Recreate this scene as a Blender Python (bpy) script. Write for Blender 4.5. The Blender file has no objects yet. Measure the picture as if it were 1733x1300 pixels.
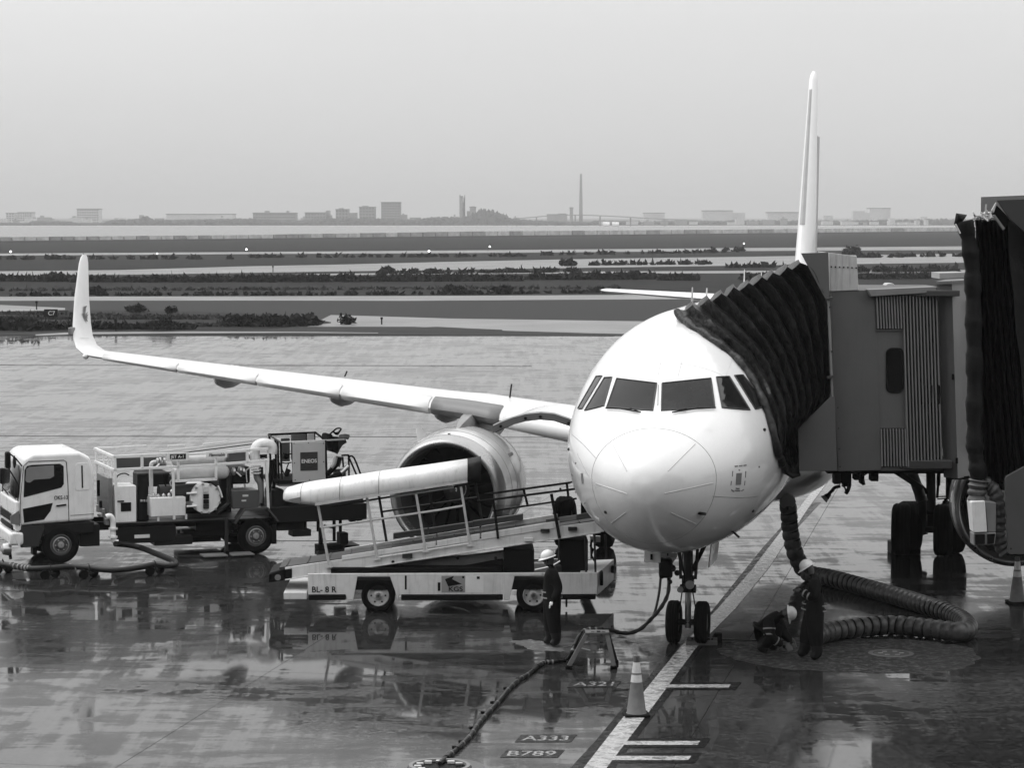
import bpy, bmesh, math, random
import numpy as np
from math import sin, cos, pi, radians, atan2, hypot, tan
from mathutils import Vector, Matrix
from mathutils.bvhtree import BVHTree
random.seed(7)
rng = np.random.default_rng(7)
SC = bpy.context.scene
COL = SC.collection
# ------------------------------------------------------------------ camera
FPX, CAMH, HORY = 4284.0, 7.55, 365.0          # focal length in photo pixels, eye height, horizon row
PITCH = math.atan((650 - HORY) / FPX)
cam = bpy.data.cameras.new('camera'); camo = bpy.data.objects.new('camera', cam); COL.objects.link(camo)
cam.sensor_width = 36.0; cam.lens = FPX / 1733 * 36.0; cam.clip_start = 0.5; cam.clip_end = 30000
camo.location = (0, 0, CAMH); camo.rotation_euler = (pi / 2 - PITCH, 0, 0)
SC.camera = camo
# ------------------------------------------------------------------ world: overcast sky, black and white like the photograph
W = bpy.data.worlds.new('World'); SC.world = W; W.use_nodes = True
nt = W.node_tree; nt.nodes.clear()
SUN_EL, SUN_ROT = radians(58), radians(-67)
sky = nt.nodes.new('ShaderNodeTexSky'); sky.sky_type = 'NISHITA'; sky.sun_disc = False
sky.sun_elevation = SUN_EL; sky.sun_rotation = SUN_ROT; sky.air_density = 2.0; sky.dust_density = 5.0
bw = nt.nodes.new('ShaderNodeRGBToBW'); nt.links.new(sky.outputs[0], bw.inputs[0])
b1 = nt.nodes.new('ShaderNodeBackground'); b1.inputs[1].default_value = 0.05; nt.links.new(bw.outputs[0], b1.inputs[0])
tc = nt.nodes.new('ShaderNodeTexCoord'); sx = nt.nodes.new('ShaderNodeSeparateXYZ'); nt.links.new(tc.outputs['Generated'], sx.inputs[0])
rp = nt.nodes.new('ShaderNodeValToRGB'); nt.links.new(sx.outputs['Z'], rp.inputs[0])
el = rp.color_ramp.elements
SKY = [(0.0, 0.52), (0.03, 0.55), (0.075, 0.55), (0.2, 0.69), (0.5, 1.0), (1.0, 1.25)]
el[0].position, el[0].color = SKY[0][0], (SKY[0][1],) * 3 + (1,)
el[1].position, el[1].color = SKY[-1][0], (SKY[-1][1],) * 3 + (1,)
for p_, v_ in SKY[1:-1]:
    e_ = el.new(p_); e_.color = (v_, v_, v_, 1)
cn = nt.nodes.new('ShaderNodeTexNoise'); cn.inputs['Scale'].default_value = 2.2; cn.inputs['Detail'].default_value = 5
mpn = nt.nodes.new('ShaderNodeMapping'); mpn.inputs['Scale'].default_value = (1, 1, 3.0)
nt.links.new(tc.outputs['Generated'], mpn.inputs[0]); nt.links.new(mpn.outputs[0], cn.inputs['Vector'])
mr = nt.nodes.new('ShaderNodeMapRange'); mr.inputs[1].default_value = .3; mr.inputs[2].default_value = .7; mr.inputs[3].default_value = .95; mr.inputs[4].default_value = 1.05
nt.links.new(cn.outputs[0], mr.inputs[0])
b2 = nt.nodes.new('ShaderNodeBackground'); nt.links.new(rp.outputs[0], b2.inputs[0]); nt.links.new(mr.outputs[0], b2.inputs[1])
ad = nt.nodes.new('ShaderNodeAddShader'); nt.links.new(b1.outputs[0], ad.inputs[0]); nt.links.new(b2.outputs[0], ad.inputs[1])
wo = nt.nodes.new('ShaderNodeOutputWorld'); nt.links.new(ad.outputs[0], wo.inputs[0])
sl = bpy.data.lights.new('sun', 'SUN'); sl.energy = 0.6; sl.angle = radians(25); sl.color = (1, 1, 1)
so = bpy.data.objects.new('sun', sl); COL.objects.link(so); so.rotation_euler = Vector((-.42, .18, .89)).to_track_quat('Z', 'Y').to_euler()
# exposure / view
SC.view_settings.view_transform = 'Standard'; SC.view_settings.look = 'None'
SC.view_settings.exposure = 0.30; SC.view_settings.gamma = 1.0; SC.view_settings.use_curve_mapping = False
SC.render.engine = 'CYCLES'
SC.cycles.use_denoising = True
SC.cycles.max_bounces = 8; SC.cycles.volume_bounces = 0; SC.cycles.use_adaptive_sampling = True
# ------------------------------------------------------------------ picture point -> place
def ray(px, py):
    v = 650 - py
    return Vector((px - 866.5, FPX * cos(PITCH) + v * sin(PITCH), -FPX * sin(PITCH) + v * cos(PITCH)))
def G(px, py, z=0.0):
    d = ray(px, py); t = (z - CAMH) / d.z
    return Vector((d.x * t, d.y * t, z))
def P(px, py, Y):
    d = ray(px, py); t = Y / d.y
    return Vector((d.x * t, Y, CAMH + d.z * t))
class Frame:                                    # a thing's own axes: origin on the ground, turned by ang
    def __init__(s, o, ang):
        s.o = Vector((o[0], o[1], 0)); s.a = ang
        s.u = Vector((cos(ang), sin(ang), 0)); s.v = Vector((-sin(ang), cos(ang), 0))
    def on(s, px, py, off=0.0):                 # point at depth off behind the near side
        d = ray(px, py); c = Vector((0, 0, CAMH)) - s.o
        t = (off - c.dot(s.v)) / d.dot(s.v); X = c + d * t
        return Vector((X.dot(s.u), off, X.z))
    def gr(s, px, py, z=0.0):
        X = G(px, py, z) - s.o; return Vector((X.dot(s.u), X.dot(s.v), z))
    def w2l(s, p):
        X = Vector(p) - s.o; return Vector((X.dot(s.u), X.dot(s.v), X.z))
    def l2w(s, p):
        return s.o + s.u * p[0] + s.v * p[1] + Vector((0, 0, p[2]))
# ------------------------------------------------------------------ materials
MATS = {}
def N(t, k, **kw):
    n = t.nodes.new(k)
    for a, b in kw.items(): n.inputs[a.replace('_', ' ')].default_value = b
    return n
def mat(name, val, rough=.5, metal=0.0, coat=0.0, dirt=.12, scale=3.0, bump=0.0, bscale=40.0, emit=0.0, streak=0.0, spec=.5):
    if name in MATS: return MATS[name]
    m = bpy.data.materials.new(name); m.use_nodes = True; t = m.node_tree
    b = t.nodes['Principled BSDF']
    b.inputs['Metallic'].default_value = metal; b.inputs['Specular IOR Level'].default_value = spec
    b.inputs['Coat Weight'].default_value = coat; b.inputs['Coat Roughness'].default_value = .06
    g = t.nodes.new('ShaderNodeNewGeometry')
    n = N(t, 'ShaderNodeTexNoise', Scale=scale, Detail=6.0, Roughness=.62); t.links.new(g.outputs['Position'], n.inputs['Vector'])
    r = N(t, 'ShaderNodeMapRange'); r.inputs[1].default_value = .3; r.inputs[2].default_value = .7
    r.inputs[3].default_value = val * (1 - dirt); r.inputs[4].default_value = val * (1 + dirt * .6); t.links.new(n.outputs[0], r.inputs[0])
    src = r.outputs[0]
    if streak:
        mp = t.nodes.new('ShaderNodeMapping'); mp.inputs['Scale'].default_value = (9, 9, .7); t.links.new(g.outputs['Position'], mp.inputs[0])
        n2 = N(t, 'ShaderNodeTexNoise', Scale=1.6, Detail=5.0, Roughness=.7); t.links.new(mp.outputs[0], n2.inputs['Vector'])
        r2 = N(t, 'ShaderNodeMapRange'); r2.inputs[1].default_value = .52; r2.inputs[2].default_value = .75; r2.inputs[3].default_value = 1.0; r2.inputs[4].default_value = 1 - streak
        t.links.new(n2.outputs[0], r2.inputs[0])
        mm = t.nodes.new('ShaderNodeMath'); mm.operation = 'MULTIPLY'; t.links.new(src, mm.inputs[0]); t.links.new(r2.outputs[0], mm.inputs[1]); src = mm.outputs[0]
    t.links.new(src, b.inputs['Base Color'])
    rr = N(t, 'ShaderNodeMapRange'); rr.inputs[3].default_value = max(.02, rough * .8); rr.inputs[4].default_value = min(1, rough * 1.25)
    t.links.new(n.outputs[0], rr.inputs[0]); t.links.new(rr.outputs[0], b.inputs['Roughness'])
    if bump:
        n3 = N(t, 'ShaderNodeTexNoise', Scale=bscale, Detail=4.0); t.links.new(g.outputs['Position'], n3.inputs['Vector'])
        bp = N(t, 'ShaderNodeBump', Strength=bump, Distance=.02 if bump < .95 else .05); t.links.new(n3.outputs[0], bp.inputs['Height']); t.links.new(bp.outputs[0], b.inputs['Normal'])
    if emit:
        b.inputs['Emission Color'].default_value = (1, 1, 1, 1); b.inputs['Emission Strength'].default_value = emit
    MATS[name] = m; return m
WHITE = mat('white_paint', .72, .22, coat=.5, dirt=.05, scale=.8, streak=.04)
WING = mat('wing_grey_paint', .60, .35, coat=.2, dirt=.08, scale=1.5)
DARKW = mat('bare_wing_grey', .12, .4, dirt=.15)
TRUCKW = mat('truck_white_paint', .74, .28, coat=.35, dirt=.1, scale=3, streak=.12)
LOADW = mat('loader_white_paint', .62, .4, coat=.1, dirt=.14, scale=4, streak=.3)
CREAM = mat('pale_grey_sheet', .5, .5, dirt=.12, scale=5, streak=.25)
METAL = mat('bare_metal', .5, .32, metal=.9, dirt=.15, scale=6)
DMETAL = mat('dark_steel', .022, .5, spec=.25, dirt=.3, scale=8)
BLACK = mat('black_paint', .004, .6, spec=.12, dirt=.3, scale=8)
RUBBER = mat('tyre_rubber', .004, .75, spec=.07, dirt=.3, scale=10, bump=.15, bscale=60)
GLASS = mat('dark_glass', .012, .06, dirt=.1)
BRIDGE = mat('bridge_grey_paint', .088, .5, spec=.3, dirt=.08, scale=2, streak=.1)
BRIDGE2 = mat('bridge_dark_grey', .03, .55, dirt=.1)
FABRIC = mat('black_canopy_fabric', .018, .42, spec=.26, dirt=.5, scale=6, bump=1.0, bscale=7)
FABT = mat('canopy_skylit_fabric', .05, .5, dirt=.2, scale=6)  # same canopy fabric, paler for tops lit by the sky; no face carries it
HOSEG = mat('grey_hose_fabric', .065, .4, spec=.4, dirt=.6, scale=9, bump=.3, bscale=25)
CABLE = mat('black_cable', .008, .45, spec=.3, dirt=.4, scale=14)
CLOTH = mat('dark_navy_cloth', .007, .85, spec=.15, dirt=.4, scale=12, bump=.4, bscale=30)
SKIN = mat('skin', .06, .5, dirt=.1)
REFL = mat('reflective_band', .28, .4, dirt=.2)
HELM = mat('helmet_white', .72, .25, coat=.4, dirt=.08)
GREYP = mat('mid_grey_paint', .17, .45, dirt=.15, scale=5)
CONEM = mat('cone_plastic', .13, .45, dirt=.25, scale=9)
CONEW = mat('cone_white_band', .6, .35, dirt=.2, scale=9)
LEADW = mat('radome_grey', .55, .4, dirt=.05)
# ------------------------------------------------------------------ mesh builder
class MB:
    def __init__(s): s.v = []; s.f = []; s.mi = []
    def add(s, vs, fs, mi=0):
        b = len(s.v); s.v += [tuple(x) for x in vs]; s.f += [tuple(i + b for i in f) for f in fs]; s.mi += [mi] * len(fs); return s
    def box(s, x0, x1, y0, y1, z0, z1, mi=0):
        x0, x1 = min(x0, x1), max(x0, x1); y0, y1 = min(y0, y1), max(y0, y1); z0, z1 = min(z0, z1), max(z0, z1)
        vs = [(x, y, z) for z in (z0, z1) for x, y in ((x0, y0), (x1, y0), (x1, y1), (x0, y1))]
        return s.add(vs, [(3, 2, 1, 0), (4, 5, 6, 7), (0, 1, 5, 4), (1, 2, 6, 5), (2, 3, 7, 6), (3, 0, 4, 7)], mi)
    def loft(s, rings, cap=True, closed=True, mi=0):
        n = len(rings[0]); b = len(s.v)
        for r in rings: s.v += [tuple(p) for p in r]
        m = n if closed else n - 1
        for i in range(len(rings) - 1):
            for j in range(m):
                k = (j + 1) % n
                s.f.append((b + i * n + j, b + i * n + k, b + (i + 1) * n + k, b + (i + 1) * n + j)); s.mi.append(mi)
        if cap and closed:
            s.f.append(tuple(b + j for j in range(n))[::-1]); s.mi.append(mi)
            s.f.append(tuple(b + (len(rings) - 1) * n + j for j in range(n))); s.mi.append(mi)
        return s
    def tube(s, path, r, n=8, cap=True, mi=0):
        path = [Vector(p) for p in path]; rs = r if isinstance(r, (list, tuple)) else [r] * len(path)
        rings = []; up = None
        for i, p in enumerate(path):
            a = path[max(i - 1, 0)]; c = path[min(i + 1, len(path) - 1)]; t = (c - a).normalized()
            if up is None:
                up = Vector((0, 0, 1)) if abs(t.z) < .9 else Vector((1, 0, 0))
            sd = t.cross(up)
            if sd.length < 1e-4: sd = t.cross(Vector((0, 1, 0)))
            sd.normalize(); up = sd.cross(t).normalized()
            rings.append([p + (sd * cos(2 * pi * k / n) + up * sin(2 * pi * k / n)) * rs[i] for k in range(n)])
        return s.loft(rings, cap, mi=mi)
    def cyl(s, p, q, r, n=16, r2=None, mi=0): return s.tube([p, q], [r, r if r2 is None else r2], n, mi=mi)
    def bar(s, p, q, w, h=None, mi=0):          # square bar; w across (y), h in plane
        h = h or w; p = Vector(p); q = Vector(q); t = (q - p).normalized()
        side = Vector((0, 1, 0)) if abs(t.y) < .9 else Vector((1, 0, 0))
        up = t.cross(side).normalized(); side = up.cross(t).normalized()
        R = [[c + side * (a * w / 2) + up * (b * h / 2) for a, b in ((-1, -1), (1, -1), (1, 1), (-1, 1))] for c in (p, q)]
        return s.loft(R, True, mi=mi)
    def prism(s, poly, y0, y1, mi=0):           # poly of (x,z)
        return s.loft([[(p[0], y0, p[-1]) for p in poly], [(p[0], y1, p[-1]) for p in poly]], True, mi=mi)
    def lathe(s, prof, n=32, axis='y', c=(0, 0, 0), cap=False, mi=0):    # prof of (along, radius)
        rings = []
        for a, r in prof:
            ring = []
            for k in range(n):
                t = 2 * pi * k / n; u, w = r * cos(t), r * sin(t)
                q = {'y': (u, a, w), 'x': (a, u, w), 'z': (u, w, a)}[axis]
                ring.append((q[0] + c[0], q[1] + c[1], q[2] + c[2]))
            rings.append(ring)
        return s.loft(rings, cap, mi=mi)
    def mesh(s, name, m, ang=35):
        me = bpy.data.meshes.new(name); me.from_pydata(s.v, [], s.f)
        for q in (m if isinstance(m, (list, tuple)) else [m]): me.materials.append(q)
        if any(s.mi): me.polygons.foreach_set('material_index', s.mi)
        bm = bmesh.new(); bm.from_mesh(me); bmesh.ops.recalc_face_normals(bm, faces=bm.faces); bm.to_mesh(me); bm.free()
        me.polygons.foreach_set('use_smooth', [True] * len(me.polygons))
        me.set_sharp_from_angle(angle=radians(ang)); me.update(); return me
    def build(s, name, m, parent=None, bevel=0.0, ang=35, loc=None, seg=2):
        o = bpy.data.objects.new(name, s.mesh(name, m, ang)); COL.objects.link(o)
        if parent is not None: o.parent = parent
        if loc is not None: o.location = loc
        if bevel:
            bv = o.modifiers.new('bevel', 'BEVEL'); bv.width = bevel; bv.segments = seg; bv.limit_method = 'ANGLE'; bv.angle_limit = radians(30)
        return o
def tag(o, label=None, cat=None, group=None, kind=None):
    if label: o['label'] = label
    if cat: o['category'] = cat
    if group: o['group'] = group
    if kind: o['kind'] = kind
    return o
def empty(name, loc, rz=0.0, label=None, cat=None, group=None):
    o = bpy.data.objects.new(name, None); COL.objects.link(o); o.location = loc; o.rotation_euler = (0, 0, rz); o.empty_display_size = .3
    return tag(o, label, cat, group)
def link(name, me, parent=None, loc=(0, 0, 0), rot=(0, 0, 0), scale=None):
    o = bpy.data.objects.new(name, me); COL.objects.link(o)
    if parent is not None: o.parent = parent
    o.location = loc; o.rotation_euler = rot
    if scale: o.scale = scale
    return o
def copy_tree(o, parent=None):
    c = o.copy(); COL.objects.link(c)
    if parent is not None: c.parent = parent
    for ch in list(o.children): copy_tree(ch, c)
    return c
FONT = None
def text(body, size, name, m, parent, loc, rot, depth=.003, sx=1.0, align='LEFT', shear=0.0):
    cu = bpy.data.curves.new(name, 'FONT'); cu.body = body; cu.size = size; cu.extrude = depth; cu.align_x = align; cu.shear = shear
    cu.offset = size * .012
    t = bpy.data.objects.new(name, cu); COL.objects.link(t)
    me = bpy.data.meshes.new_from_object(t.evaluated_get(bpy.context.evaluated_depsgraph_get())); bpy.data.objects.remove(t)
    me.materials.clear(); me.materials.append(m); me.name = name
    return link(name, me, parent, loc, rot, (sx, 1, 1))
def pchip(xs, ys, q):
    xs = np.array(xs, float); ys = np.array(ys, float); h = np.diff(xs); d = np.diff(ys) / h; m = np.zeros(len(xs)); m[0] = d[0]; m[-1] = d[-1]
    for i in range(1, len(xs) - 1):
        m[i] = 0 if d[i - 1] * d[i] <= 0 else (h[i - 1] + h[i]) * 3 / ((2 * h[i] + h[i - 1]) / d[i - 1] + (h[i] + 2 * h[i - 1]) / d[i])
    i = np.clip(np.searchsorted(xs, q) - 1, 0, len(h) - 1); t = (q - xs[i]) / h[i]
    return (2*t**3-3*t**2+1)*ys[i]+(t**3-2*t**2+t)*h[i]*m[i]+(-2*t**3+3*t**2)*ys[i+1]+(t**3-t**2)*h[i]*m[i+1]
def smooth_path(pts, k=6):
    pts = [Vector(p) for p in pts]; out = []
    for i in range(len(pts) - 1):
        p0 = pts[max(i - 1, 0)]; p1 = pts[i]; p2 = pts[i + 1]; p3 = pts[min(i + 2, len(pts) - 1)]
        for j in range(k):
            t = j / k
            out.append(.5 * ((2 * p1) + (p2 - p0) * t + (2 * p0 - 5 * p1 + 4 * p2 - p3) * t * t + (3 * p1 - p0 - 3 * p2 + p3) * t ** 3))
    out.append(pts[-1]); return out
PSI = 0.1894                                     # the stand's centreline turns this far to the right
PO = (3.03 - 5.07 * sin(PSI), 44.35 - 5.07 * cos(PSI))
FA = Frame(PO, -PSI)                             # airliner axes: x across, y aft from the nose tip, z up
# ================================================================== SETTING
def groundmat(name, lo, hi, wet_lo, wet_hi, puddle, rough_wet=.035, rough_dry=.22, bumps=.25, sc=1.0, spec=.5):
    m = bpy.data.materials.new(name); m.use_nodes = True; t = m.node_tree; b = t.nodes['Principled BSDF']
    g = t.nodes.new('ShaderNodeNewGeometry')
    big = N(t, 'ShaderNodeTexNoise', Scale=.16 * sc, Detail=5.0, Roughness=.55); t.links.new(g.outputs['Position'], big.inputs['Vector'])
    mp0 = t.nodes.new('ShaderNodeMapping'); mp0.inputs['Rotation'].default_value = (0, 0, PSI); mp0.inputs['Scale'].default_value = (.38, 1, 1); t.links.new(g.outputs['Position'], mp0.inputs[0])
    mid = N(t, 'ShaderNodeTexNoise', Scale=1.5 * sc, Detail=9.0, Roughness=.68, Distortion=.5); t.links.new(mp0.outputs[0], mid.inputs['Vector'])
    fine = N(t, 'ShaderNodeTexNoise', Scale=9.0, Detail=10.0, Roughness=.8); t.links.new(g.outputs['Position'], fine.inputs['Vector'])
    # tyre and broom streaks along the centreline
    mp = t.nodes.new('ShaderNodeMapping'); mp.inputs['Rotation'].default_value = (0, 0, PSI); mp.inputs['Scale'].default_value = (2.2, .12, 1); t.links.new(g.outputs['Position'], mp.inputs[0])
    st = N(t, 'ShaderNodeTexNoise', Scale=1.0, Detail=7.0, Roughness=.65); t.links.new(mp.outputs[0], st.inputs['Vector'])
    def mth(op, a, c, v=None):
        q = t.nodes.new('ShaderNodeMath'); q.operation = op
        for i, x in enumerate((a, c)):
            if isinstance(x, (int, float)): q.inputs[i].default_value = x
            else: t.links.new(x, q.inputs[i])
        return q.outputs[0]
    def mrange(x, a, c, d, e):
        q = N(t, 'ShaderNodeMapRange'); q.inputs[1].default_value = a; q.inputs[2].default_value = c; q.inputs[3].default_value = d; q.inputs[4].default_value = e; q.interpolation_type = 'SMOOTHSTEP'
        t.links.new(x, q.inputs[0]); return q.outputs[0]
    mix = mth('ADD', mth('MULTIPLY', big.outputs[0], .32), mth('ADD', mth('MULTIPLY', mid.outputs[0], .40), mth('MULTIPLY', st.outputs[0], .28)))
    wet = mrange(mix, puddle - .03, puddle + .03, 0, 1)            # 1 in standing water
    damp = mrange(mid.outputs[0], .38, .62, 0, 1)
    # darker, less glossy band of the stand where aircraft noses and vehicles park with a ragged outline
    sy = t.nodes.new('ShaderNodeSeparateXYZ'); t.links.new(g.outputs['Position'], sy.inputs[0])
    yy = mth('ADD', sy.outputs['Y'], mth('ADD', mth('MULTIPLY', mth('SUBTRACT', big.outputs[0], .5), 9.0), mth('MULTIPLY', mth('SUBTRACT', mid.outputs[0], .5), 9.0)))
    dark_band = mth('MULTIPLY', mrange(yy, 38.5, 43.0, 0, 1), mrange(yy, 56.0, 59.0, 1, 0))
    dark_band = mth('MULTIPLY', dark_band, mth('SUBTRACT', 1.0, mth('MULTIPLY', wet, .55)))
    # broom finish across the slabs and rain-stippled film
    mp2 = t.nodes.new('ShaderNodeMapping'); mp2.inputs['Rotation'].default_value = (0, 0, PSI); mp2.inputs['Scale'].default_value = (.5, 5.0, 1); t.links.new(g.outputs['Position'], mp2.inputs[0])
    br = N(t, 'ShaderNodeTexNoise', Scale=1.4, Detail=6.0, Roughness=.7); t.links.new(mp2.outputs[0], br.inputs['Vector'])
    col = mth('MULTIPLY', mrange(fine.outputs[0], .3, .7, lo, hi), mrange(mid.outputs[0], .3, .7, .65, 1.25))
    col = mth('MULTIPLY', col, mrange(st.outputs[0], .3, .7, .75, 1.2))
    col = mth('MULTIPLY', col, mrange(br.outputs[0], .3, .7, .85, 1.12))
    col = mth('MULTIPLY', col, mth('MULTIPLY', mrange(wet, 0, 1, 1.0, .55), mrange(dark_band, 0, 1, 1.0, .45))); t.links.new(col, b.inputs['Base Color'])
    dr = mth('MULTIPLY', mrange(damp, 0, 1, rough_dry, rough_dry * .45), mrange(br.outputs[0], .35, .65, .93, 1.08))
    dr = mth('ADD', dr, mrange(fine.outputs[0], .35, .65, -.05, .09))
    rg = t.nodes.new('ShaderNodeMix'); t.links.new(wet, rg.inputs[0]); t.links.new(dr, rg.inputs[2]); rg.inputs[3].default_value = rough_wet
    t.links.new(rg.outputs[0], b.inputs['Roughness'])
    b.inputs['IOR'].default_value = 1.33
    sp = mth('MULTIPLY', mth('MULTIPLY', mrange(wet, 0, 1, .095, .30), mrange(st.outputs[0], .35, .65, .94, 1.05)), mrange(dark_band, 0, 1, 1.0, .30)); t.links.new(sp, b.inputs['Specular IOR Level'])
    hm = mth('ADD', mth('MULTIPLY', fine.outputs[0], .0022), mth('ADD', mth('MULTIPLY', mid.outputs[0], .0010), mth('MULTIPLY', br.outputs[0], .0006)))
    bs = mrange(wet, 0, 1, bumps, bumps * .10)
    bp = N(t, 'ShaderNodeBump', Distance=1.0); t.links.new(hm, bp.inputs['Height']); t.links.new(bs, bp.inputs['Strength']); t.links.new(bp.outputs[0], b.inputs['Normal'])
    MATS[name] = m; return m
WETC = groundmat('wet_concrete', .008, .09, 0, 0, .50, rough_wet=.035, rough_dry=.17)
PAVE = mat('pale_wet_pavement', .17, .55, dirt=.4, scale=.12, spec=.22)
WETA = groundmat('wet_asphalt', .025, .045, 0, 0, .56, rough_dry=.5)
SOIL = mat('joint_sealant', .02, .5)
def sheet(name, x0, x1, y0, y1, z, m, nx=1, ny=1, frame=None):
    b = MB(); vs = []; fs = []
    for j in range(ny + 1):
        for i in range(nx + 1):
            p = (x0 + (x1 - x0) * i / nx, y0 + (y1 - y0) * j / ny, z)
            vs.append(frame.l2w(p) if frame else p)
    for j in range(ny):
        for i in range(nx): a = j * (nx + 1) + i; fs.append((a, a + 1, a + nx + 2, a + nx + 1))
    b.add(vs, fs); return b.build(name, m)
YW = lambda row: FPX * CAMH / (row - HORY)        # distance of ground seen in a row of the photo
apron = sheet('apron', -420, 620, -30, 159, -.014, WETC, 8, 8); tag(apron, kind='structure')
# concrete slabs with real joints, laid along the stand's centreline
JS = mat('joint_filler', .02, .9, spec=.1)
js_ = sheet('joint_base', -13, 14, 24, 104, -.011, JS); js_.parent = apron
SL = 7.5; slab_me = {}
gap = .010
for iy in range(-1, 15):
    for ix in range(-8, 9):
        cx, cy = (ix + .5) * SL + 1.1, (iy + .5) * SL - 14.0
        wp = FA.l2w((cx, cy, 0))
        if wp.y < 14 or wp.y > 122: continue
        px = 866 + FPX * wp.x / max(wp.y, 1)
        if abs(wp.x) > 12 + wp.y * .26: continue
        if 'a' not in slab_me:
            h = SL / 2 - gap / 2; b = MB()
            b.add([(-h, -h, -.014), (h, -h, -.014), (h, h, -.014), (-h, h, -.014), (-h, -h, 0), (h, -h, 0), (h, h, 0), (-h, h, 0)],
                  [(0, 1, 5, 4), (1, 2, 6, 5), (2, 3, 7, 6), (3, 0, 4, 7), (4, 5, 6, 7)])
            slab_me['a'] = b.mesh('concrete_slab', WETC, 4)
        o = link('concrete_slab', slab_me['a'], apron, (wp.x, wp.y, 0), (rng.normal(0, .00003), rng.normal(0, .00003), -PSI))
# far ground: one big sheet, with strips of grass, taxiway and runway above it
GRASS = mat('wet_grass', .016, .95, spec=.05, dirt=.75, scale=.16, bump=.8, bscale=3)
GRASSD = mat('dark_grass', .016, .95, spec=.08, dirt=.5, scale=.9, bump=.8, bscale=3)
wl_ = [(-1500, 426), (-120, 410.5), (0, 409.2), (400, 405.3), (800, 400.5), (1200, 396.5), (1640, 391.8), (1800, 390.5), (2600, 386)]
lb_ = MB(); far_ = [G(x, y, -.03) + Vector((0, 2.0, 0)) for x, y in wl_]; near_ = [Vector((q.x, 158.5, -.03)) for q in far_]
lb_.add(near_ + far_, [(i, i + 1, len(far_) + i + 1, len(far_) + i) for i in range(len(far_) - 1)]); land = lb_.build('ground', GRASS); tag(land, kind='structure')
def strip(name, edges_near, edges_far, m, z, kind='structure'):
    """edges: list of (px, row) along the near and the far border, turned into ground points"""
    ex = lambda q: ([(q[0][0] - 1500, q[0][1] - (q[1][1] - q[0][1]) / (q[1][0] - q[0][0]) * 1500)] if q[0][0] == -200 else []) + list(q) + ([(q[-1][0] + 1500, q[-1][1] + (q[-1][1] - q[-2][1]) / (q[-1][0] - q[-2][0]) * 1500)] if q[-1][0] == 2000 else [])
    edges_near, edges_far = ex(edges_near), ex(edges_far)
    b = MB(); n = len(edges_near); vs = [G(x, y, z) for x, y in edges_near] + [G(x, y, z) for x, y in edges_far]
    b.add(vs, [(i, i + 1, n + i + 1, n + i) for i in range(n - 1)]); o = b.build(name, m); return tag(o, kind=kind)
X3 = (-200, 0, 400, 800, 1200, 1600, 2000)
def E_(vals): return list(zip(X3, vals))
# asphalt shoulder and the dark taxiway
DRYA = mat('rough_asphalt', .022, .95, spec=.12, dirt=.25, scale=.3)
strip('taxiway', E_([568, 566.5, 565, 567, 568, 570, 572]), E_([502, 502, 501.5, 500.5, 498, 495, 492]), DRYA, -.022)
strip('taxiway', [(-200, 510), (0, 509), (400, 508.5), (700, 509), (1000, 507), (1600, 504), (2000, 500)], E_([502, 502, 501.5, 500.5, 498, 495, 492]), PAVE, -.016)
strip('wet_pavement', [(520, 553), (700, 553), (860, 560), (1000, 564), (1100, 566)], [(560, 533), (600, 534), (760, 539), (900, 541), (1180, 545)], PAVE, -.016)
strip('wet_pavement', [(-200, 530), (0, 529.5), (110, 528)], [(-200, 515), (0, 516), (110, 521)], PAVE, -.016)
strip('wet_pavement', [(60, 568), (120, 566), (300, 564), (500, 563), (640, 564)], [(60, 566), (120, 562.5), (300, 561), (500, 561.5), (640, 563)], PAVE, -.018)
DRIP = strip('dry_patch', [(560, 562), (640, 561), (700, 561), (800, 561.5), (850, 560)], [(600, 556), (680, 555), (740, 553), (800, 556), (850, 558)], DRYA, -.012)
strip('verge', [(-200, 566), (0, 562), (120, 560), (300, 559), (430, 558), (520, 551), (560, 547)], [(-200, 527), (0, 527), (120, 524.5), (300, 527), (430, 530), (520, 538), (560, 545)], GRASSD, -.010)
strip('taxiway', [(-200, 468), (0, 466), (200, 465), (400, 462), (600, 459), (800, 456), (1000, 453), (1500, 446), (2000, 440)],
      [(-200, 459), (0, 459), (200, 457), (400, 451), (600, 447), (800, 442), (1000, 438), (1500, 431), (2000, 424)], PAVE, -.016)
strip('taxiway', [(500, 466), (700, 464.5), (900, 463), (1200, 462.5), (1700, 461), (2000, 460)], [(500, 464), (700, 461.5), (900, 460), (1200, 458.5), (1700, 456.5), (2000, 455)], PAVE, -.012)
strip('runway', E_([433.5, 432.5, 430, 428, 425, 423, 420]), E_([430, 429, 426.5, 423.5, 420, 417, 414]), PAVE, -.016)
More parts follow.
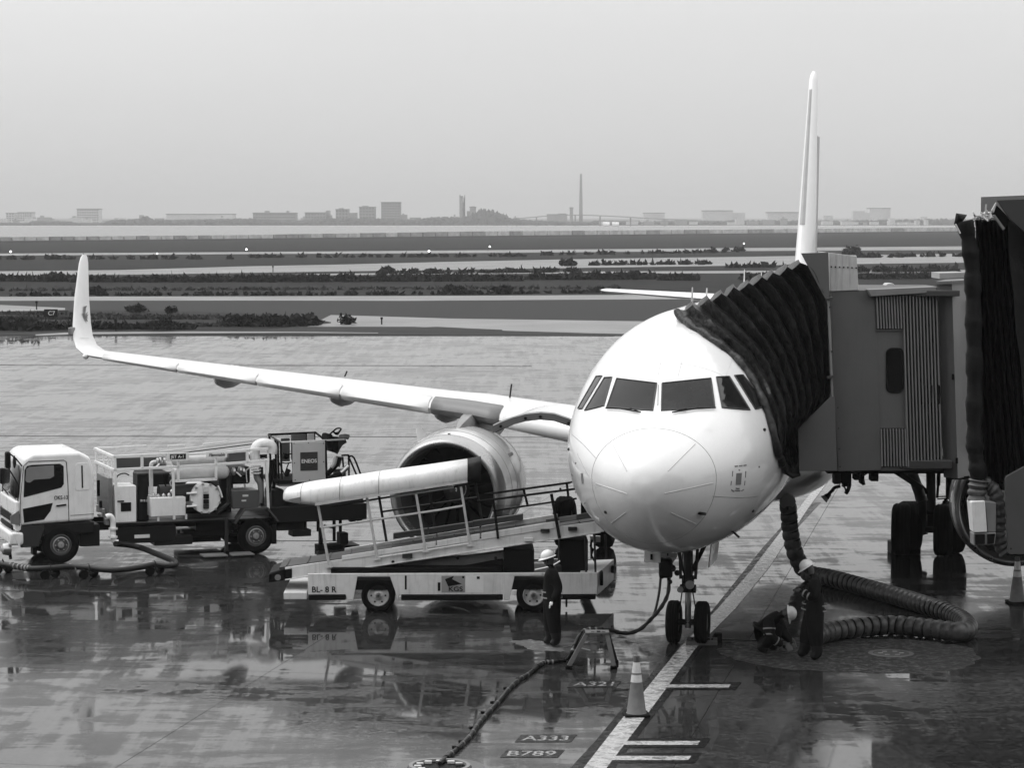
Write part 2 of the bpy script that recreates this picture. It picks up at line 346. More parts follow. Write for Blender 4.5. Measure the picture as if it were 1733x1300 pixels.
# seawall between the airfield and the sea
wall = empty('seawall', G(700, 402), 0, 'long pale concrete seawall with stained panels between airfield and sea', 'seawall')
wp = [(-120, 410.5, 402), (0, 409.2, 401), (400, 405.3, 397.6), (800, 400.5, 391.5), (1200, 396.5, 388.5), (1640, 391.8, 384.5), (1800, 390.5, 383.5)]
pts = []
for (xa, ya, ta), (xb, yb, tb) in zip(wp[:-1], wp[1:]):
    k = max(1, int((xb - xa) / 21))
    for j in range(k):
        f = j / k; x = xa + (xb - xa) * f; g0 = G(x, ya + (yb - ya) * f); top = P(x, ta + (tb - ta) * f, g0.y).z
        pts.append((g0, top))
SEAW = [mat('seawall_concrete', .5, .8, dirt=.35, scale=.35, streak=.5), mat('seawall_dark_concrete', .3, .8, dirt=.4, scale=.3, streak=.6)]
for (a, ta), (c, tb) in zip(pts[:-1], pts[1:]):
    d = (c - a).normalized(); nn = Vector((-d.y, d.x, 0)); e = d * .35
    b = MB(); q0 = a + e - wall.location; q1 = c - e - wall.location
    b.loft([[q0, q1, q1 + nn * 1.2, q0 + nn * 1.2], [q0 + Vector((0, 0, ta)), q1 + Vector((0, 0, tb)), q1 + nn * 1.2 + Vector((0, 0, tb)), q0 + nn * 1.2 + Vector((0, 0, ta))]])
    b.build('wall_panel', SEAW[int(rng.random() < .35)], wall)
b = MB(); b.loft([[a - wall.location + Vector((0, 1.0, 0)), a - wall.location + Vector((0, 2.6, 0)), a - wall.location + Vector((0, 2.6, t - .25)), a - wall.location + Vector((0, 1.0, t - .25))] for a, t in pts])
b.build('wall_core', BRIDGE2, wall)
b = MB(); b.loft([[a - wall.location + Vector((0, -9, 0)), a - wall.location + Vector((0, -.5, 0)), a - wall.location + Vector((0, -.5, .32)), a - wall.location + Vector((0, -9, .1))] for a, t in pts])
b.build('wall_base_shadow', BLACK, wall)  # black strip laid along the wall's base in place of its shadow
# sea
m = bpy.data.materials.new('sea_water'); m.use_nodes = True; t_ = m.node_tree; bb = t_.nodes['Principled BSDF']; bb.inputs['Base Color'].default_value = (.16, .16, .16, 1)
bb.inputs['Roughness'].default_value = .45; bb.inputs['IOR'].default_value = 1.33
g_ = t_.nodes.new('ShaderNodeNewGeometry'); n_ = N(t_, 'ShaderNodeTexNoise', Scale=.05, Detail=8.0); t_.links.new(g_.outputs['Position'], n_.inputs['Vector'])
bp_ = N(t_, 'ShaderNodeBump', Strength=.5, Distance=3.0); t_.links.new(n_.outputs[0], bp_.inputs['Height']); t_.links.new(bp_.outputs[0], bb.inputs['Normal'])
sea = sheet('sea', -9000, 9000, 600, 3000, -5, m, 4, 4); tag(sea, kind='structure')
shore = sheet('far_shore', -9000, 9000, 2995, 12000, -4.0, GRASS, 4, 4); tag(shore, kind='structure')
# ------------------------------------------------------------------ far shore: buildings, towers, bridge, trees
FAR = 3040.0
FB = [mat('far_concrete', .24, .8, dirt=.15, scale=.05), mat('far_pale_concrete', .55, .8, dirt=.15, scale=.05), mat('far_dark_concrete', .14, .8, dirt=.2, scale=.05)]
FWIN = mat('far_windows', .03, .3)
def far_building(x0, x1, ytop, m, label, depth=30, Y=FAR + 30, floors=0, extra=(), base=382):
    a = P(x0, ytop, Y); c = P(x1, ytop, Y); z0 = -4.0; cx = (a.x + c.x) / 2
    r = empty('far_building', (cx, Y, z0), 0, label, 'building', 'hazy buildings along the far shore')
    h = a.z - z0; w = (c.x - a.x) / 2
    b = MB().box(-w, w, 0, depth, 0, h); b.build('wall', FB[m], r)
    b = MB().box(-w - .5, w + .5, -.5, depth + .5, h, h + 1.0); b.build('roof', FB[2 if m != 2 else 0], r)
    if floors:
        b = MB()
        for k in range(floors):
            zz = h * (k + .4) / floors; n = max(3, int(w * 2 / 3.2))
            for j in range(n):
                xx = -w + (j + .5) * 2 * w / n
                b.box(xx - 1.1, xx + 1.1, -.15, .1, zz, zz + h / floors * .5)
        tag(b.build('window_rows', FWIN, r), kind='stuff')
    for (ex0, ex1, ey) in extra:
        p = P(ex0, ey, Y); q = P(ex1, ey, Y); b = MB().box(p.x - cx, q.x - cx, depth * .2, depth * .8, 0, p.z - z0); b.build('rooftop_block', FB[m], r)
    return r
far_building(645, 677, 343, 0, 'tallest square dark office block with banded floors on the far shore', floors=9, depth=36, extra=[(677, 688, 363), (646, 650, 341.6), (669, 676, 341.8)])
far_building(608, 634, 351, 0, 'square hazy tower block just left of the tallest office block', floors=6, extra=[(612, 622, 348)])
far_building(568, 589, 355, 0, 'stepped hazy block with small roof block, second left of tallest office block', floors=5, extra=[(573, 580, 352), (589, 603, 360)])
far_building(516, 551, 360.5, 0, 'low wide hazy building with raised box on its right end', floors=4, extra=[(551, 557, 356), (552, 560, 364)])
far_building(428, 500, 361, 0, 'long low hazy building with two roof turrets on far shore', floors=4, extra=[(447, 453, 356.5), (484, 487, 356.5)])
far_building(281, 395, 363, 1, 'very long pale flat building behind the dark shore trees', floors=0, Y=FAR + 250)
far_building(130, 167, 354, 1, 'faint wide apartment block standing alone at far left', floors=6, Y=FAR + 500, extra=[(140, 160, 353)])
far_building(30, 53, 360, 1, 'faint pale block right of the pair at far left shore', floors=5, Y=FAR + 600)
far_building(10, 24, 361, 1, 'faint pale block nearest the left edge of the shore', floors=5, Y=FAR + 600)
far_building(778, 783, 333, 0, 'slim twin shafted hazy tower standing on the far shore', depth=14, extra=[(784, 787, 334), (777.5, 779, 329), (785.5, 787, 330), (778, 787, 342)])
far_building(795, 805, 351, 0, 'blocky hazy building just right of the slim twin tower', extra=[(790, 795, 357), (798, 803, 349)])
far_building(926, 960, 363.5, 0, 'low hazy shed at left foot of the tall pylon', Y=FAR + 300, extra=[(945, 958, 361)])
far_building(965, 970, 352, 0, 'small narrow hazy chimney block left of the tall pylon', Y=FAR + 200)
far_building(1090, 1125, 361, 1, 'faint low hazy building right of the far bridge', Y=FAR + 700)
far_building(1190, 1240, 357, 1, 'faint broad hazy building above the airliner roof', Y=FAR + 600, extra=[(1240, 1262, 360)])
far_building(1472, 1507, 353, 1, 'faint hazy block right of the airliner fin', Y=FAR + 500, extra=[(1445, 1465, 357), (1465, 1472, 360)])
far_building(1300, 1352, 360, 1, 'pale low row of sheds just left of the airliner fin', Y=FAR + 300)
# suspension pylon and its bridge
r = empty('bridge_pylon', (P(983, 380, FAR).x, FAR, -4), 0, 'tall slender bridge pylon rising from the hazy far bridge', 'bridge')
b = MB(); hz = P(983, 294, FAR).z + 4; b.loft([[(x, y, z) for x, y in ((-w, -3), (w, -3), (w, 3), (-w, 3))] for z, w in ((0, 2.2), (hz * .5, 1.9), (hz, 1.1))]); b.build('tower', FB[0], r)
deck = smooth_path([P(x, y, FAR) - r.location for x, y in ((862, 371), (900, 367.5), (940, 364.5), (983, 363.8), (1040, 366), (1110, 370), (1180, 373))], 5)
b = MB()
b.loft([[p + Vector((0, -6, -.6)), p + Vector((0, 6, -.6)), p + Vector((0, 6, .5)), p + Vector((0, -6, .5))] for p in deck]); b.build('deck', FB[0], r)
b = MB()
for k in range(2, len(deck) - 1, 4): b.bar(deck[k] - Vector((0, 0, .6)), Vector((deck[k].x, 0, -1)), 3, 1.6)
tag(b.build('piers', FB[0], r), kind='stuff')
b = MB()
for k in range(6):
    f = .45 + .55 * k / 6
    for s_ in (-1, 1):
        q = min(deck, key=lambda p: abs(p.x - s_ * (8 + k * 10))); b.bar((0, 0, hz * (1 - .06 * (6 - k))), q, .05)
b.build('stay_cable', FB[0], r)
lw = mat('pale_roof', .8, .5)
b = MB()
c0 = P(1020, 376, FAR - 60)
for dx in (0, 11):
    b.lathe([(0, 3.2), (8, 3.2)], 14, 'x', (dx, 0, 0), True)
o = b.build('storage_tank', lw, None, loc=(c0.x, FAR - 60, -3)); tag(o, 'pair of pale rounded shed roofs below the far bridge', 'shed')
r_ = np.random.default_rng(77); b = MB()
for k in range(150):
    x_ = r_.uniform(-60, 880) if k < 105 else r_.uniform(1000, 1640); Yb = FAR + r_.uniform(60, 420); top = 377 - abs(r_.normal(0, 5.0 if k < 105 else 4.0)); w_ = r_.uniform(4, 22)
    p, q = P(x_, top, Yb), P(x_ + w_, top, Yb); b.box(p.x, q.x, Yb, Yb + 15, -4, p.z, mi=int(r_.random() < .5))
    if r_.random() < .4: b.box(p.x + (q.x - p.x) * .2, p.x + (q.x - p.x) * .45, Yb + 2, Yb + 9, p.z, p.z + 2.2)
tag(b.build('far_town', FB[:2]), 'low hazy roofs crowded behind the far shore trees', 'town', kind='stuff')
# shore tree masses (nobody could count them from here)
TREEF = mat('far_trees', .03, 1, dirt=.5, scale=.06)
def mass(name, prof, Y, zb, m, label, cat, step, wob, depth, seed, kind='stuff', density=1):
    """uneven mass of foliage: prof = list of (px, top row); lumpy clumps stacked in depth"""
    r_ = np.random.default_rng(seed); b = MB(); xs = [p[0] for p in prof]; ys = [p[1] for p in prof]
    x = xs[0]; y_ref = Y
    while x < xs[-1]:
        yt = np.interp(x, xs, ys); p = P(x, yt, Y); h = p.z - zb
        if h > .05:
            for _ in range(density):
                s_ = wob * r_.uniform(.6, 1.3); hh = h * r_.uniform(.8, 1.06); cx = p.x + r_.normal(0, wob * .5); cy = Y + r_.uniform(-depth, depth)
                n = 5; rings = []
                for zf, rf in ((0, 1.0), (.45, 1.1), (.8, .75), (1.0, .15)):
                    ph = r_.uniform(0, 6)
                    rings.append([(cx + s_ * rf * cos(ph + 2 * pi * k / n) * r_.uniform(.7, 1.3), cy + s_ * rf * sin(ph + 2 * pi * k / n), zb + hh * zf * r_.uniform(.9, 1.1)) for k in range(n)])
                b.loft(rings, True)
        x += step
    return tag(b.build(name, m, ang=10), label, cat, kind=kind)
mass('far_trees', [(-40, 377), (50, 377), (55, 376), (60, 374.5), (120, 375), (125, 377), (180, 377), (190, 372), (240, 371), (247, 365), (255, 372), (300, 372), (360, 371), (420, 370), (500, 374), (540, 370), (600, 369), (690, 372), (740, 367.5), (780, 368), (800, 363), (815, 355), (835, 357), (850, 362), (862, 370), (920, 374), (1000, 376)], FAR - 10, -4, TREEF, 'dark hazy tree line along the far shore', 'trees', 1.0, 4.0, 10, 3, density=2)
mass('far_trees', [(1000, 373), (1100, 374), (1300, 372), (1420, 373), (1600, 370), (1800, 371)], FAR + 300, -4, TREEF, 'faint hazy tree line right of the far bridge', 'trees', 2.0, 4, 14, 4)
# grass tufts and bushes on the airfield strips: real leaf-sized faces
BUSH = mat('wet_bush_leaves', .014, .85, spec=.1, dirt=.7, scale=1.5)
BUSHL = mat('tall_grass_blades', .05, .9, spec=.1, dirt=.7, scale=1.2)
def leafcloud(name, blobs, m, leaf, n_per, label=None, cat=None, kind=None, group=None, parent=None, loc=None, seed=1):
    """blobs: (x,y,z,rx,ry,rz) ellipsoids filled with leaf quads"""
    r_ = np.random.default_rng(seed); V = []
    for (x, y, z, rx, ry, rz) in blobs:
        n = max(8, int(n_per * (rx * rz) ** .5 * 2))
        d = r_.normal(size=(n, 3)); d /= np.linalg.norm(d, axis=1)[:, None]; d[:, 2] = np.abs(d[:, 2]) * 1.0 - .1
        rad = r_.uniform(.45, 1.08, n)[:, None]
        c = d * rad * np.array([rx, ry, rz]) + np.array([x, y, z])
        a = r_.normal(size=(n, 3)) * leaf; e = r_.normal(size=(n, 3)) * leaf * .6
        V.append(np.stack([c - a, c + e, c + a, c - e], 1))
    V = np.concatenate(V).reshape(-1, 3); k = len(V) // 4
    me = bpy.data.meshes.new(name); me.vertices.add(len(V)); me.vertices.foreach_set('co', V.ravel().astype(np.float32))
    me.loops.add(4 * k); me.loops.foreach_set('vertex_index', np.arange(4 * k)); me.polygons.add(k)
    me.polygons.foreach_set('loop_start', np.arange(k) * 4); me.polygons.foreach_set('loop_total', np.full(k, 4)); me.update(calc_edges=True)
    me.materials.append(m)
    return tag(link(name, me, parent, loc or (0, 0, 0)), label, cat, group, kind)
def hedge(rows, hgt, dens, label, seed, m=BUSH, leaf=.16, n_per=26, name='bushes', ry=1.0, cat='bushes', wmul=1.0):
    r_ = np.random.default_rng(seed); bl = []
    for (xa, ya, xb, yb, h) in rows:
        k = int(abs(xb - xa) * dens)
        for _ in range(k):
            f = r_.random(); g0 = G(xa + (xb - xa) * f + r_.normal(0, 2), ya + (yb - ya) * f + r_.normal(0, .25)); hh = h * hgt * r_.uniform(.35, 1.1) ** 1.0
            w = hh * r_.uniform(.7, 1.6) * wmul
            bl.append((g0.x, g0.y, hh * .15, w, w * ry, hh))
    return leafcloud(name, bl, m, leaf, n_per, label, cat, 'stuff', seed=seed)
hedge([(-20, 558, 60, 559, 1.0), (60, 558, 180, 557, .6), (180, 557, 330, 557, .4)], .8, .35, 'dark scrubby bushes on the near verge at the left edge', 11, wmul=1.0)
hedge([(385, 552, 470, 552, 1.0), (470, 552, 530, 550, .9)], .72, .6, 'dark bushes on the near verge behind the right part of the wing', 12)
hedge([(-20, 475.5, 260, 477, 1.0), (260, 477, 520, 476.5, 1.1), (520, 476.5, 880, 475, 1.2)], 0.5, .5, 'long dark bush line between two taxiways left half', 13, leaf=.3, n_per=22)
hedge([(900, 473, 1100, 472.5, 1.3), (1120, 474, 1180, 474, 1.0), (1260, 473, 1345, 473, 1.1), (1450, 472, 1590, 471, .9)], 0.5, .45, 'dark bush line between two taxiways, right half', 14, leaf=.3, n_per=22)
hedge([(-20, 501, 560, 499, .6), (560, 499, 900, 497, .7), (900, 496, 1040, 495, .45)], 0.4, .16, 'low scrub at the near edge of the middle grass', 15, leaf=.2, n_per=18)
hedge([(640, 464, 1000, 460, .9), (1000, 449, 1200, 447, 1.0), (1390, 461, 1620, 460, 1.3), (1230, 453, 1340, 452, .8)], 0.5, .2, 'scattered dark scrub on the grass between the taxiways', 16, leaf=.3, n_per=16)
hedge([(-20, 439, 400, 438, .8), (400, 436, 900, 434, .7), (900, 432, 1250, 427, .9), (1450, 436, 1630, 434, 1.3), (1200, 425, 1265, 424.5, 1.4)], 0.5, .12, 'thin scrub along the edge of the far taxiway', 17, leaf=.4, n_per=12)
# tall grass on the near verge
hedge([(-20, 556, 380, 552, .5), (-20, 540, 430, 540, .45), (-20, 531, 500, 541, .4), (430, 553, 540, 549, .35)], .20, .9, 'tall wet grass covering the near verge', 18, BUSHL, .13, 16, 'tall_grass', cat='grass', ry=2.5)
hedge([(-20, 492, 1050, 488, .5)], .10, .3, 'wet grass on the middle strip', 19, BUSHL, .2, 8, 'tall_grass', cat='grass', ry=5, wmul=2)
# single shrubs that stand out
shr = [(590, 549, .6, 'small dark shrub alone on wet pavement right of the near verge'), (273, 559, .9, 'rounded bush on the near verge edge right of the winglet'), (855, 497, .75, 'dark bush on the middle grass near the airliner roof'),
       (165, 498, .6, 'dark bush on the middle grass beside the winglet'), (765, 496, .7, 'low bush at the edge of the middle grass, left of the roof bush'), (92, 476, 1.0, 'tallest pointed bush in the dark line left of the winglet'),
       (290, 530, .55, 'right tuft of three on the top edge of the near verge'), (242, 529, .65, 'middle tuft of three on the top edge of the near verge'), (228, 529, .55, 'left tuft of three on the top edge of the near verge'), (659, 462, .9, 'lone bush on grass just right of the tallest far building'),
       (962, 450, 1.0, 'lone bush on grass below the far bridge pylon'), (1443, 431, 1.6, 'round dark bush beyond the pale box on the bridge cab')]
for i, (x, y, h, lb) in enumerate(shr):
    g0 = G(x, y); bl = [(rng.normal(0, h * .5), rng.normal(0, h * .3), h * .2, h * rng.uniform(.4, .8), h * .5, h * rng.uniform(.6, 1.0)) for _ in range(6)]
    leafcloud('shrub', bl, BUSH, .09 if y > 520 else .2, 60, lb, 'shrub', None, 'shrubs that stand out on the airfield grass', None, (g0.x, g0.y, 0), 40 + i)
# edge lights (lit, seen as white dots)
LAMP = mat('lit_lamp', .9, .3, emit=5.0)
for x, y, lb in ((18, 428, 'white runway edge light nearest the left edge'), (266, 431, 'small white runway edge light right of the winglet'), (417, 424, 'white runway edge light at the left third of the field'), (726, 427, 'white runway edge light left of the far pylon'), (829, 419, 'white runway edge light nearest to the far pylon'), (1259, 413.5, 'white runway edge light left of the airliner fin')):
    g0 = G(x, y + 1.5); r = empty('runway_light', (g0.x, g0.y, 0), 0, lb, 'runway light', 'lit runway edge lights')
    MB().cyl((0, 0, 0), (0, 0, .25), .06, 8).build('stem', DMETAL, r)
    s_ = .13 if x in (266,) else .19
    MB().lathe([(-s_, .02), (-s_ * .7, s_ * .7), (0, s_), (s_ * .7, s_ * .7), (s_, .02)], 12, 'z', (0, 0, .25 + s_)).build('lamp', LAMP, r)
# edge markers
for x, y, hh, lb in ((577, 549, .8, 'thin black marker post right of the small verge shrub'), (62, 524, .7, 'thin dark marker post on the taxiway edge at far left'), (196, 560, .8, 'thin marker post on the near verge right of the winglet'), (462, 461, .9, 'marker post on the grass between taxiways'), (646, 549, .5, 'short black marker post on the wet pavement')):
    g0 = G(x, y); r = empty('marker_post', (g0.x, g0.y, 0), 0, lb, 'marker', 'thin marker posts on the airfield')
    MB().cyl((0, 0, 0), (0, 0, hh), .05, 8).build('post', BLACK, r); MB().box(-.08, .08, -.08, .08, hh * .72, hh).build('cap', BLACK, r)
# taxiway sign
g0 = G(86, 543.5); r = empty('taxiway_sign', (g0.x, g0.y, 0), 0, 'black taxiway sign with pale characters among bushes left of winglet', 'sign')
MB().box(-.48, .48, 0, .18, .3, .85).build('panel', BLACK, r, .01)
MB().box(-.4, -.34, .03, .12, 0, .3).build('leg', DMETAL, r); MB().box(.34, .4, .03, .12, 0, .3).build('leg', DMETAL, r)
text('C7', .42, 'lettering', FB[1], r, (-.2, -.006, .43), (pi / 2, 0, 0))
g0 = G(108, 543.5); r = empty('arrow_sign', (g0.x, g0.y, 0), 0, 'dark grey arrow sign right beside the black taxiway sign', 'sign')
MB().box(-.36, .36, 0, .15, .3, .8).build('panel', mat('sign_grey', .05, .5), r, .01)
MB().box(-.25, -.2, .03, .1, 0, .3).build('leg', DMETAL, r); MB().box(.2, .25, .03, .1, 0, .3).build('leg', DMETAL, r)
MB().prism([(-.26, .55), (-.1, .68), (-.1, .58), (.02, .58), (.02, .52), (-.1, .52), (-.1, .42)], -.012, 0).build('arrow', BLACK, r); MB().box(.14, .2, -.012, 0, .42, .7).build('stripe', BLACK, r)
# ------------------------------------------------------------------ painted markings on the apron (children of the apron)
def paint(name, v, worn, rough=.2):
    m = bpy.data.materials.new(name); m.use_nodes = True; t = m.node_tree; b = t.nodes['Principled BSDF']; g = t.nodes.new('ShaderNodeNewGeometry')
    n = N(t, 'ShaderNodeTexNoise', Scale=7.0, Detail=9.0, Roughness=.75, Distortion=.6); t.links.new(g.outputs['Position'], n.inputs['Vector'])
    r = N(t, 'ShaderNodeMapRange'); r.inputs[1].default_value = worn - .06; r.inputs[2].default_value = worn + .08; r.inputs[3].default_value = .12 if v > .15 else v * 2.5; r.inputs[4].default_value = v; t.links.new(n.outputs[0], r.inputs[0]); t.links.new(r.outputs[0], b.inputs['Base Color'])
    r2 = N(t, 'ShaderNodeMapRange'); r2.inputs[1].default_value = .35; r2.inputs[2].default_value = .65; r2.inputs[3].default_value = rough * .4; r2.inputs[4].default_value = rough * 1.7; t.links.new(n.outputs[0], r2.inputs[0]); t.links.new(r2.outputs[0], b.inputs['Roughness'])
    bp = N(t, 'ShaderNodeBump', Strength=.15, Distance=.01); t.links.new(n.outputs[0], bp.inputs['Height']); t.links.new(bp.outputs[0], b.inputs['Normal']); b.inputs['IOR'].default_value = 1.36
    return m
PW = paint('worn_white_paint', .42, .44); PB = paint('worn_black_paint', .008, .40, .35); PB.node_tree.nodes['Principled BSDF'].inputs['Specular IOR Level'].default_value = .12
def gpoly(name, pts, m, z=.004):
    b = MB(); n = len(pts); q = [G(x, y, z) for x, y in pts]
    b.add(q, [tuple(range(n))]); o = b.build(name, m, apron); return o
gpoly('line_border', [(938, 1330), (1010, 1252), (1119, 1120), (1160, 1082), (1200, 1040), (1290, 928), (1360, 850), (1390, 850), (1306, 940), (1215, 1050), (1185, 1100), (1135, 1175), (1062, 1270), (1020, 1330)], PB, .004)
PW3 = paint('faded_white_paint', .26, .47)
gpoly('lead_in_line', [(965, 1330), (1055, 1214), (1150, 1097), (1215, 1030), (1272, 965), (1352, 860), (1432, 760), (1442, 760), (1368, 860), (1302, 960), (1245, 1030), (1178, 1097), (1092, 1214), (1004, 1330)], PW, .008)
for (x0, y0, x1, y1, n1) in ((1132, 1155, 1255, 1168, 1), (1060, 1250, 1203, 1266, 2), (1040, 1275, 1188, 1292, 3)):
    s_ = (y1 - y0) * .75
    gpoly('bar_border', [(x0 + 8, y0), (x1, y0), (x1 - s_, y1), (x0 - 4, y1)], PB, .006)
    h = (y1 - y0); gpoly('stop_bar', [(x0 - 6, y0 + h * .3), (x1 - 18, y0 + h * .3), (x1 - 18 - h * .3, y0 + h * .72), (x0 - 12, y0 + h * .72)], PW, .010)
for body, x0, x1, yt, yb in (('A321', 959, 1052, 1153, 1163.5), ('A333', 871, 977, 1244, 1256.5), ('B789', 846, 956, 1269.5, 1282.5)):
    h = yb - yt; gpoly('number_border', [(x0 + h * .9, yt), (x1, yt), (x1 - h * .9, yb), (x0, yb)], PB, .006)
    a = G(x0 + h * .55 + 4, yb - h * .2, .010); c = G(x1 - h * .55 - 4, yb - h * .2, .010); e_ = G(x0 + 4 + h * .9, yt + h * .16, .010)
    wd = (c - a).length; ht = e_.y - a.y
    o = text(body, 1.0, 'stand_number', PW3, apron, a, (0, 0, 0), 0.0)
    vs = o.data.vertices; xs = [v.co.x for v in vs]; ys = [v.co.y for v in vs]; x_0, x_1, y_0, y_1 = min(xs), max(xs), min(ys), max(ys)
    sh = (e_.x - a.x)
    for v in vs:
        fx = (v.co.x - x_0) / (x_1 - x_0); fy = (v.co.y - y_0) / (y_1 - y_0)
        v.co.x = fx * wd * .93 + fy * sh; v.co.y = fy * ht; v.co.z = 0
# pale half-dry patches and long transverse joints
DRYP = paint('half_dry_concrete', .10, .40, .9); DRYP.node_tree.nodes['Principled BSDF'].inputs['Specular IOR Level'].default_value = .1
def ragged(name, pts, m, z, amp=2.0):
    out = []
    for (xa, ya), (xb, yb) in zip(pts, pts[1:] + pts[:1]):
        for k in range(6): f_ = k / 6; out.append((xa + (xb - xa) * f_ + rng.normal(0, amp * 1.6), ya + (yb - ya) * f_ + rng.normal(0, amp * .28)))
    return gpoly(name, out, m, z)
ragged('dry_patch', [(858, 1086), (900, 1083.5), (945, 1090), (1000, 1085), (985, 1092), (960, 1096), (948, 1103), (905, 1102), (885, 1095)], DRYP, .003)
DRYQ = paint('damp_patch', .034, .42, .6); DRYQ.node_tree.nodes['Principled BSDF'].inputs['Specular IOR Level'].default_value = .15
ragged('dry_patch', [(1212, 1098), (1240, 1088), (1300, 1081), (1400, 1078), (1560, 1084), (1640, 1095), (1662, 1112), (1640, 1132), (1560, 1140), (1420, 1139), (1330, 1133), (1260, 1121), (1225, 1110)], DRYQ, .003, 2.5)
for rows in (((-60, 737.5), (500, 738.6), (960, 740.0)), ((-60, 913.5), (700, 916), (1100, 918)), ((700, 566.6), (1040, 568.2)), ((-60, 617), (400, 617.6), (900, 619))):
    th_ = .5 if rows[0][1] < 700 else .8
    gpoly('transverse_joint', [(x, y) for x, y in rows] + [(x, y + th_) for x, y in rows[::-1]], JS, .003)
# haze: a real box of thin air round camera and scene
hm = bpy.data.materials.new('haze_air'); hm.use_nodes = True; ht = hm.node_tree; ht.nodes.clear()
pv = ht.nodes.new('ShaderNodeVolumePrincipled'); pv.inputs['Color'].default_value = (.76, .76, .76, 1); pv.inputs['Density'].default_value = 0.00021; pv.inputs['Anisotropy'].default_value = 0.0
ho = ht.nodes.new('ShaderNodeOutputMaterial'); ht.links.new(pv.outputs[0], ho.inputs['Volume'])
hz_ = MB().box(-9100, 9100, -40, 12100, -6.5, 92).build('haze', hm); tag(hz_, kind='stuff')


# the terminal that the picture is taken from: its front stands behind the camera
tm = empty('terminal', (0, -6, 0), 0); tag(tm, kind='structure')
TW = mat('terminal_facade', .10, .5, dirt=.1, scale=.5); TG = mat('terminal_glass', .03, .08)
MB().box(-70, 70, -12, 0, 0, 16).build('terminal_wall', TW, tm)
for k in range(-16, 17): MB().box(k * 4.2 - 1.95, k * 4.2 + 1.95, 0, .12, 6.2, 11.5).build('terminal_window', TG, tm)
MB().box(-70, 70, -14, 3.2, 16, 16.8).build('terminal_roof', TW, tm)
# ================================================================== AIRLINER
AL = empty('airliner', (PO[0], PO[1], 0), -PSI, 'white twin engine airliner parked nose on at the jet bridge', 'airliner')
ST = [  # s, ztop, zbot, halfwidth, z of widest
 (0.0, 3.34, 3.26, .04, 3.30), (.04, 3.50, 3.08, .22, 3.29), (.12, 3.63, 2.94, .36, 3.29), (.3, 3.79, 2.73, .56, 3.30), (.6, 3.96, 2.50, .78, 3.31),
 (1.05, 4.12, 2.28, 1.0, 3.33), (1.5, 4.27, 2.13, 1.23, 3.36), (1.8, 4.37, 2.06, 1.37, 3.40), (2.1, 4.52, 2.00, 1.48, 3.44), (2.5, 4.74, 1.94, 1.61, 3.50),
 (2.9, 4.95, 1.90, 1.71, 3.56), (3.4, 5.19, 1.86, 1.80, 3.63), (4.0, 5.43, 1.82, 1.87, 3.70), (4.6, 5.61, 1.79, 1.92, 3.75), (5.3, 5.76, 1.76, 1.955, 3.79),
 (6.2, 5.86, 1.75, 1.975, 3.82), (7.2, 5.89, 1.75, 1.975, 3.82), (15, 5.89, 1.75, 1.975, 3.82), (24, 5.89, 1.75, 1.975, 3.82), (27, 5.89, 2.1, 1.93, 3.95),
 (30, 5.87, 2.8, 1.70, 4.25), (33, 5.78, 3.65, 1.25, 4.65), (36, 5.52, 4.4, .62, 4.95), (37.5, 5.25, 4.8, .2, 5.0)]
SA = np.array(ST)
def fsec(s): return [float(pchip(SA[:, 0], SA[:, k], s)) for k in (1, 2, 3, 4)]
def fpt(s, th, off=0.0):                         # th from top, positive to +x
    zt, zb, hw, zc = fsec(s); c, q = cos(th), sin(th)
    z = zc + (zt - zc) * c if c > 0 else zc + (zc - zb) * c
    return Vector((hw * q, s, z)) + Vector((q, 0, c)).normalized() * off
NS = 96
svals = [0, .01, .04, .08, .12, .2, .3, .45, .6, .8, 1.0] + list(np.arange(1.2, 7.3, .2)) + list(np.arange(8, 24.1, 2)) + list(np.arange(25, 37.6, .5))
b = MB(); b.loft([[fpt(s, 2 * pi * k / NS) for k in range(NS)] for s in svals], True)
fus = b.build('fuselage', WHITE, AL, ang=60)
bvh = BVHTree.FromPolygons([Vector(v) for v in b.v], b.f)
CL = FA.w2l((0, 0, CAMH))
def hit(px, py, off=.006):
    d = ray(px, py); dl = Vector((d.dot(FA.u), d.dot(FA.v), d.z)).normalized()
    p, n, i, t = bvh.ray_cast(CL, dl)
    if p is None: return None
    if n.dot(dl) > 0: n = -n
    return p + n * off
def decal(name, quad, m, off=.006, nx=6, ny=6, parent=None, mirror=False, th=0.004):
    """panel of four picture corners (or a longer outline) laid on the fuselage skin"""
    b = MB(); n = len(quad)
    if n == 4:
        rows = []
        for j in range(ny + 1):
            row = []
            for i in range(nx + 1):
                u, v = i / nx, j / ny
                x = (1-u)*(1-v)*quad[0][0] + u*(1-v)*quad[1][0] + u*v*quad[2][0] + (1-u)*v*quad[3][0]
                y = (1-u)*(1-v)*quad[0][1] + u*(1-v)*quad[1][1] + u*v*quad[2][1] + (1-u)*v*quad[3][1]
                p = hit(x, y, off); row.append(p)
            rows.append(row)
        if any(p is None for r in rows for p in r): return None
        if mirror: rows = [[Vector((-p.x, p.y, p.z)) for p in r] for r in rows]
        vs = [p for r in rows for p in r]; b.add(vs, [(j*(nx+1)+i, j*(nx+1)+i+1, (j+1)*(nx+1)+i+1, (j+1)*(nx+1)+i) for j in range(ny) for i in range(nx)])
    o = b.build(name, m, parent or AL, ang=60); return o
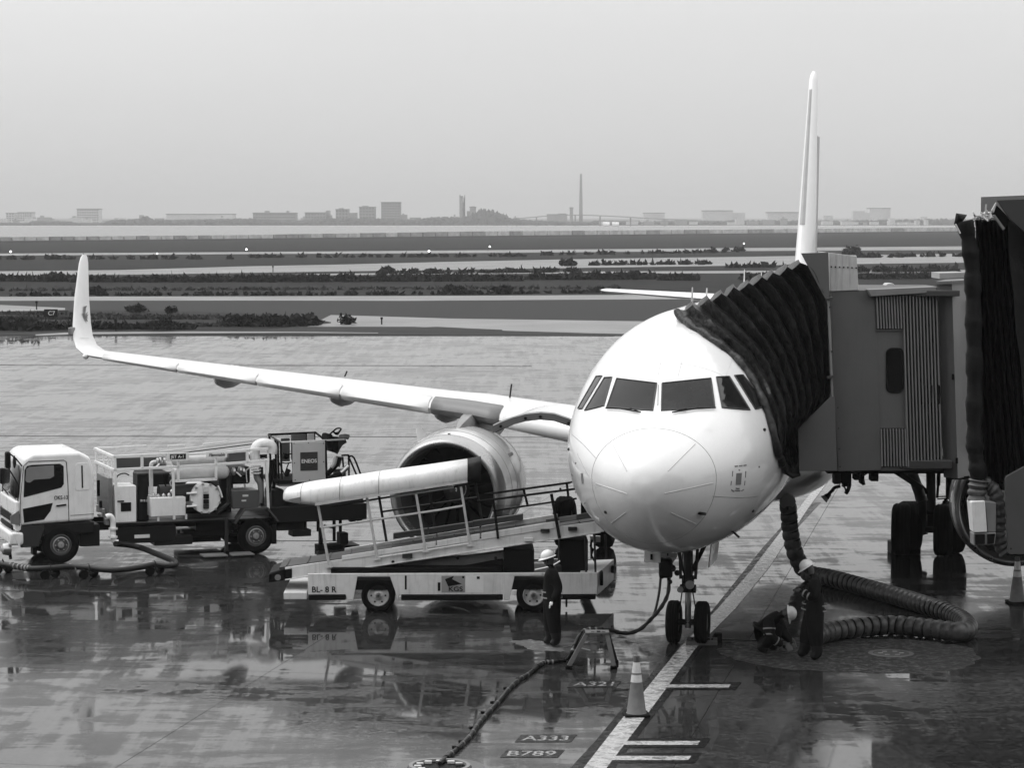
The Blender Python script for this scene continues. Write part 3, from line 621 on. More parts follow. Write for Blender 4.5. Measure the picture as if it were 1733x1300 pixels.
def outline(name, pts, r, m, parent=None, closed=True, off=.004, k=4, mirror=False, smooth=False):
    P_ = list(pts) + ([pts[0]] if closed else []); path = []
    for (x0, y0), (x1, y1) in zip(P_[:-1], P_[1:]):
        for j in range(k): path.append(hit(x0 + (x1 - x0) * j / k, y0 + (y1 - y0) * j / k, off))
    path.append(hit(*P_[-1], off)); path = [p for p in path if p is not None]
    if len(path) < 2: return None
    if mirror: path = [Vector((-p.x, p.y, p.z)) for p in path]
    return MB().tube(path, r, 6).build(name, m, parent or AL)
Z3 = lambda x, y: (940 + x / 2.708, 480 + y / 2.708)
SEAL = mat('window_seal', .02, .5); SEAM = mat('panel_seam', .30, .5); WINDSH = mat('windshield_glass', .012, .05, dirt=.4, scale=4, spec=.14)
def wnd(pts, m=None):
    q = [Z3(*p) for p in pts]; o = decal('cockpit_window', q, m or WINDSH, .007, 8, 8)
    if o: outline('window_seal', q, .014, SEAL, o, off=.008)
    return o
wnd([(282, 436), (464, 458), (446, 584), (236, 568)]); wnd([(490, 458), (712, 435), (730, 568), (486, 584)])
wnd([(738, 430), (796, 427), (890, 580), (764, 570)], GLASS); wnd([(820, 423), (858, 420), (975, 560), (915, 577)], GLASS)
wnd([(226, 432), (259, 430), (222, 562), (136, 582)]); wnd([(188, 426), (214, 424), (124, 574), (104, 573)])
# pillar between windshields, wipers, radome joint, lightning strips
outline('wiper', [Z3(235, 577), Z3(300, 580), Z3(392, 597)], .012, BLACK, closed=False, off=.03)
outline('wiper', [Z3(732, 575), Z3(650, 578), Z3(535, 598)], .012, BLACK, closed=False, off=.03)
outline('wiper_arm', [Z3(392, 597), Z3(345, 578)], .009, BLACK, closed=False, off=.03)
outline('wiper_arm', [Z3(535, 598), Z3(600, 580)], .009, BLACK, closed=False, off=.03)
b = MB()
for k in range(5): pass
o = outline('centre_post_bolts', [Z3(472, 465), Z3(469, 560)], .010, SEAM, closed=False, off=.0)
ring = [fpt(1.06 + .06 * cos(2 * pi * k / 64), 2 * pi * k / 64, -.001) for k in range(65)]
MB().tube(ring, .0075, 5).build('radome_seam', SEAM, AL)
for q in ([(262, 735), (328, 860)], [(640, 735), (515, 860)], [(185, 917), (330, 965)], [(722, 915), (500, 963)], [(322, 1050), (255, 1100)], [(527, 1050), (645, 1103)]):
    outline('lightning_strip', [Z3(*p) for p in q], 0.0065, LEADW, closed=False, off=.003, k=8)
for q in ([(74, 690), (130, 740), (185, 800)], [(100, 780), (140, 860), (185, 935)]): outline('skin_seam', [Z3(*p) for p in q], .005, SEAM, closed=False, off=0, k=8)
outline('skin_seam', [Z3(720, 975), Z3(850, 982), Z3(930, 975)], .006, SEAM, closed=False, off=0, k=8)
for s0 in (4.35, 7.1, 9.9):
    MB().tube([fpt(s0, 2 * pi * k / 64, -.0025) for k in range(65)], .005, 5).build('skin_seam', SEAM, AL)
SEAM2 = mat('faint_seam', .52, .5)
for s0 in (3.15, 5.85): MB().tube([fpt(s0, (-1.15 + 2.3 * k / 40), -.002) for k in range(41)], .005, 5).build('skin_seam', SEAM2, AL)
for th_ in (-.55, -1.0, -1.25, .55): MB().tube([fpt(3.2 + (14 - 3.2) * k / 30, th_, -.002) for k in range(31)], .0045, 5).build('skin_seam', SEAM2, AL)
for th_ in (-.10, .10): MB().tube([fpt(2.75 + .5 * k / 8, th_, -.001) for k in range(9)], .006, 5).build('skin_seam', SEAM2, AL)
for s0, th_ in ((1.9, -1.5), (2.3, -1.72), (2.35, 1.6), (1.75, -2.0), (2.6, -1.95), (3.3, -2.1)): q = fpt(s0, th_, .002); MB().lathe([(-.012, .004), (0, .018), (.012, .004)], 8, 'y', q, True).build('drain_hole', GREYP, AL)
# static port plate and its placards, small probes
decal('static_port', [Z3(829, 870), Z3(854, 868), Z3(850, 922), Z3(825, 924)], GREYP, .004, 2, 2)
for q in ([(822, 838), (836, 836)], [(842, 836), (856, 834)], [(862, 834), (874, 832)], [(812, 860), (810, 885)], [(872, 860), (870, 890)], [(806, 905), (804, 925)], [(868, 905), (866, 925)], [(806, 945), (818, 953)], [(840, 855), (845, 855)], [(826, 938), (842, 940)], [(822, 948), (846, 949)], [(852, 950), (862, 945)]):
    outline('placard', [Z3(*p) for p in q], .011, GREYP, closed=False, off=0, k=1)
decal('static_port', [Z3(117, 870), Z3(126, 870), Z3(130, 918), Z3(121, 918)], GREYP, .004, 2, 2)
for x, y in ((230, 1048), (958, 670), (905, 1042), (62, 760)):
    p = hit(*Z3(x, y), 0)
    if p: MB().lathe([(-.05, .02), (0, .03), (.04, .02)], 8, 'y', p, True).build('sensor_probe', DMETAL, AL)
p0, p1 = hit(*Z3(655, 1050), .02), hit(*Z3(680, 1054), .02); MB().bar(p0, p1, .05, .04).build('sensor_probe', BLACK, AL)
for x, y in ((810, 1135),):
    p = hit(*Z3(x, y), 0); MB().bar(p, p + Vector((.12, -.02, -.10)), .05, .03).build('drain_mast', DMETAL, AL)
# cabin windows, both sides, and the front right door outline
b = MB(); b.lathe([(0, .001), (0, .11), (.004, .125)], 16, 'x'); cwm = b.mesh('cabin_window', GLASS)
for i in range(36):
    s = 7.4 + i * .533
    if s > 26: break
    for sd in (-1, 1):
        link('cabin_window', cwm, AL, fpt(s, sd * 1.36, .004), (0, -.2 * sd * 0, 0), (sd, 1.0, 1.35))
dr = [fpt(4.6, -1.0, .002), fpt(5.4, -1.0, .002), fpt(5.42, -1.5, .002), fpt(5.4, -1.95, .002), fpt(4.62, -1.95, .002), fpt(4.6, -1.5, .002), fpt(4.6, -1.0, .002)]
MB().tube(dr, .008, 5).build('door_seam', SEAM, AL)
MB().tube([fpt(4.95, -1.62, .02), fpt(5.1, -1.62, .02)], .02, 6).build('door_handle', GREYP, AL)
# antennas on the crown
for s, h, cx in ((6.0, .42, 0), (8.3, .3, .0), (15.5, .5, 0), (19.5, .35, 0)):
    z = fsec(s)[0]; b = MB(); b.loft([[(cx - .02, s, z - .02), (cx, s - .06, z - .02), (cx + .02, s, z - .02), (cx, s + .3, z - .02)], [(cx - .008, s + .14, z + h), (cx, s + .1, z + h), (cx + .008, s + .14, z + h), (cx, s + .26, z + h)]]); b.build('antenna', WHITE, AL)
# belly fairing
b = MB(); R = []
for s in np.linspace(11.2, 21.5, 22):
    f = (s - 11.2) / 10.3; e = max(.02, sin(pi * min(1, max(0, f)))) ** .45
    R.append([(1.2 * e * 1.72 * (abs(cos(t)) ** .8) * (1 if cos(t) > 0 else -1), s, 2.35 - .98 * e * (abs(sin(t)) ** .8) * (1 if sin(t) > 0 else -.5)) for t in [2 * pi * k / 32 for k in range(32)]])
b.loft(R, True).build('belly_fairing', WHITE, AL, ang=60)
# ---- wings
def foil(n=14):
    up = []; lo = []
    for k in range(n + 1):
        x = (1 - cos(pi * k / n)) / 2; t = 5 * (.2969 * x ** .5 - .126 * x - .3516 * x * x + .2843 * x ** 3 - .1036 * x ** 4); c = .02 * 4 * x * (1 - x)
        up.append((x, t + c)); lo.append((x, -t * .85 + c))
    return up[::-1] + lo[1:-1]
FO = foil()
def wsec(w, s, z, ch, th, cant=0.0, sd=-1):
    out = []
    for x, y in FO:
        y2 = (y if y >= 0 else y) * th * ch
        out.append(Vector((sd * (w + (-sin(cant)) * y2), s + x * ch, z + cos(cant) * y2)))
    return out
WS = [(1.0, 11.45, 2.72, 6.9, .145, 0), (1.97, 11.97, 2.86, 6.3, .14, 0), (3.4, 12.72, 3.02, 5.6, .13, 0), (5.9, 14.05, 3.32, 4.65, .12, 0), (6.5, 14.36, 3.36, 4.35, .118, 0), (10.0, 16.17, 3.64, 3.42, .112, 0),
      (15.7, 19.12, 4.10, 1.86, .105, 0), (16.3, 19.43, 4.15, 1.66, .10, .02), (16.55, 19.60, 4.19, 1.54, .10, .25), (16.80, 19.84, 4.32, 1.44, .10, .7), (16.97, 20.10, 4.54, 1.36, .10, 1.1), (17.09, 20.40, 4.85, 1.26, .10, 1.35), (17.24, 20.93, 5.5, 1.02, .10, 1.42),
      (17.42, 21.75, 6.35, .66, .10, 1.45), (17.46, 21.98, 6.5, .48, .09, 1.45), (17.47, 22.15, 6.56, .25, .08, 1.45)]
def slat_piece(sd, w0, w1, m, lift=.006, par=None):
    R = []
    for w in np.linspace(w0, w1, 6):
        s, z, ch, th = [float(np.interp(w, [q[0] for q in WS], [q[i] for q in WS])) for i in (1, 2, 3, 4)]
        pr = [(x, y) for x, y in FO]; up = [(x, y) for x, y in pr[:15] if x < .16][::1]; lo = [(x, y) for x, y in pr[15:] if x < .10][::-1]
        prof = up + lo[::-1][::-1]; prof = up + [(x, y) for x, y in sorted(lo)]
        ring = [Vector((sd * w, s + x * ch - lift, z + y * th * ch + (lift if y > 0 else -lift))) for x, y in prof]
        R.append(ring)
    b = MB(); b.loft(R, False, closed=False); o = b.build('slat', m, par, ang=60); so = o.modifiers.new('solid', 'SOLIDIFY'); so.thickness = .02; so.offset = 1; return o
def make_wing(sd):
    b = MB(); b.loft([wsec(w, s, z, ch, th, c, sd) for w, s, z, ch, th, c in WS], True)
    wg = b.build('wing', WING, AL, ang=50)
    for w0, w1 in ((2.6, 4.9), (6.75, 9.0), (9.06, 11.3), (11.36, 13.6), (13.66, 15.9)): slat_piece(sd, w0, w1, WHITE, .008, wg)
    slat_piece(sd, 5.0, 6.68, DARKW, .004, wg)
    for w, L, r in ((6.9, 3.2, .30), (9.6, 2.9, .27), (12.75, 2.5, .24)):
        s, z, ch = [float(np.interp(w, [q[0] for q in WS], [q[i] for q in WS])) for i in (1, 2, 3)]
        b = MB(); b.lathe([(-L * .5, .02), (-L * .42, r * .55), (-L * .2, r * .95), (0, r), (L * .25, r * .8), (L * .5, .03)], 16, 'y', (0, 0, 0), True)
        b.v = [(x * .8, y, zz * 1.15) for x, y, zz in b.v]
        b.build('flap_track_fairing', WING, wg, loc=(sd * w, s + ch * .72, z - r * .75))
    # winglet root lens, navigation light
    s0 = 19.55; MB().lathe([(-.1, .01), (-.06, .06), (.02, .08), (.12, .05)], 12, 'y', (sd * 16.45, s0 - .02, 4.13), True).build('landing_lens', WHITE, wg)
    MB().box(sd * 17.06 - .05, sd * 17.06 + .05, 20.1, 20.35, 4.62, 4.80).build('navigation_light', GREYP, wg, .02)
    # refuelling flap and vortex marker on top
    for w, xx, hh in ((9.7, .75, .06), (5.2, .42, .38)):
        s, z, ch = [float(np.interp(w, [q[0] for q in WS], [q[i] for q in WS])) for i in (1, 2, 3)]
        MB().bar((sd * w, s + ch * xx, z + .15), (sd * w + .06, s + ch * xx, z + .22 + hh), .03, .03).build('wing_mast', BLACK, wg)
    # aileron and flap hinge lines
    for w0, w1, fr in ((2.2, 12.6, .80), (12.7, 15.9, .78)):
        pth = []
        for w in np.linspace(w0, w1, 12):
            s, z, ch, th = [float(np.interp(w, [q[0] for q in WS], [q[i] for q in WS])) for i in (1, 2, 3, 4)]
            t = 5 * (.2969 * fr ** .5 - .126 * fr - .3516 * fr ** 2 + .2843 * fr ** 3 - .1036 * fr ** 4) + .02 * 4 * fr * (1 - fr); pth.append((sd * w, s + fr * ch, z + t * th * ch))
        MB().tube(pth, .010, 4).build('hinge_seam', GREYP, wg)
    return wg
wl = make_wing(-1); wr = make_wing(1)
# swallow emblem on the winglet, on the face turned to the fuselage
WFALL = Vector((0, 0, 0))
def wing_decal(name, polys, m, par):
    b = MB()
    for poly in polys: 
        vs = []
        for px, py in poly:
            d = ray(px, py); dl = Vector((d.dot(FA.u), d.dot(FA.v), d.z)).normalized(); p, n, i, t = wbvh.ray_cast(CL, dl)
            if p is None: p, n = WFALL, Vector((1, 0, 0)); q_t = (17.1 * -1 - CL.x) / dl.x; p = CL + dl * q_t
            if n.dot(dl) > 0: n = -n
            vs.append(p + n * .03)
        b.add(vs, [tuple(range(len(vs)))])
    return b.build(name, m, par)
wb = MB(); wb.loft([wsec(w, s, z, ch, th, c, -1) for w, s, z, ch, th, c in WS], True); wbvh = BVHTree.FromPolygons([Vector(v) for v in wb.v], wb.f)
Z4 = lambda x, y: (90 + x / 5.91, 420 + y / 5.91)
wing_decal('swallow_emblem', [[Z4(*p) for p in q] for q in ([(300, 584), (328, 577), (318, 600), (310, 660), (300, 655), (296, 620)], [(283, 655), (296, 650), (310, 660), (322, 690), (337, 738), (320, 730), (300, 690)], [(312, 660), (340, 636), (324, 665), (318, 678)], [(316, 672), (340, 662), (330, 690), (340, 715), (322, 692)])], mat('emblem_blue', .05, .4), wl)
wing_decal('winglet_seam', [[Z4(*p) for p in q] for q in ([(262, 903), (352, 906), (352, 909), (262, 906)],)], SEAM, wl)
# ---- tail
def surf(name, secs, m, par=AL, vertical=False, sd=1):
    R = []
    for sec in secs:
        a, s, h, ch, th = sec
        ring = []
        for x, y in FO:
            yy = y * th * ch
            ring.append(Vector((yy, s + x * ch, h)) if vertical else Vector((sd * a, s + x * ch, h + yy)))
        R.append(ring)
    return MB().loft(R, True).build(name, m, par, ang=50)
FIN = mat('fin_paint', .72, .3, coat=.4, dirt=.06)
FIND = mat('fin_leading_edge', .33, .35, dirt=.1)
fin = surf('fin', [(0, 29.3, 5.4, 7.2, .055), (0, 30.6, 5.95, 5.9, .085), (0, 31.7, 7.0, 5.1, .095), (0, 35.0, 11.5, 2.45, .10), (0, 35.3, 11.66, 2.1, .09), (0, 35.8, 11.78, 1.5, .06)], FIN, vertical=True)
R = []
for h, s, ch in ((7.3, 31.92, 4.95), (11.2, 34.78, 2.62)):
    t = [(x, y) for x, y in FO if x < .02]; t = sorted([q for q in t if q[1] >= 0], key=lambda q: -q[0]) + sorted([q for q in t if q[1] < 0], key=lambda q: q[0])
    R.append([Vector((y * .1 * ch * 1.05, s + x * ch - .012, h)) for x, y in t])
MB().loft(R, False, closed=False).build('fin_leading_edge', FIND, fin)
b = MB(); RU = [Vector((.0, 0, 0))]
rud = []
for h, s, ch in ((6.0, 35.0, 1.5), (8.4, 35.9, 1.15), (9.9, 36.45, .95)):
    rud.append([Vector((-.075, s, h)), Vector((.30 * .35, s, h)), Vector((.1, s + ch * .95, h)), Vector((.02, s + ch, h))])
b.loft(rud, True).build('rudder', FIND, fin)
for sd in (-1, 1):
    surf('tailplane', [(.2, 31.6, 5.05, 3.9, .09), (1.2, 32.25, 5.10, 3.4, .09), (6.1, 35.35, 5.32, 1.45, .08), (6.25, 35.6, 5.33, 1.1, .05)], WHITE, sd=sd)
# ---- engines
LIP = mat('inlet_lip_metal', .38, .28, metal=.85, dirt=.12, scale=3); NAC = mat('nacelle_paint', .5, .2, coat=.5, dirt=.06, scale=1.2); INL = mat('inlet_liner', .05, .5, dirt=.1); FANM = mat('fan_blade_titanium', .05, .3, metal=.6, dirt=.1)
def make_engine(sd):
    C = (sd * 5.75, 11.55, 1.80)
    e = empty('engine', C); e.parent = AL; e.empty_display_size = .3
    MB().lathe([(.42, 1.225), (.8, 1.262), (1.3, 1.285), (2.0, 1.285), (2.8, 1.20), (3.4, 1.07), (3.75, .97), (3.70, .93), (3.2, .95)], 64, 'y').build('nacelle', NAC, e, ang=50)
    MB().lathe([(.42, 1.222), (.22, 1.195), (.09, 1.16), (.02, 1.125), (0, 1.09), (.02, 1.055), (.10, 1.02), (.25, .985)], 64, 'y').build('inlet_lip', LIP, e, ang=60)
    MB().lathe([(.25, .985), (.6, .965), (1.1, .985), (1.5, .985)], 64, 'y').build('inlet_duct', INL, e, ang=60)
    MB().lathe([(1.48, .99), (1.48, .2)], 48, 'y').build('fan_stator', BLACK, e)
    b = MB(); b.lathe([(.75, .005), (.82, .08), (.95, .17), (1.12, .26), (1.22, .29)], 32, 'y'); sp = b.build('spinner', INL, e, ang=60)
    sw = [(( .07 + .16 * k / 24) * cos(k * .28), .70 + .5 * (.07 + .16 * k / 24) / .27 * .93, (.07 + .16 * k / 24) * sin(k * .28)) for k in range(25)]
    MB().tube([(x, y - .0, z) for x, y, z in sw], .022, 6).build('spinner_swirl', mat('swirl_white', .7, .4), sp)
    b = MB(); R = []
    for r, tw, c, sw_ in ((.27, .35, .20, 0), (.5, .7, .26, .03), (.75, .95, .30, .02), (.955, 1.1, .27, -.06)):
        dx, dy = sin(tw) * c / 2, cos(tw) * c / 2
        R.append([Vector((-dx + sw_, 1.22 - dy, r)), Vector((-.01 + sw_, 1.20, r)), Vector((dx + sw_, 1.22 + dy, r)), Vector((.01 + sw_, 1.24, r))])
    b.loft(R, True); bm_ = b.mesh('fan_blade', FANM, 60)
    for k in range(18): link('fan_blade', bm_, e, (0, 0, 0), (0, 2 * pi * k / 18 + .1, 0))
    MB().lathe([(3.1, .72), (3.9, .66), (4.6, .50), (4.55, .44), (4.2, .35), (5.0, .12), (5.2, .01)], 32, 'y').build('exhaust_core', DMETAL, e, ang=50)
    # seams and latches on the cowl
    MB().tube([(1.288 * cos(t), 1.35, 1.288 * sin(t)) for t in [2 * pi * k / 64 for k in range(65)]], .006, 4).build('cowl_seam', SEAM, e)
    MB().tube([(1.268 * cos(t), .86, 1.268 * sin(t)) for t in [2 * pi * k / 64 for k in range(65)]], .005, 4).build('cowl_seam', SEAM, e)
    MB().cyl((0, .5, 1.22), (0, .5, 1.245), .03, 10).build('cowl_bolt', BLACK, e)
    # strake, pylon
    for a, cl in ((-2.35 if False else -.62, 1), (.98, 0)):
        q = Vector((sin(a), 0, cos(a)));
        m_ = NAC
        if cl: R = [[q * 1.25 + Vector((0, y, 0)) + Vector((cos(a), 0, -sin(a))) * t for y, t in ((.75, 0), (1.3, .025), (1.9, 0), (1.3, -.025))], [q * 1.55 + Vector((0, y, 0)) + Vector((cos(a), 0, -sin(a))) * t for y, t in ((1.35, 0), (1.45, .008), (1.75, 0), (1.45, -.008))]]; nm = 'strake'
        else: R = [[q * 1.27 + Vector((0, y, 0)) + Vector((cos(a), 0, -sin(a))) * t for y, t in ((1.45, .04), (1.45, -.04), (1.8, -.04), (1.8, .04))], [q * 1.33 + Vector((0, y, 0)) + Vector((cos(a), 0, -sin(a))) * t for y, t in ((1.5, .03), (1.5, -.03), (1.75, -.03), (1.75, .03))]]; nm = 'cowl_vent'; m_ = GREYP
        MB().loft(R, True).build(nm, m_, e)
    R = []
    for y, zt, zb, w in ((1.2, 1.25, 1.15, .03), (1.6, 1.36, 1.1, .10), (2.1, 1.46, 1.0, .16), (2.8, 1.54, .9, .19), (3.6, 1.56, .8, .20), (4.6, 1.35, .75, .18), (6.2, 1.1, .85, .05)):
        R.append([(w * .6, y, zt), (w, y, zt - .12), (w, y, zb), (-w, y, zb), (-w, y, zt - .12), (-w * .6, y, zt)])
    MB().loft(R, True).build('pylon', mat('pylon_grey', .2, .35, dirt=.25, scale=4), e, ang=40)
    return e
make_engine(-1); make_engine(1)
# ---- landing gear
def wheel_mesh(nm_t, nm_r, R_, w, rr, tyre=RUBBER, rim=GREYP, grooves=True):
    b = MB(); h = w / 2
    pr = [(-h * .62, rr), (-h * .9, rr + (R_ - rr) * .25), (-h, rr + (R_ - rr) * .6), (-h * .85, R_ - (R_ - rr) * .12), (-h * .55, R_)]
    if grooves: pr += [(-h * .42, R_), (-h * .4, R_ - .012), (-h * .34, R_ - .012), (-h * .32, R_), (-h * .06, R_), (-h * .04, R_ - .012), (h * .04, R_ - .012), (h * .06, R_), (h * .32, R_), (h * .34, R_ - .012), (h * .4, R_ - .012), (h * .42, R_)]
    pr += [(h * .55, R_), (h * .85, R_ - (R_ - rr) * .12), (h, rr + (R_ - rr) * .6), (h * .9, rr + (R_ - rr) * .25), (h * .62, rr)]
    b.lathe(pr, 40, 'x'); t = b.mesh(nm_t, tyre, 50)
    b = MB(); b.lathe([(-h * .62, rr), (-h * .7, rr * .92), (-h * .35, rr * .85), (-h * .28, rr * .5), (-h * .5, rr * .38), (-h * .55, .01)], 32, 'x'); b.lathe([(h * .62, rr), (h * .7, rr * .92), (h * .35, rr * .85), (h * .28, rr * .5), (h * .5, rr * .38), (h * .55, .01)], 32, 'x')
    for k in range(6):
        t_ = 2 * pi * k / 6
        for s_ in (-1, 1): b.cyl((s_ * h * .25, rr * .66 * cos(t_), rr * .66 * sin(t_)), (s_ * h * .38, rr * .66 * cos(t_), rr * .66 * sin(t_)), rr * .09, 8, mi=1)
    r_ = b.mesh(nm_r, [rim, BLACK], 40); return t, r_
def gear(main, w, s, R_, wd, spread, top, rr):
    g = empty('landing_gear' if main else 'nose_gear', (w, s, 0)); g.parent = AL
    t, r_ = wheel_mesh('tyre', 'rim', R_, wd, rr, rim=mat('gear_rim', .12, .5))
    for sd in (-1, 1):
        wh = link('wheel', t, g, (sd * spread, 0, R_)); link('rim', r_, wh)
    MB().cyl((-spread, 0, R_), (spread, 0, R_), .07 if main else .055, 12).build('axle', DMETAL, g)
    MB().cyl((0, 0, R_ - .1), (0, 0, 1.0 if not main else 1.3), .055 if not main else .09, 16).build('piston', METAL if not main else DMETAL, g)
    MB().cyl((0, 0, .92 if not main else 1.2), (0 if not main else (-.55 if w > 0 else .55), -.05 if not main else .5, top), .085 if not main else .12, 16).build('strut', DMETAL, g)
    b = MB(); b.bar((0, .08, R_ + .05), (0, .32, R_ + .28), .09, .035); b.bar((0, .32, R_ + .28), (0, .1, R_ + .62), .11, .035); b.build('torque_link', DMETAL, g)
    return g
ng = gear(False, 0.08, 5.07, .38, .235, .25, 2.05, .19)
b = MB(); b.cyl((-.14, -.02, .98), (.14, -.02, .98), .075, 12); b.cyl((-.1, -.02, 1.12), (.1, -.02, 1.12), .10, 12); b.build('steering_collar', DMETAL, ng)
b = MB()
for x in (-.13, .13): b.bar((x, -.02, 1.15), (x * 1.3, .1, 1.95), .05)
b.bar((-.07, 0, 1.25), (-.30, .1, 1.95), .04); b.bar((.07, .05, 1.3), (.35, .7, 1.95), .07); b.build('drag_strut', DMETAL, ng)
b = MB()
for x in (-.05, .05): b.tube(smooth_path([(x, -.1, 1.9), (x * 1.8, -.14, 1.5), (x, -.12, 1.2), (x * 2, -.1, .9), (x * 3, -.02, .55)], 4), .012, 6)
b.build('hydraulic_line', BLACK, ng)
MB().lathe([(-.06, .075), (-.05, .08), (.03, .07), (.05, .02)], 14, 'y', (.05, -.12, 1.07), True).build('taxi_light', METAL, ng)
MB().lathe([(-.06, .055), (.03, .05), (.05, .02)], 14, 'y', (-.12, -.12, .98), True).build('taxi_light', METAL, ng)
for sd in (-1, 1):
    b = MB(); b.add([(sd * .42, -.4 + .2, 1.86), (sd * .42, 1.2, 1.86), (sd * .36, 1.2, 1.35), (sd * .34, .1, 1.35), (sd * .44, -.2, 1.86), (sd * .44, 1.2, 1.86), (sd * .38, 1.2, 1.35), (sd * .36, .1, 1.35)], [(0, 1, 2, 3), (7, 6, 5, 4), (0, 3, 7, 4), (1, 5, 6, 2), (2, 6, 7, 3), (0, 4, 5, 1)]); b.build('gear_door', WHITE if sd > 0 else GREYP, ng)
# ground power panel with its plug, forward of the gear
b = MB().box(-.42, -.14, -1.25, -1.2, 1.66, 1.86); b.build('power_panel_door', WHITE, AL, .01, loc=(-.05, 4.6, 0))
MB().box(-.02, .02, -.01, 0, -.05, .05).build('panel_slot', BLACK, AL, loc=(-.34, 3.34, 1.76))
for sd in (-1, 1):
    g = gear(True, sd * 3.8, 17.6, .58, .42, .46, 2.6, .27)
    b = MB(); b.bar((0, 0, 1.5), (-sd * 1.6, 0, 2.5), .12); b.build('side_brace', DMETAL, g)
# ---- forward cargo door, swung open over the loader
cd = empty('cargo_door', (0, 0, 0)); cd.parent = AL
pc = [(834, 719), (848, 712.5), (866, 705.5), (890, 699), (915, 696.5), (938, 698.5), (963, 707), (985, 717), (1005, 728)]
prof = []
for x, y in pc:
    q = FA.on(x, y, 8.15); prof.append(q)
top = []; bot = []
for i, q in enumerate(prof):
    a = prof[max(0, i - 1)]; c = prof[min(len(prof) - 1, i + 1)]; t = (c - a).normalized(); nrm = Vector((-t.z, 0, t.x)) if t.x > 0 else Vector((t.z, 0, -t.x))
    top.append(q + nrm * .0); bot.append(q - nrm * (.035))
L = 1.85
b = MB(); poly = top + bot[::-1]; b.loft([[Vector((p.x, 8.15, p.z)) for p in poly], [Vector((p.x, 8.15 + L, p.z)) for p in poly]], True); b.build('door_skin', WHITE, cd)
RIMG = mat('door_rim', .10, .5)
for nm, y0, y1 in (('door_rim', 8.13, 8.18), ('door_rim', 9.97, 10.02)):
    poly = [q - Vector((0, 0, .025)) for q in prof] + [q - Vector((0, 0, .16)) for q in prof[::-1]]
    b = MB(); b.loft([[Vector((p.x, y0, p.z)) for p in poly], [Vector((p.x, y1, p.z)) for p in poly]], True); o = b.build(nm, RIMG, cd)
for k in (1, 3, 4, 6): q = prof[k] - Vector((0, 0, .1)); MB().cyl((q.x, 8.10, q.z), (q.x, 8.14, q.z), .028, 10).build('rim_bolt', BLACK, cd)
MB().bar((prof[0].x + .02, 8.2, prof[0].z - .1), (prof[0].x + .02, 9.95, prof[0].z - .1), .06, .1).build('door_sill', BLACK, cd)
b = MB()
R = [fpt(s, th, .004) for s, th in ((8.2, -1.75), (10.0, -1.75), (10.0, -2.35), (8.2, -2.35))]
b.loft([[fpt(8.2 + 1.8 * i / 6, -1.75 - .6 * j / 6, .004) for i in range(7)] for j in range(7)], False, closed=False); b.build('cargo_opening', BLACK, AL)
# ================================================================== BELT LOADER
LF = Frame(G(770, 1038), radians(1.0))
BL = empty('belt_loader', LF.o, LF.a, 'white belt loader with raised canopied conveyor at the airliner cargo hold', 'belt loader')
YW_ = 2.0
Q5 = lambda x, y: (440 + x / 4.333, 760 + y / 4.333)
Q6 = lambda x, y: (720 + x / 3.938, 780 + y / 3.938)
Q2 = lambda x, y: (420 + x / 2.708, 680 + y / 2.708)
def lp(p, off=0.0): return LF.on(p[0], p[1], off)
def xz(p, off=0.0): q = LF.on(p[0], p[1], off); return (q.x, q.z)
body = [xz(p) for p in [(521, 971.5), (1011, 969.5), (1011, 1006), (945, 1006.5), (938, 975), (871, 975.5), (862, 1016), (853, 1016), (853, 1007), (676, 1007), (674, 1016), (660, 976.5), (605, 976.5), (598, 1016), (587, 1016), (585, 1007), (521, 1007)]]
MB().prism(body, 0, .05).build('side_panel', LOADW, BL, .008)
MB().prism(body, YW_ - .05, YW_).build('side_panel', LOADW, BL, .008)
x0, z0 = xz((521, 1007)); x1, z1 = xz((1011, 972))
MB().box(x0 + .03, x1 - .03, .06, YW_ - .06, z0 + .08, z1 - .12).build('chassis', BLACK, BL)
MB().box(x0 + .02, x1 - .02, .05, YW_ - .05, z1 - .12, z1 - .07).build('deck', DMETAL, BL)
for a, c in (((521, 1006.5), (587, 1016)), ((677, 1006.5), (853, 1016)), ((945, 1006.5), (1010, 1015))):
    qa, qc = xz(a), xz(c); MB().box(qa[0] + .02, qc[0] - .02, -.03, .05, qc[1], qa[1]).build('rubber_bumper', BLACK, BL, .02)
qa, qc = xz((480, 1003)), xz((520.5, 1015)); MB().box(qa[0], qc[0] - .01, 0.0, YW_, qc[1], qa[1]).build('tow_step', LOADW, BL, .012)
# rear platform, running out to the far side
qa = xz((1011, 971)); qb = xz((1011, 1008)); b = MB(); fx = lp((1039, 945), YW_).x
b.loft([[(qa[0] + .01, .055, qb[1]), (fx, YW_, qb[1]), (x1 - .3, YW_ - .06, qb[1]), (x1 - .3, .055, qb[1])], [(qa[0] + .01, .055, qa[1]), (fx, YW_, qa[1]), (x1 - .3, YW_ - .06, qa[1] - .02), (x1 - .3, .055, qa[1] - .02)]]); b.build('rear_panel', LOADW, BL, .008)
for y, z in ((.35, .55), (.35, .68), (1.7, .60)):
    fx2 = qa[0] + .01 + (fx - qa[0]) * y / YW_; MB().box(fx2 - .02, fx2 + .04, y - .1, y + .1, z - .07, z + .07).build('tail_lamp', BLACK, BL, .01)
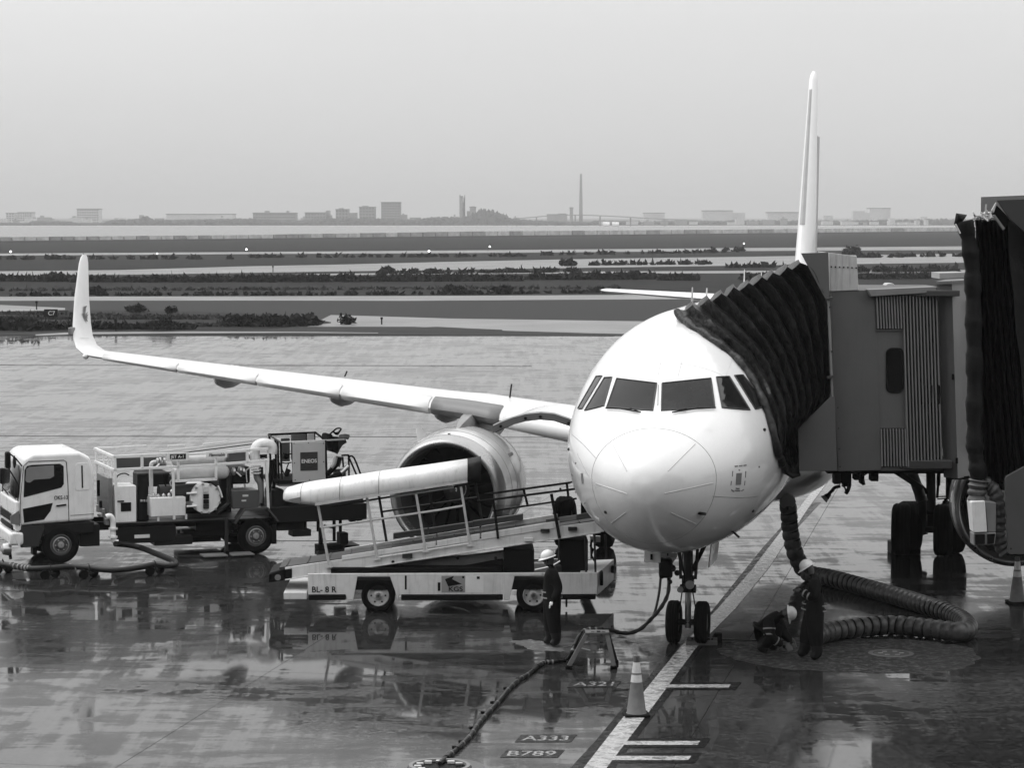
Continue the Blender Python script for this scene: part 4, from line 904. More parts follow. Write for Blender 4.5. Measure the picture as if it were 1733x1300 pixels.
# black slots, name, logo plate
for a in [(1062, 930, 1076, 1032)]:
    qa, qc = xz(Q5(a[0], a[1])), xz(Q5(a[2], a[3])); MB().box(qa[0], qc[0], -.006, 0, qc[1], qa[1]).build('panel_slot', BLACK, BL)
qa, qc = xz(Q6(82, 812)), xz(Q6(100, 868)); MB().box(qa[0], qc[0], -.006, 0, qc[1], qa[1]).build('panel_slot', BLACK, BL)
qa = xz(Q5(378, 1052)); o = text('BL- 8 R', .155, 'lettering', BLACK, BL, (qa[0], -.004, qa[1]), (pi / 2, 0, 0))
qa, qc = xz(Q6(107, 768)), xz(Q6(264, 878)); PLT = mat('logo_plate_grey', .26, .5, dirt=.15); MB().box(qa[0], qc[0], -.006, 0, qc[1], qa[1]).build('logo_plate', PLT, BL)
qc2 = xz(Q6(387, 880)); MB().box(qc[0] + .01, qc2[0], -.005, 0, qc2[1], qa[1]).build('notice_plate', mat('notice_white', .7, .5, dirt=.1), BL)
for a in [(245, 770, 258, 784), (342, 772, 362, 788)]:
    u, v = xz(Q6(a[0], a[1])), xz(Q6(a[2], a[3])); MB().box(u[0], v[0], -.010, 0, v[1], u[1]).build('notice_mark', BLACK, BL)
poly = [xz(Q6(*p)) for p in [(130, 790), (190, 768), (178, 790), (242, 822), (152, 838)]]; MB().prism(poly, -.010, 0).build('bird_logo', BLACK, BL)
qa = xz(Q6(152, 870)); text('KGS', .125, 'lettering', BLACK, BL, (qa[0], -.010, qa[1]), (pi / 2, 0, 0), sx=1.2)
# wheels
t_, r_ = wheel_mesh('tyre', 'rim', .325, .20, .205, rim=mat('loader_rim', .42, .45, dirt=.3, scale=12))
for px, y in ((640, .13), (903, .13), (640, YW_ - .13), (903, YW_ - .13)):
    x = lp((px, 1010)).x; wh = link('wheel', t_, BL, (x, y, .325), (0, 0, pi / 2)); link('rim', r_, wh)
    MB().lathe([(-.13, .03), (-.08, .05), (-.05, .06)], 12, 'x').build('hub_cap', METAL, wh)
# conveyor beam (own slope)
A0 = lp((454, 969)); A1 = lp((1007, 886)); ydir = (A1 - A0)
slope = (A1.z - A0.z) / (A1.x - A0.x)
def beam(xa, xb, ta, tb, ya, yb, nm, m, bv=.006):
    """band along the conveyor between picture columns xa..xb, ta/tb px rows given as (start,end) pairs"""
    p = [xz((xa, ta[0])), (xz((xb, tb[0]))), (xz((xb, tb[1]))), (xz((xa, ta[1])))]
    return MB().prism(p, ya, yb).build(nm, m, BL, bv)
for ya, yb in ((.35, .41), (1.45, 1.51)):
    beam(480, 660, (965.5, 985), (939, 960), ya, yb, 'beam_side', LOADW)
    beam(660, 852, (939, 960), (911, 930.5), ya, yb, 'beam_side', LOADW)
    beam(852, 1024, (908, 931), (885, 904), ya, yb, 'beam_side', LOADW)
    beam(577, 737, (945.5, 953), (920.5, 930), ya - .015, yb - .015, 'guide_rail', LOADW)
    beam(739, 812, (920, 930), (907.5, 918), ya - .015, yb - .015, 'guide_rail', LOADW)
    beam(815, 948, (907, 918), (885.5, 897), ya - .015, yb - .015, 'guide_rail', LOADW)
    beam(480, 1018, (985, 987), (903.5, 906), ya - .03, yb + .03, 'beam_flange', LOADW)
beam(452, 481, (975, 991), (966, 987), .33, 1.53, 'end_bumper', BLACK, .03)
beam(478, 492, (969, 987), (967, 984.5), .34, .355, 'reflector_stripe', BLACK, .002)
q = xz((459, 982)); MB().cyl((q[0] + .1, .325, q[1]), (q[0] + .1, .33, q[1]), .06, 14).build('end_lamp', GREYP, BL)
PAD = mat('grey_pad', .05, .6)
for xa, xb, ra, rb in ((662, 722, 925, 916), (724, 800, 916, 904.5), (800, 888, 903.5, 891)):
    beam(xa, xb, (ra - 7, ra + 3), (rb - 7, rb + 3), 1.30, 1.44, 'rubber_pad', PAD, .01)
beam(925, 1012, (884, 893), (870, 880), .40, .46, 'rubber_pad', PAD, .01)
beam(948, 977, (880, 888), (876, 884), .385, .40, 'pad_patch', GREYP, .003)
b = MB(); P0 = [lp((470, 966)), lp((1018, 884))]
for i in range(46):
    f0, f1 = i / 46, (i + 1) / 46; a = P0[0].lerp(P0[1], f0); c = P0[0].lerp(P0[1], f1)
    b.loft([[(a.x, .42, a.z - .04), (a.x, 1.44, a.z - .04), (a.x, 1.44, a.z), (a.x, .42, a.z)], [(c.x, .42, c.z - .04), (c.x, 1.44, c.z - .04), (c.x, 1.44, c.z), (c.x, .42, c.z)]])
    if i % 3 == 0: b.box(c.x - .012, c.x + .012, .46, 1.40, c.z - .02, c.z + .018)
tag(b.build('conveyor_belt', mat('conveyor_rubber', .03, .6, dirt=.3), BL), kind='stuff')
MB().cyl(P0[1] + Vector((.02, .42, -.06)), P0[1] + Vector((.02, 1.44, -.06)), .075, 16).build('end_roller', METAL, BL)
for px, py, w, h in ((1078, 800, 34, 16), (690, 540, 30, 14), (985, 468, 30, 14), (800, 480, 30, 12)):
    q = lp(Q6(px, py) if px != 1078 else Q5(px, py)); MB().box(q.x - w / 350, q.x + w / 350, .28, .34, q.z - h / 380, q.z + h / 380).build('latch', DMETAL if px > 700 else LOADW, BL, .008)
for (a, c) in ((Q5(845, 800), Q5(1210, 745)), (Q5(1215, 745), Q2(1015, 650))):
    MB().tube([lp(a, .30), lp(c, .30)], .016, 8).build('rail_pipe', LOADW, BL)
for p in (Q5(975, 830), Q6(215, 650), Q6(468, 650)):
    q = lp(p, .33); MB().cyl(q, q + Vector((0, .03, 0)), .03, 10).build('pivot_bolt', BLACK, BL)
# handrails: canopy posts and rails
def rod(nm, pts, off, r, m): return MB().tube([lp(p, off) for p in pts], r, 8).build(nm, m, BL)
PG = mat('post_grey', .48, .4, dirt=.2, scale=10)
for a, c in (((538, 854), (557, 957)), ((621, 843), (638, 944)), ((704, 836), (720, 931)), ((780, 824), (795, 921))): rod('post', [a, c], .30, .026, PG)
for a, c in (((641, 838), (656, 928)), ((802, 802), (817, 890)), ((727, 832), (738, 908))): rod('post', [a, c], 1.55, .026, DMETAL)
for p in ((557, 957), (638, 944), (720, 931), (795, 921)):
    q = lp(p, .30); b = MB(); b.prism([(q.x - .06, q.z - .05), (q.x + .07, q.z - .04), (q.x + .02, q.z + .06), (q.x - .02, q.z + .06)], .28, .33); b.build('post_foot', LOADW, BL)
rod('mid_rail', [(546, 893), (640, 879), (740, 864), (786, 856)], .30, .022, PG)
rod('mid_rail', [(646, 866.5), (808, 842)], 1.55, .02, DMETAL)
for pts, off, r in (([(808, 849), (979, 827)], .30, .022), ([(834, 865), (976, 844)], .30, .018), ([(933, 836), (947, 911)], .30, .030), ([(835, 846), (843, 912)], .30, .024), ([(820, 837), (962, 817.5), (971, 815.5), (973, 826)], 1.55, .022), ([(824, 856), (893, 855.5)], 1.55, .004), ([(886, 828), (893, 856)], 1.55, .024), ([(959, 817), (962, 842)], 1.55, .024), ([(948, 826), (949, 832)], 1.5, .02)): rod('rear_rail', pts, off, r, BLACK)
# canopy: rounded shell on the near side, flat roof, dark end cap
def can_ring(px, plo, pmid, phi, pback):
    # picture rows for: lower lip, bulge, crown, back edge
    q0 = lp((px, plo), .22); q1 = lp((px, pmid), .20); q2 = lp((px, phi), .34); q3 = lp((px, pback), 1.60)
    return q0, q1, q2, q3
CR = [(477, 849, 846, 838, 836), (483, 850, 842, 833, 830), (509, 853.5, 838, 826.5, 823), (532, 855, 835, 822.5, 818), (575, 848, 828, 816.5, 811.5), (641, 838, 816, 806, 800), (720, 826, 804, 795.5, 789), (791, 815, 792, 785, 778)]
R = []
x_end = None
for px, plo, pmid, phi, pb in CR:
    a = lp((px, plo), .24); d_ = lp((px, phi), .34); c = lp((px, pmid), .20); x = a.x
    zt = d_.z; zl = a.z; hh = zt - zl; zb_ = zt - .02
    arc = [(.24, zl), (.215, zl + hh * .25), (.215, zl + hh * .5), (.24, zl + hh * .75), (.30, zl + hh * .93), (.42, zt), (.9, zt + .03), (1.36, zt), (1.52, zl + hh * .85), (1.58, zl + hh * .5), (1.58, zl)]
    if px < 500: k = .5 if px < 480 else .8; arc = [(.9 + (y - .9) * k, z) for y, z in arc]
    R.append([Vector((x, y, z)) for y, z in arc])
b = MB(); b.loft(R, False, closed=False); o = b.build('canopy_shell', mat('canopy_white', .66, .4, dirt=.12, scale=3, streak=.35), BL, ang=50); so_ = o.modifiers.new('solid', 'SOLIDIFY'); so_.thickness = .03
b = MB(); f0 = R[-1]; dx = .26
fr = [p + Vector((dx * (.5 - 0) , 0, .03)) for p in f0]
b.loft([[p + Vector((.005, 0, 0)) for p in f0], [p + Vector((dx, 0, .05 - .10 * (i < 4))) for i, p in enumerate(f0)]], False, closed=False); o = b.build('canopy_end_hood', BLACK, BL, ang=50); so_ = o.modifiers.new('solid', 'SOLIDIFY'); so_.thickness = .04
for i in (2, 4, 5): MB().tube([p + Vector((0, 0, .002)) + Vector((0, -.002 if p.y < .9 else 0, 0)) for p in R[i]], .006, 5).build('canopy_seam', GREYP, BL)
b = MB(); b.prism([(p[0], p[1]) for p in [xz((532, 855)), xz((791, 815.5)), xz((791, 819)), xz((532, 858.5))]], .20, .26); b.build('canopy_rail', PG, BL)
b = MB(); b.prism([xz(p) for p in [(487, 847), (507, 843), (508, 852.5), (497, 852)]], .135, .20); b.build('canopy_grille', GREYP, BL)
rod('canopy_lamp_tube', [(660, 841.5), (768, 824.5)], .5, .022, mat('tube_white', .75, .4)); rod('canopy_brace', [(561, 857), (775, 823)], 1.5, .02, BLACK)
# lifting gear, engine box, operator place
def bx(nm, a, c, y0, y1, m, bv=.01): qa, qc = xz(a, y0), xz(c, y0); return MB().box(qa[0], qc[0], y0, y1, min(qa[1], qc[1]), max(qa[1], qc[1])).build(nm, m, BL, bv)
bx('hydraulic_box', (853, 931), (904, 968), .45, 1.4, BLACK); bx('engine_cover', (560, 962), (850, 971), .2, 1.7, BLACK); bx('battery_box', (700, 950), (852, 972), .7, 1.6, DMETAL)
MB().prism([xz(p, .6) for p in [(655, 962), (700, 950), (852, 934), (852, 945), (760, 962)]], .6, .7).build('lift_arm', GREYP, BL); MB().prism([xz(p, 1.2) for p in [(620, 965), (852, 932), (852, 945), (700, 968)]], 1.2, 1.3).build('lift_arm', DMETAL, BL)
bx('operator_seat_box', (947, 914), (995, 970), .5, 1.5, BLACK); bx('control_console', (932, 958), (950, 971), .3, .6, DMETAL)
MB().tube([lp(p, .4) for p in [(905, 965), (920, 962), (935, 958), (948, 950)]], .02, 6).build('hand_lever', METAL, BL)
bx('gas_bottle_panel', (999, 908), (1016, 918), 1.5, 1.6, mat('notice_white', .7), .004); 
MB().tube([lp(p, 1.0) for p in [(1002, 914), (999, 925), (1004, 930), (1001, 940), (1006, 950)]], .02, 6).build('hose', BLACK, BL)
for pts, off in (([(1006, 906), (1008, 975)], .1), ([(1024, 905), (1026, 945)], 1.6), ([(1000, 907), (1001, 946)], 1.6), ([(990, 908), (992, 970)], .3)): rod('frame_post', pts, off, .022, DMETAL)
qa = xz((960, 1016)); MB().cyl((qa[0], .4, .05), (qa[0], .4, .3), .02, 8).build('stabiliser', DMETAL, BL)
# ================================================================== FUEL TRUCK
TF = Frame(G(104, 954), radians(20.5))
FT = empty('fuel_truck', TF.o, TF.a, 'white hydrant fuelling truck with pipe frames and lift basket', 'fuel truck')
Z1 = lambda x, y: (x / 5.91, 740 + y / 5.91)
Z2_ = lambda x, y: (160 + x / 6.5, 740 + y / 6.5)
Z3_ = lambda x, y: (300 + x / 5.65, 720 + y / 5.65)
Z4_ = lambda x, y: (430 + x / 5.91, 710 + y / 5.91)
def tp(p, off=0.0): return TF.on(p[0], p[1], off)
def tz(p, off=0.0): q = tp(p, off); return (q.x, q.z)
CW = 2.15
cabp = [tz(Z1(*p)) for p in [(200, 890), (196, 700), (200, 600), (225, 330), (258, 215), (330, 168), (800, 150), (900, 200), (930, 300), (945, 420), (945, 832)]]
MB().prism(cabp, 0, CW).build('cab', TRUCKW, FT, .07, seg=4)
# front nose below the windscreen
nose = [tz(Z1(*p)) for p in [(205, 890), (203, 640), (188, 640), (176, 880)]]
low = [tz(Z1(*p)) for p in [(200, 895), (500, 878), (440, 940), (400, 1040), (392, 1095), (215, 1110), (200, 1090)]]
MB().prism(low, .03, .10).build('lower_panel', GREYP if False else mat('cab_dark_panel', .03, .45, spec=.25), FT, .008)
MB().prism(low, CW - .1, CW - .03).build('lower_panel', mat('cab_dark_panel', .03, .45, spec=.25), FT, .008)
def plate(nm, pts, m, off=-.008, th=.014, par=FT, fr=tz, bv=0): return MB().prism([fr(p) for p in pts], off, off + th).build(nm, m, par, bv)
win = [Z1(*p) for p in [(236, 604), (246, 330), (268, 290), (320, 278), (600, 266), (636, 290), (638, 470), (612, 506)]]
plate('side_window', win, mat('cab_window_black', .008, .15, spec=.2), -.006, .012)
plate('side_window_view', [Z1(*p) for p in [(252, 430), (262, 320), (290, 298), (538, 280), (540, 390), (500, 415), (340, 425), (300, 455), (268, 452)]], mat('cab_see_through', .2, .2), -.009, .006)
plate('lower_window', [Z1(*p) for p in [(228, 718), (528, 658), (505, 740), (440, 826), (240, 858)]], mat('cab_window_black', .008, .15, spec=.2), -.006, .012)
plate('quarter_panel', [Z1(*p) for p in [(752, 290), (772, 262), (875, 256), (884, 275), (898, 505), (885, 527), (765, 534), (752, 515)]], TRUCKW, -.010, .014, bv=.004)
plate('quarter_slit', [Z1(*p) for p in [(810, 285), (826, 285), (832, 508), (816, 508)]], DMETAL, -.014, .006)
def tline(nm, pts, r, m, off=-.003): return MB().tube([tp(p, off) for p in pts], r, 5).build(nm, m, FT)
tline('door_seam', [Z1(*p) for p in [(196, 890), (205, 600), (235, 290), (285, 246), (640, 232), (664, 250), (680, 480), (690, 845)]], .008, BLACK)
plate('door_handle', [Z1(*p) for p in [(562, 682), (660, 668), (662, 682), (564, 694)]], BLACK, -.03, .03)
o = text('OKS-13', .12, 'lettering', DMETAL, FT, (tp(Z1(540, 626)).x, -.004, tp(Z1(556, 626)).z), (pi / 2, 0, 0), sx=.78)
tline('body_seam', [Z1(705, 785), Z1(940, 768)], .006, DMETAL)
# windscreen on the front face, following the slope of the pillar
pa, pb = tp(Z1(192, 640)), tp(Z1(222, 290)); dx_ = -.035
b = MB(); b.add([(pa.x - .02, .09, pa.z + .05), (pb.x - .035, .12, pb.z), (pb.x - .035, CW - .12, pb.z), (pa.x - .02, CW - .09, pa.z + .05)], [(0, 1, 2, 3)])
o = b.build('windscreen', mat('windscreen_glass', .03, .08), FT); s_ = o.modifiers.new('solid', 'SOLIDIFY'); s_.thickness = .012
b = MB(); b.bar((pa.x - .05, .15, pa.z + .04), (pa.x - .05, CW * .5, pa.z + .10), .02); b.bar((pa.x - .05, CW * .55, pa.z + .04), (pa.x - .05, CW * .9, pa.z + .10), .02); b.build('wiper', BLACK, FT)
# front panel, headlamps, grille, bumper
xf = tp(Z1(196, 760)).x
zlo, zhi = tp(Z1(200, 890)).z, tp(Z1(200, 640)).z
MB().box(xf - .09, xf + .05, .02, CW - .02, zlo - .12, zhi).build('front_panel', TRUCKW, FT, .05, seg=3)
MB().box(xf - .12, xf - .08, .35, CW - .35, zlo + .05, zlo + .22).build('grille', BLACK, FT, .01)
MB().box(xf - .12, xf - .08, .35, CW - .35, zlo - .12, zlo - .02).build('grille', BLACK, FT, .01)
for y0 in (.0, CW - .36):
    MB().box(xf - .125, xf + .02 if y0 == 0 else xf, y0 - (.012 if y0 == 0 else -.02), y0 + .34, zlo + .03, zlo + .26).build('headlight', mat('lamp_glass', .16, .12), FT, .03, seg=3)
plate('side_marker', [Z1(*p) for p in [(103, 790), (190, 735), (196, 872), (104, 872)]], mat('lamp_glass', .16, .12), -.02, .02)
bb_ = MB().box(xf - .22, xf + .08, -.02, CW + .02, zlo - .42, zlo - .14); bb_.build('front_bumper', TRUCKW, FT, .06, seg=3)
MB().prism([tz(Z1(*p), -.02) for p in [(130, 965), (200, 965), (205, 1100), (180, 1085)]], -.03, .1).build('bumper_corner', TRUCKW, FT, .01)
MB().lathe([(-.1, .02), (-.05, .12), (.05, .14), (.12, .13)], 16, 'x', (xf - .28, .25, zlo - .52), True).build('fog_lamp', METAL, FT)
MB().bar((xf - .2, .25, zlo - .40), (xf - .15, .35, zlo - .75), .06).build('lamp_bracket', DMETAL, FT)
# mirrors
for off, pts in ((-.12, [Z1(75, 225)]), (CW + .15, [Z1(20, 385)])):
    q = tp(pts[0], off); MB().box(q.x - .05, q.x + .06, off - .1, off + .1, q.z - .19, q.z + .17).build('mirror', BLACK, FT, .04, seg=3)
    b = MB(); b.tube([q + Vector((.02, 0, .15)), q + Vector((.18, .05 if off < 0 else -.05, .02)), (pb.x, .05 if off < 0 else CW - .05, pb.z)], .016, 6); b.tube([q + Vector((0, 0, -.15)), (pb.x - .08, .05 if off < 0 else CW - .05, pb.z - .4), (pa.x - .02, .05 if off < 0 else CW - .05, pa.z)], .014, 6); b.build('mirror_arm', BLACK, FT)
MB().lathe([(-.02, .03), (0, .13), (.02, .14), (.05, .05)], 16, 'x', (tp(Z1(190, 250)).x - .1, .08, tp(Z1(190, 250)).z), True).build('mirror', BLACK, FT)
# wheels
rimT = mat('truck_rim', .09, .5, dirt=.3, scale=12)
t_, r_ = wheel_mesh('tyre', 'rim', .40, .24, .235, rim=rimT)
xr = TF.on(434, 912).x
for x in (0.0, xr):
    for y in (.12, CW - .12):
        wh = link('wheel', t_, FT, (x, y, .40), (0, 0, pi / 2)); link('rim', r_, wh)
        b = MB(); b.lathe([(-.11, .155), (-.10, .175), (-.085, .18)], 24, 'x')
        for k in range(6): a_ = 2 * pi * k / 6; b.cyl((-.12, .12 * cos(a_), .12 * sin(a_)), (-.10, .12 * cos(a_), .12 * sin(a_)), .018, 8)
        b.lathe([(-.13, .01), (-.125, .06), (-.09, .075)], 16, 'x'); b.build('hub', mat('hub_grey', .25, .5), wh)
# chassis
xe = tp(Z4_(1130, 940)).x; xs = tp(Z1(205, 900)).x
MB().box(xs + .1, xe - .5, .55, .68, .62, .80).build('chassis_rail', BLACK, FT); MB().box(xs + .1, xe - .5, CW - .68, CW - .55, .62, .80).build('chassis_rail', BLACK, FT)
def tb(nm, a, c, y0, y1, m, bv=.008, par=FT):
    qa, qc = tz(a, y0), tz(c, y0); return MB().box(qa[0], qc[0], y0, y1, min(qa[1], qc[1]), max(qa[1], qc[1])).build(nm, m, par, bv)
BODY = mat('truck_body_dark', .008, .5, dirt=.3, spec=.2)
tb('platform_edge', Z2_(235, 955), Z3_(430, 895), .0, .06, mat('platform_grey', .05, .5), .005)
tb('platform', Z2_(235, 960), Z3_(960, 900), .06, CW, BODY)
tb('wheel_arch', Z1(440, 870), Z1(945, 960), .02, CW - .02, BODY, .02)
tb('side_tank', Z2_(235, 990), Z2_(900, 1150), .1, .7, BODY, .03); tb('side_box', Z2_(660, 1100), Z2_(1080, 1180), .12, .6, BODY, .02)
tb('side_box', Z1(800, 880), Z1(1000, 1090), .15, .8, BODY, .02); tb('side_box', Z3_(180, 930), Z3_(540, 1000), .4, 1.2, BODY, .02); tb('air_tank', Z3_(60, 1010), Z3_(500, 1060), .5, .9, BODY, .04)
tb('label_strip', Z2_(440, 1078), Z2_(608, 1108), .08, .1, mat('notice_white', .7), .002)
tb('far_box', Z3_(0, 1000), Z3_(420, 1110), CW - .5, CW - .1, BODY, .02)
# hex wheel guard at the rear
pth = [Z3_(*p) for p in [(548, 942), (640, 806), (860, 790), (962, 918)]]
GU = mat('guard_grey', .045, .5)
for (a, c) in zip(pth[:-1], pth[1:]):
    qa, qc = tp(a), tp(c); b = MB(); b.bar((qa.x, .1, qa.z), (qc.x, .1, qc.z), .3, .04); b.build('wheel_guard', GU, FT, .004)
tb('mud_flap', Z3_(905, 960), Z3_(950, 1135), .0, .3, BLACK, .004); tb('mud_flap', Z1(330, 1110), Z1(372, 1180), .4, .7, BLACK, .004)
# outrigger
q = tp(Z3_(470, 1100), -.15); MB().bar((q.x, -.15, .1), (q.x, -.15, q.z + .5), .07).build('outrigger_leg', DMETAL, FT)
q1, q2 = tp(Z3_(250, 1230), -.35), tp(Z3_(730, 1210), -.35); MB().box(q1.x, q.x - .04, -.45, .0, .04, .07).build('outrigger_foot', GREYP, FT, .004); MB().box(q.x + .04, q2.x, -.45, .0, .04, .07).build('outrigger_foot', GREYP, FT, .004)
MB().box(q.x - .04, q.x + .04, -.25, -.05, 0, .14).build('outrigger_pad', BLACK, FT)
# white pipe frames (near and far side)
FRM = TRUCKW
def frame_bar(p, c, w=.055, off=0.02, nm='frame_bar', m=None): qa, qc = tp(p, 0), tp(c, 0); return MB().bar((qa.x, off + .03, qa.z), (qc.x, off + .03, qc.z), w, w).build(nm, m or FRM, FT, .004)
bars = [((193, 773.5), (283, 769)), ((320, 769.5), (350, 768)), ((382, 766.5), (424, 762)), ((193, 796), (300, 790.5)), ((300, 790.5), (366, 787)), ((366, 787), (453, 780)), ((195, 772), (198.5, 885)), ((241, 771), (241.5, 794)), ((283, 767), (283, 779)), ((302.5, 779), (302.5, 815)), ((366.5, 774), (366.5, 812)), ((297, 815), (368, 811.5)), ((293.5, 794), (295.5, 880)), ((419, 762), (419.5, 784)), ((451.5, 779), (455, 862)), ((422, 762), (455, 760))]
for a, c in bars: frame_bar(a, c)
for a, c in (bars[0], bars[3], bars[4], bars[5], bars[6], bars[14], bars[1], bars[2]): frame_bar(a, c, .05, CW - .06)
for k in (0, 3):
    for a in (bars[k][0],):
        q = tp(a, 0); MB().bar((q.x, .03, q.z), (q.x, CW, q.z), .05).build('frame_bar', FRM, FT)
q = tp(bars[14][0], 0); MB().bar((q.x, .03, q.z), (q.x, CW, q.z), .05).build('frame_bar', FRM, FT)
# end frame toward the cab
for y in (.4, .8, 1.3):
    q0, q1 = tp((195, 772)), tp((198, 885)); MB().bar((q0.x, y, q0.z), (q1.x, y, q1.z), .035).build('frame_bar', FRM, FT)
MB().prism([tz((188, 812)), tz((195, 812)), tz((197, 880)), tz((188, 878))], .3, 1.6).build('end_panel', GREYP, FT, .01)
SMOKE = mat('smoked_panel', .07, .2)
for a, c in ((Z2_(232, 232), Z2_(507, 350)), (Z2_(535, 225), Z2_(790, 340))): tb('smoked_panel', a, c, CW - .12, CW - .10, SMOKE, .002)
tb('display_box', Z3_(490, 262), Z3_(665, 355), .2, .5, mat('panel_grey', .07, .4), .01)
tb('smoked_panel', Z3_(690, 285), Z3_(860, 315), .3, .35, BLACK, .002)
tb('sign_plate', (283, 767), (320, 779), -.02, .0, TRUCKW, .003); tb('sign_face', (287.6, 769), (314.6, 777), -.026, -.02, BLACK, .001)
q = tp((289, 775.7)); text('JET A-1', .095, 'lettering', TRUCKW, FT, (q.x, -.030, q.z), (pi / 2, 0, 0), sx=1.0)
tb('sign_plate', (348.5, 765), (384.5, 774.8), -.02, .0, TRUCKW, .003)
q = tp((353, 772.6)); text('Flammable', .10, 'lettering', DMETAL, FT, (q.x, -.024, q.z), (pi / 2, 0, 0), sx=.85, shear=.25)
# pipes and vessels inside
PIPE = mat('pipe_silver', .55, .35, dirt=.15, scale=6)
def vessel(nm, a, c, r, off, m=PIPE):
    qa, qc = tp(a, off), tp(c, off); L_ = (qc - qa).length; n_ = 20
    pr = [(0, .01), (r * .3, r * .7), (r * .7, r)] + [(L_ - r * .7, r), (L_ - r * .3, r * .7), (L_, .01)]
    MB().lathe([(qa.x + (qc.x - qa.x) * p / L_, rr) for p, rr in pr], n_, 'x', (0, off, qa.z + (qc.z - qa.z) / 2), False).build(nm, m, FT, ang=50)
vessel('pipe_vessel', Z3_(-60, 335), Z3_(470, 318), .13, .35); vessel('pipe_vessel', Z3_(-60, 460), Z3_(500, 445), .155, .30)
vessel('pipe_vessel', Z3_(-10, 330), Z3_(380, 310), .12, .9)
def tpipe(nm, pts, r, off, m, k=4, n=10): return MB().tube(smooth_path([tp(p, off) for p in pts], k), r, n).build(nm, m, FT, ang=60)
tpipe('elbow_pipe', [Z2_(625, 650), Z2_(622, 480), Z2_(622, 320), Z2_(640, 280), Z2_(700, 275), Z2_(790, 285)], .045, .25, PIPE)
MB().lathe([(0, .07), (.04, .07)], 12, 'z', tp(Z2_(622, 655), .25), True).build('pipe_flange', PIPE, FT)
for x, y in ((690, 265), (720, 258), (765, 262)):
    q = tp(Z2_(x, y), .22); MB().lathe([(-.03, .03), (-.02, .07), (.02, .07), (.03, .03)], 12, 'x', q, True).build('valve', METAL, FT)
for x, y in ((540, 440), (600, 430), (630, 440)):
    q = tp(Z3_(x, y), .2); MB().lathe([(-.05, .03), (-.02, .09), (.02, .09), (.05, .03)], 12, 'x', q, True).build('valve', METAL, FT)
MB().tube([tp(Z3_(*p), .12) for p in [(565, 448), (610, 488)]], .018, 6).build('valve_lever', TRUCKW, FT); MB().tube([tp(Z2_(*p), .12) for p in [(672, 335), (715, 290)]], .018, 6).build('valve_lever', TRUCKW, FT)
WRAP = mat('wrapped_pipe', .66, .45, dirt=.2, scale=8, bump=.4, bscale=14)
tpipe('wrapped_hose', [Z3_(*p) for p in [(745, 335), (742, 250), (765, 195), (820, 175), (880, 182), (908, 215), (905, 270)]], .115, .25, WRAP, n=14)
tpipe('wrapped_hose', [Z3_(*p) for p in [(755, 440), (760, 500), (790, 550), (800, 620), (790, 700), (785, 740)]], .07, .22, GREYP, n=12)
for y in (395, 425, 455):
    q = tp(Z3_(755, y), .2); MB().lathe([(-.015, .11), (.015, .11)], 16, 'z', q, True).build('pipe_flange', WRAP, FT)
tpipe('drop_hose', [Z3_(*p) for p in [(905, 330), (900, 450), (880, 560), (865, 640)]], .06, .35, BLACK)
tpipe('drop_hose', [Z3_(*p) for p in [(930, 320), (940, 450), (925, 560), (920, 640)]], .04, .5, BLACK)
tpipe('thin_line', [Z3_(*p) for p in [(668, 545), (660, 440), (690, 410), (750, 400)]], .012, .15, PIPE)
# filter drum facing out
q = tp(Z3_(275, 700), -.02); drum = MB().lathe([(1.1, .30), (.08, .31), (.06, .335), (-.01, .335), (-.02, .33), (-.03, .01)], 40, 'y', (q.x, 0.02, q.z)); dr_ = drum.build('filter_drum', TRUCKW, FT, ang=40)
b = MB()
for k in range(12):
    a_ = 2 * pi * k / 12 + .2; b = MB(); b.cyl((q.x + .325 * cos(a_), -.045, q.z + .325 * sin(a_)), (q.x + .325 * cos(a_), .03, q.z + .325 * sin(a_)), .026, 8); b.build('drum_clamp', METAL, dr_)
for (x0_, y0_, x1_, y1_, mm) in ((250, 590, 300, 640, CREAM), (252, 660, 304, 702, BLACK), (252, 712, 304, 750, BLACK), (252, 756, 304, 798, DMETAL)): tb('drum_label', Z3_(x0_, y0_), Z3_(x1_, y1_), -.05, -.012, mm, .002, dr_)
for y_ in (648, 772): tpipe('drum_hinge', [Z3_(90, y_ + 5), Z3_(185, y_)], .025, -.03, TRUCKW)
tpipe('drum_handle', [Z3_(390, 580), Z3_(415, 640), Z3_(430, 690)], .02, -.05, TRUCKW)
# cabinets
tb('white_cabinet', Z2_(242, 540), Z2_(462, 935), .05, .75, TRUCKW, .015); tb('cabinet_window', Z2_(290, 722), Z2_(404, 815), .035, .05, BLACK, .006); tb('cabinet_handle', Z2_(250, 700), Z2_(325, 712), .02, .05, DMETAL, .003)
tb('white_box', Z2_(618, 672), Z2_(1004, 862), .03, .65, TRUCKW, .012); tb('box_leg', Z2_(690, 865), Z2_(714, 925), .06, .12, TRUCKW, .004); tb('box_leg', Z2_(998, 850), Z2_(1020, 905), .06, .12, TRUCKW, .004)
tb('grey_box', Z3_(528, 628), Z3_(778, 788), .08, .7, mat('box_grey', .06, .45), .012)
for a in ((625, 665, 680, 682), (615, 715, 660, 728)): tb('box_label', Z3_(a[0], a[1]), Z3_(a[2], a[3]), .07, .08, CREAM, .002)
for y0_ in (.4, 1.2): tb('pump_unit', Z2_(470, 400), Z2_(600, 920), y0_, y0_ + .5, BODY, .03)
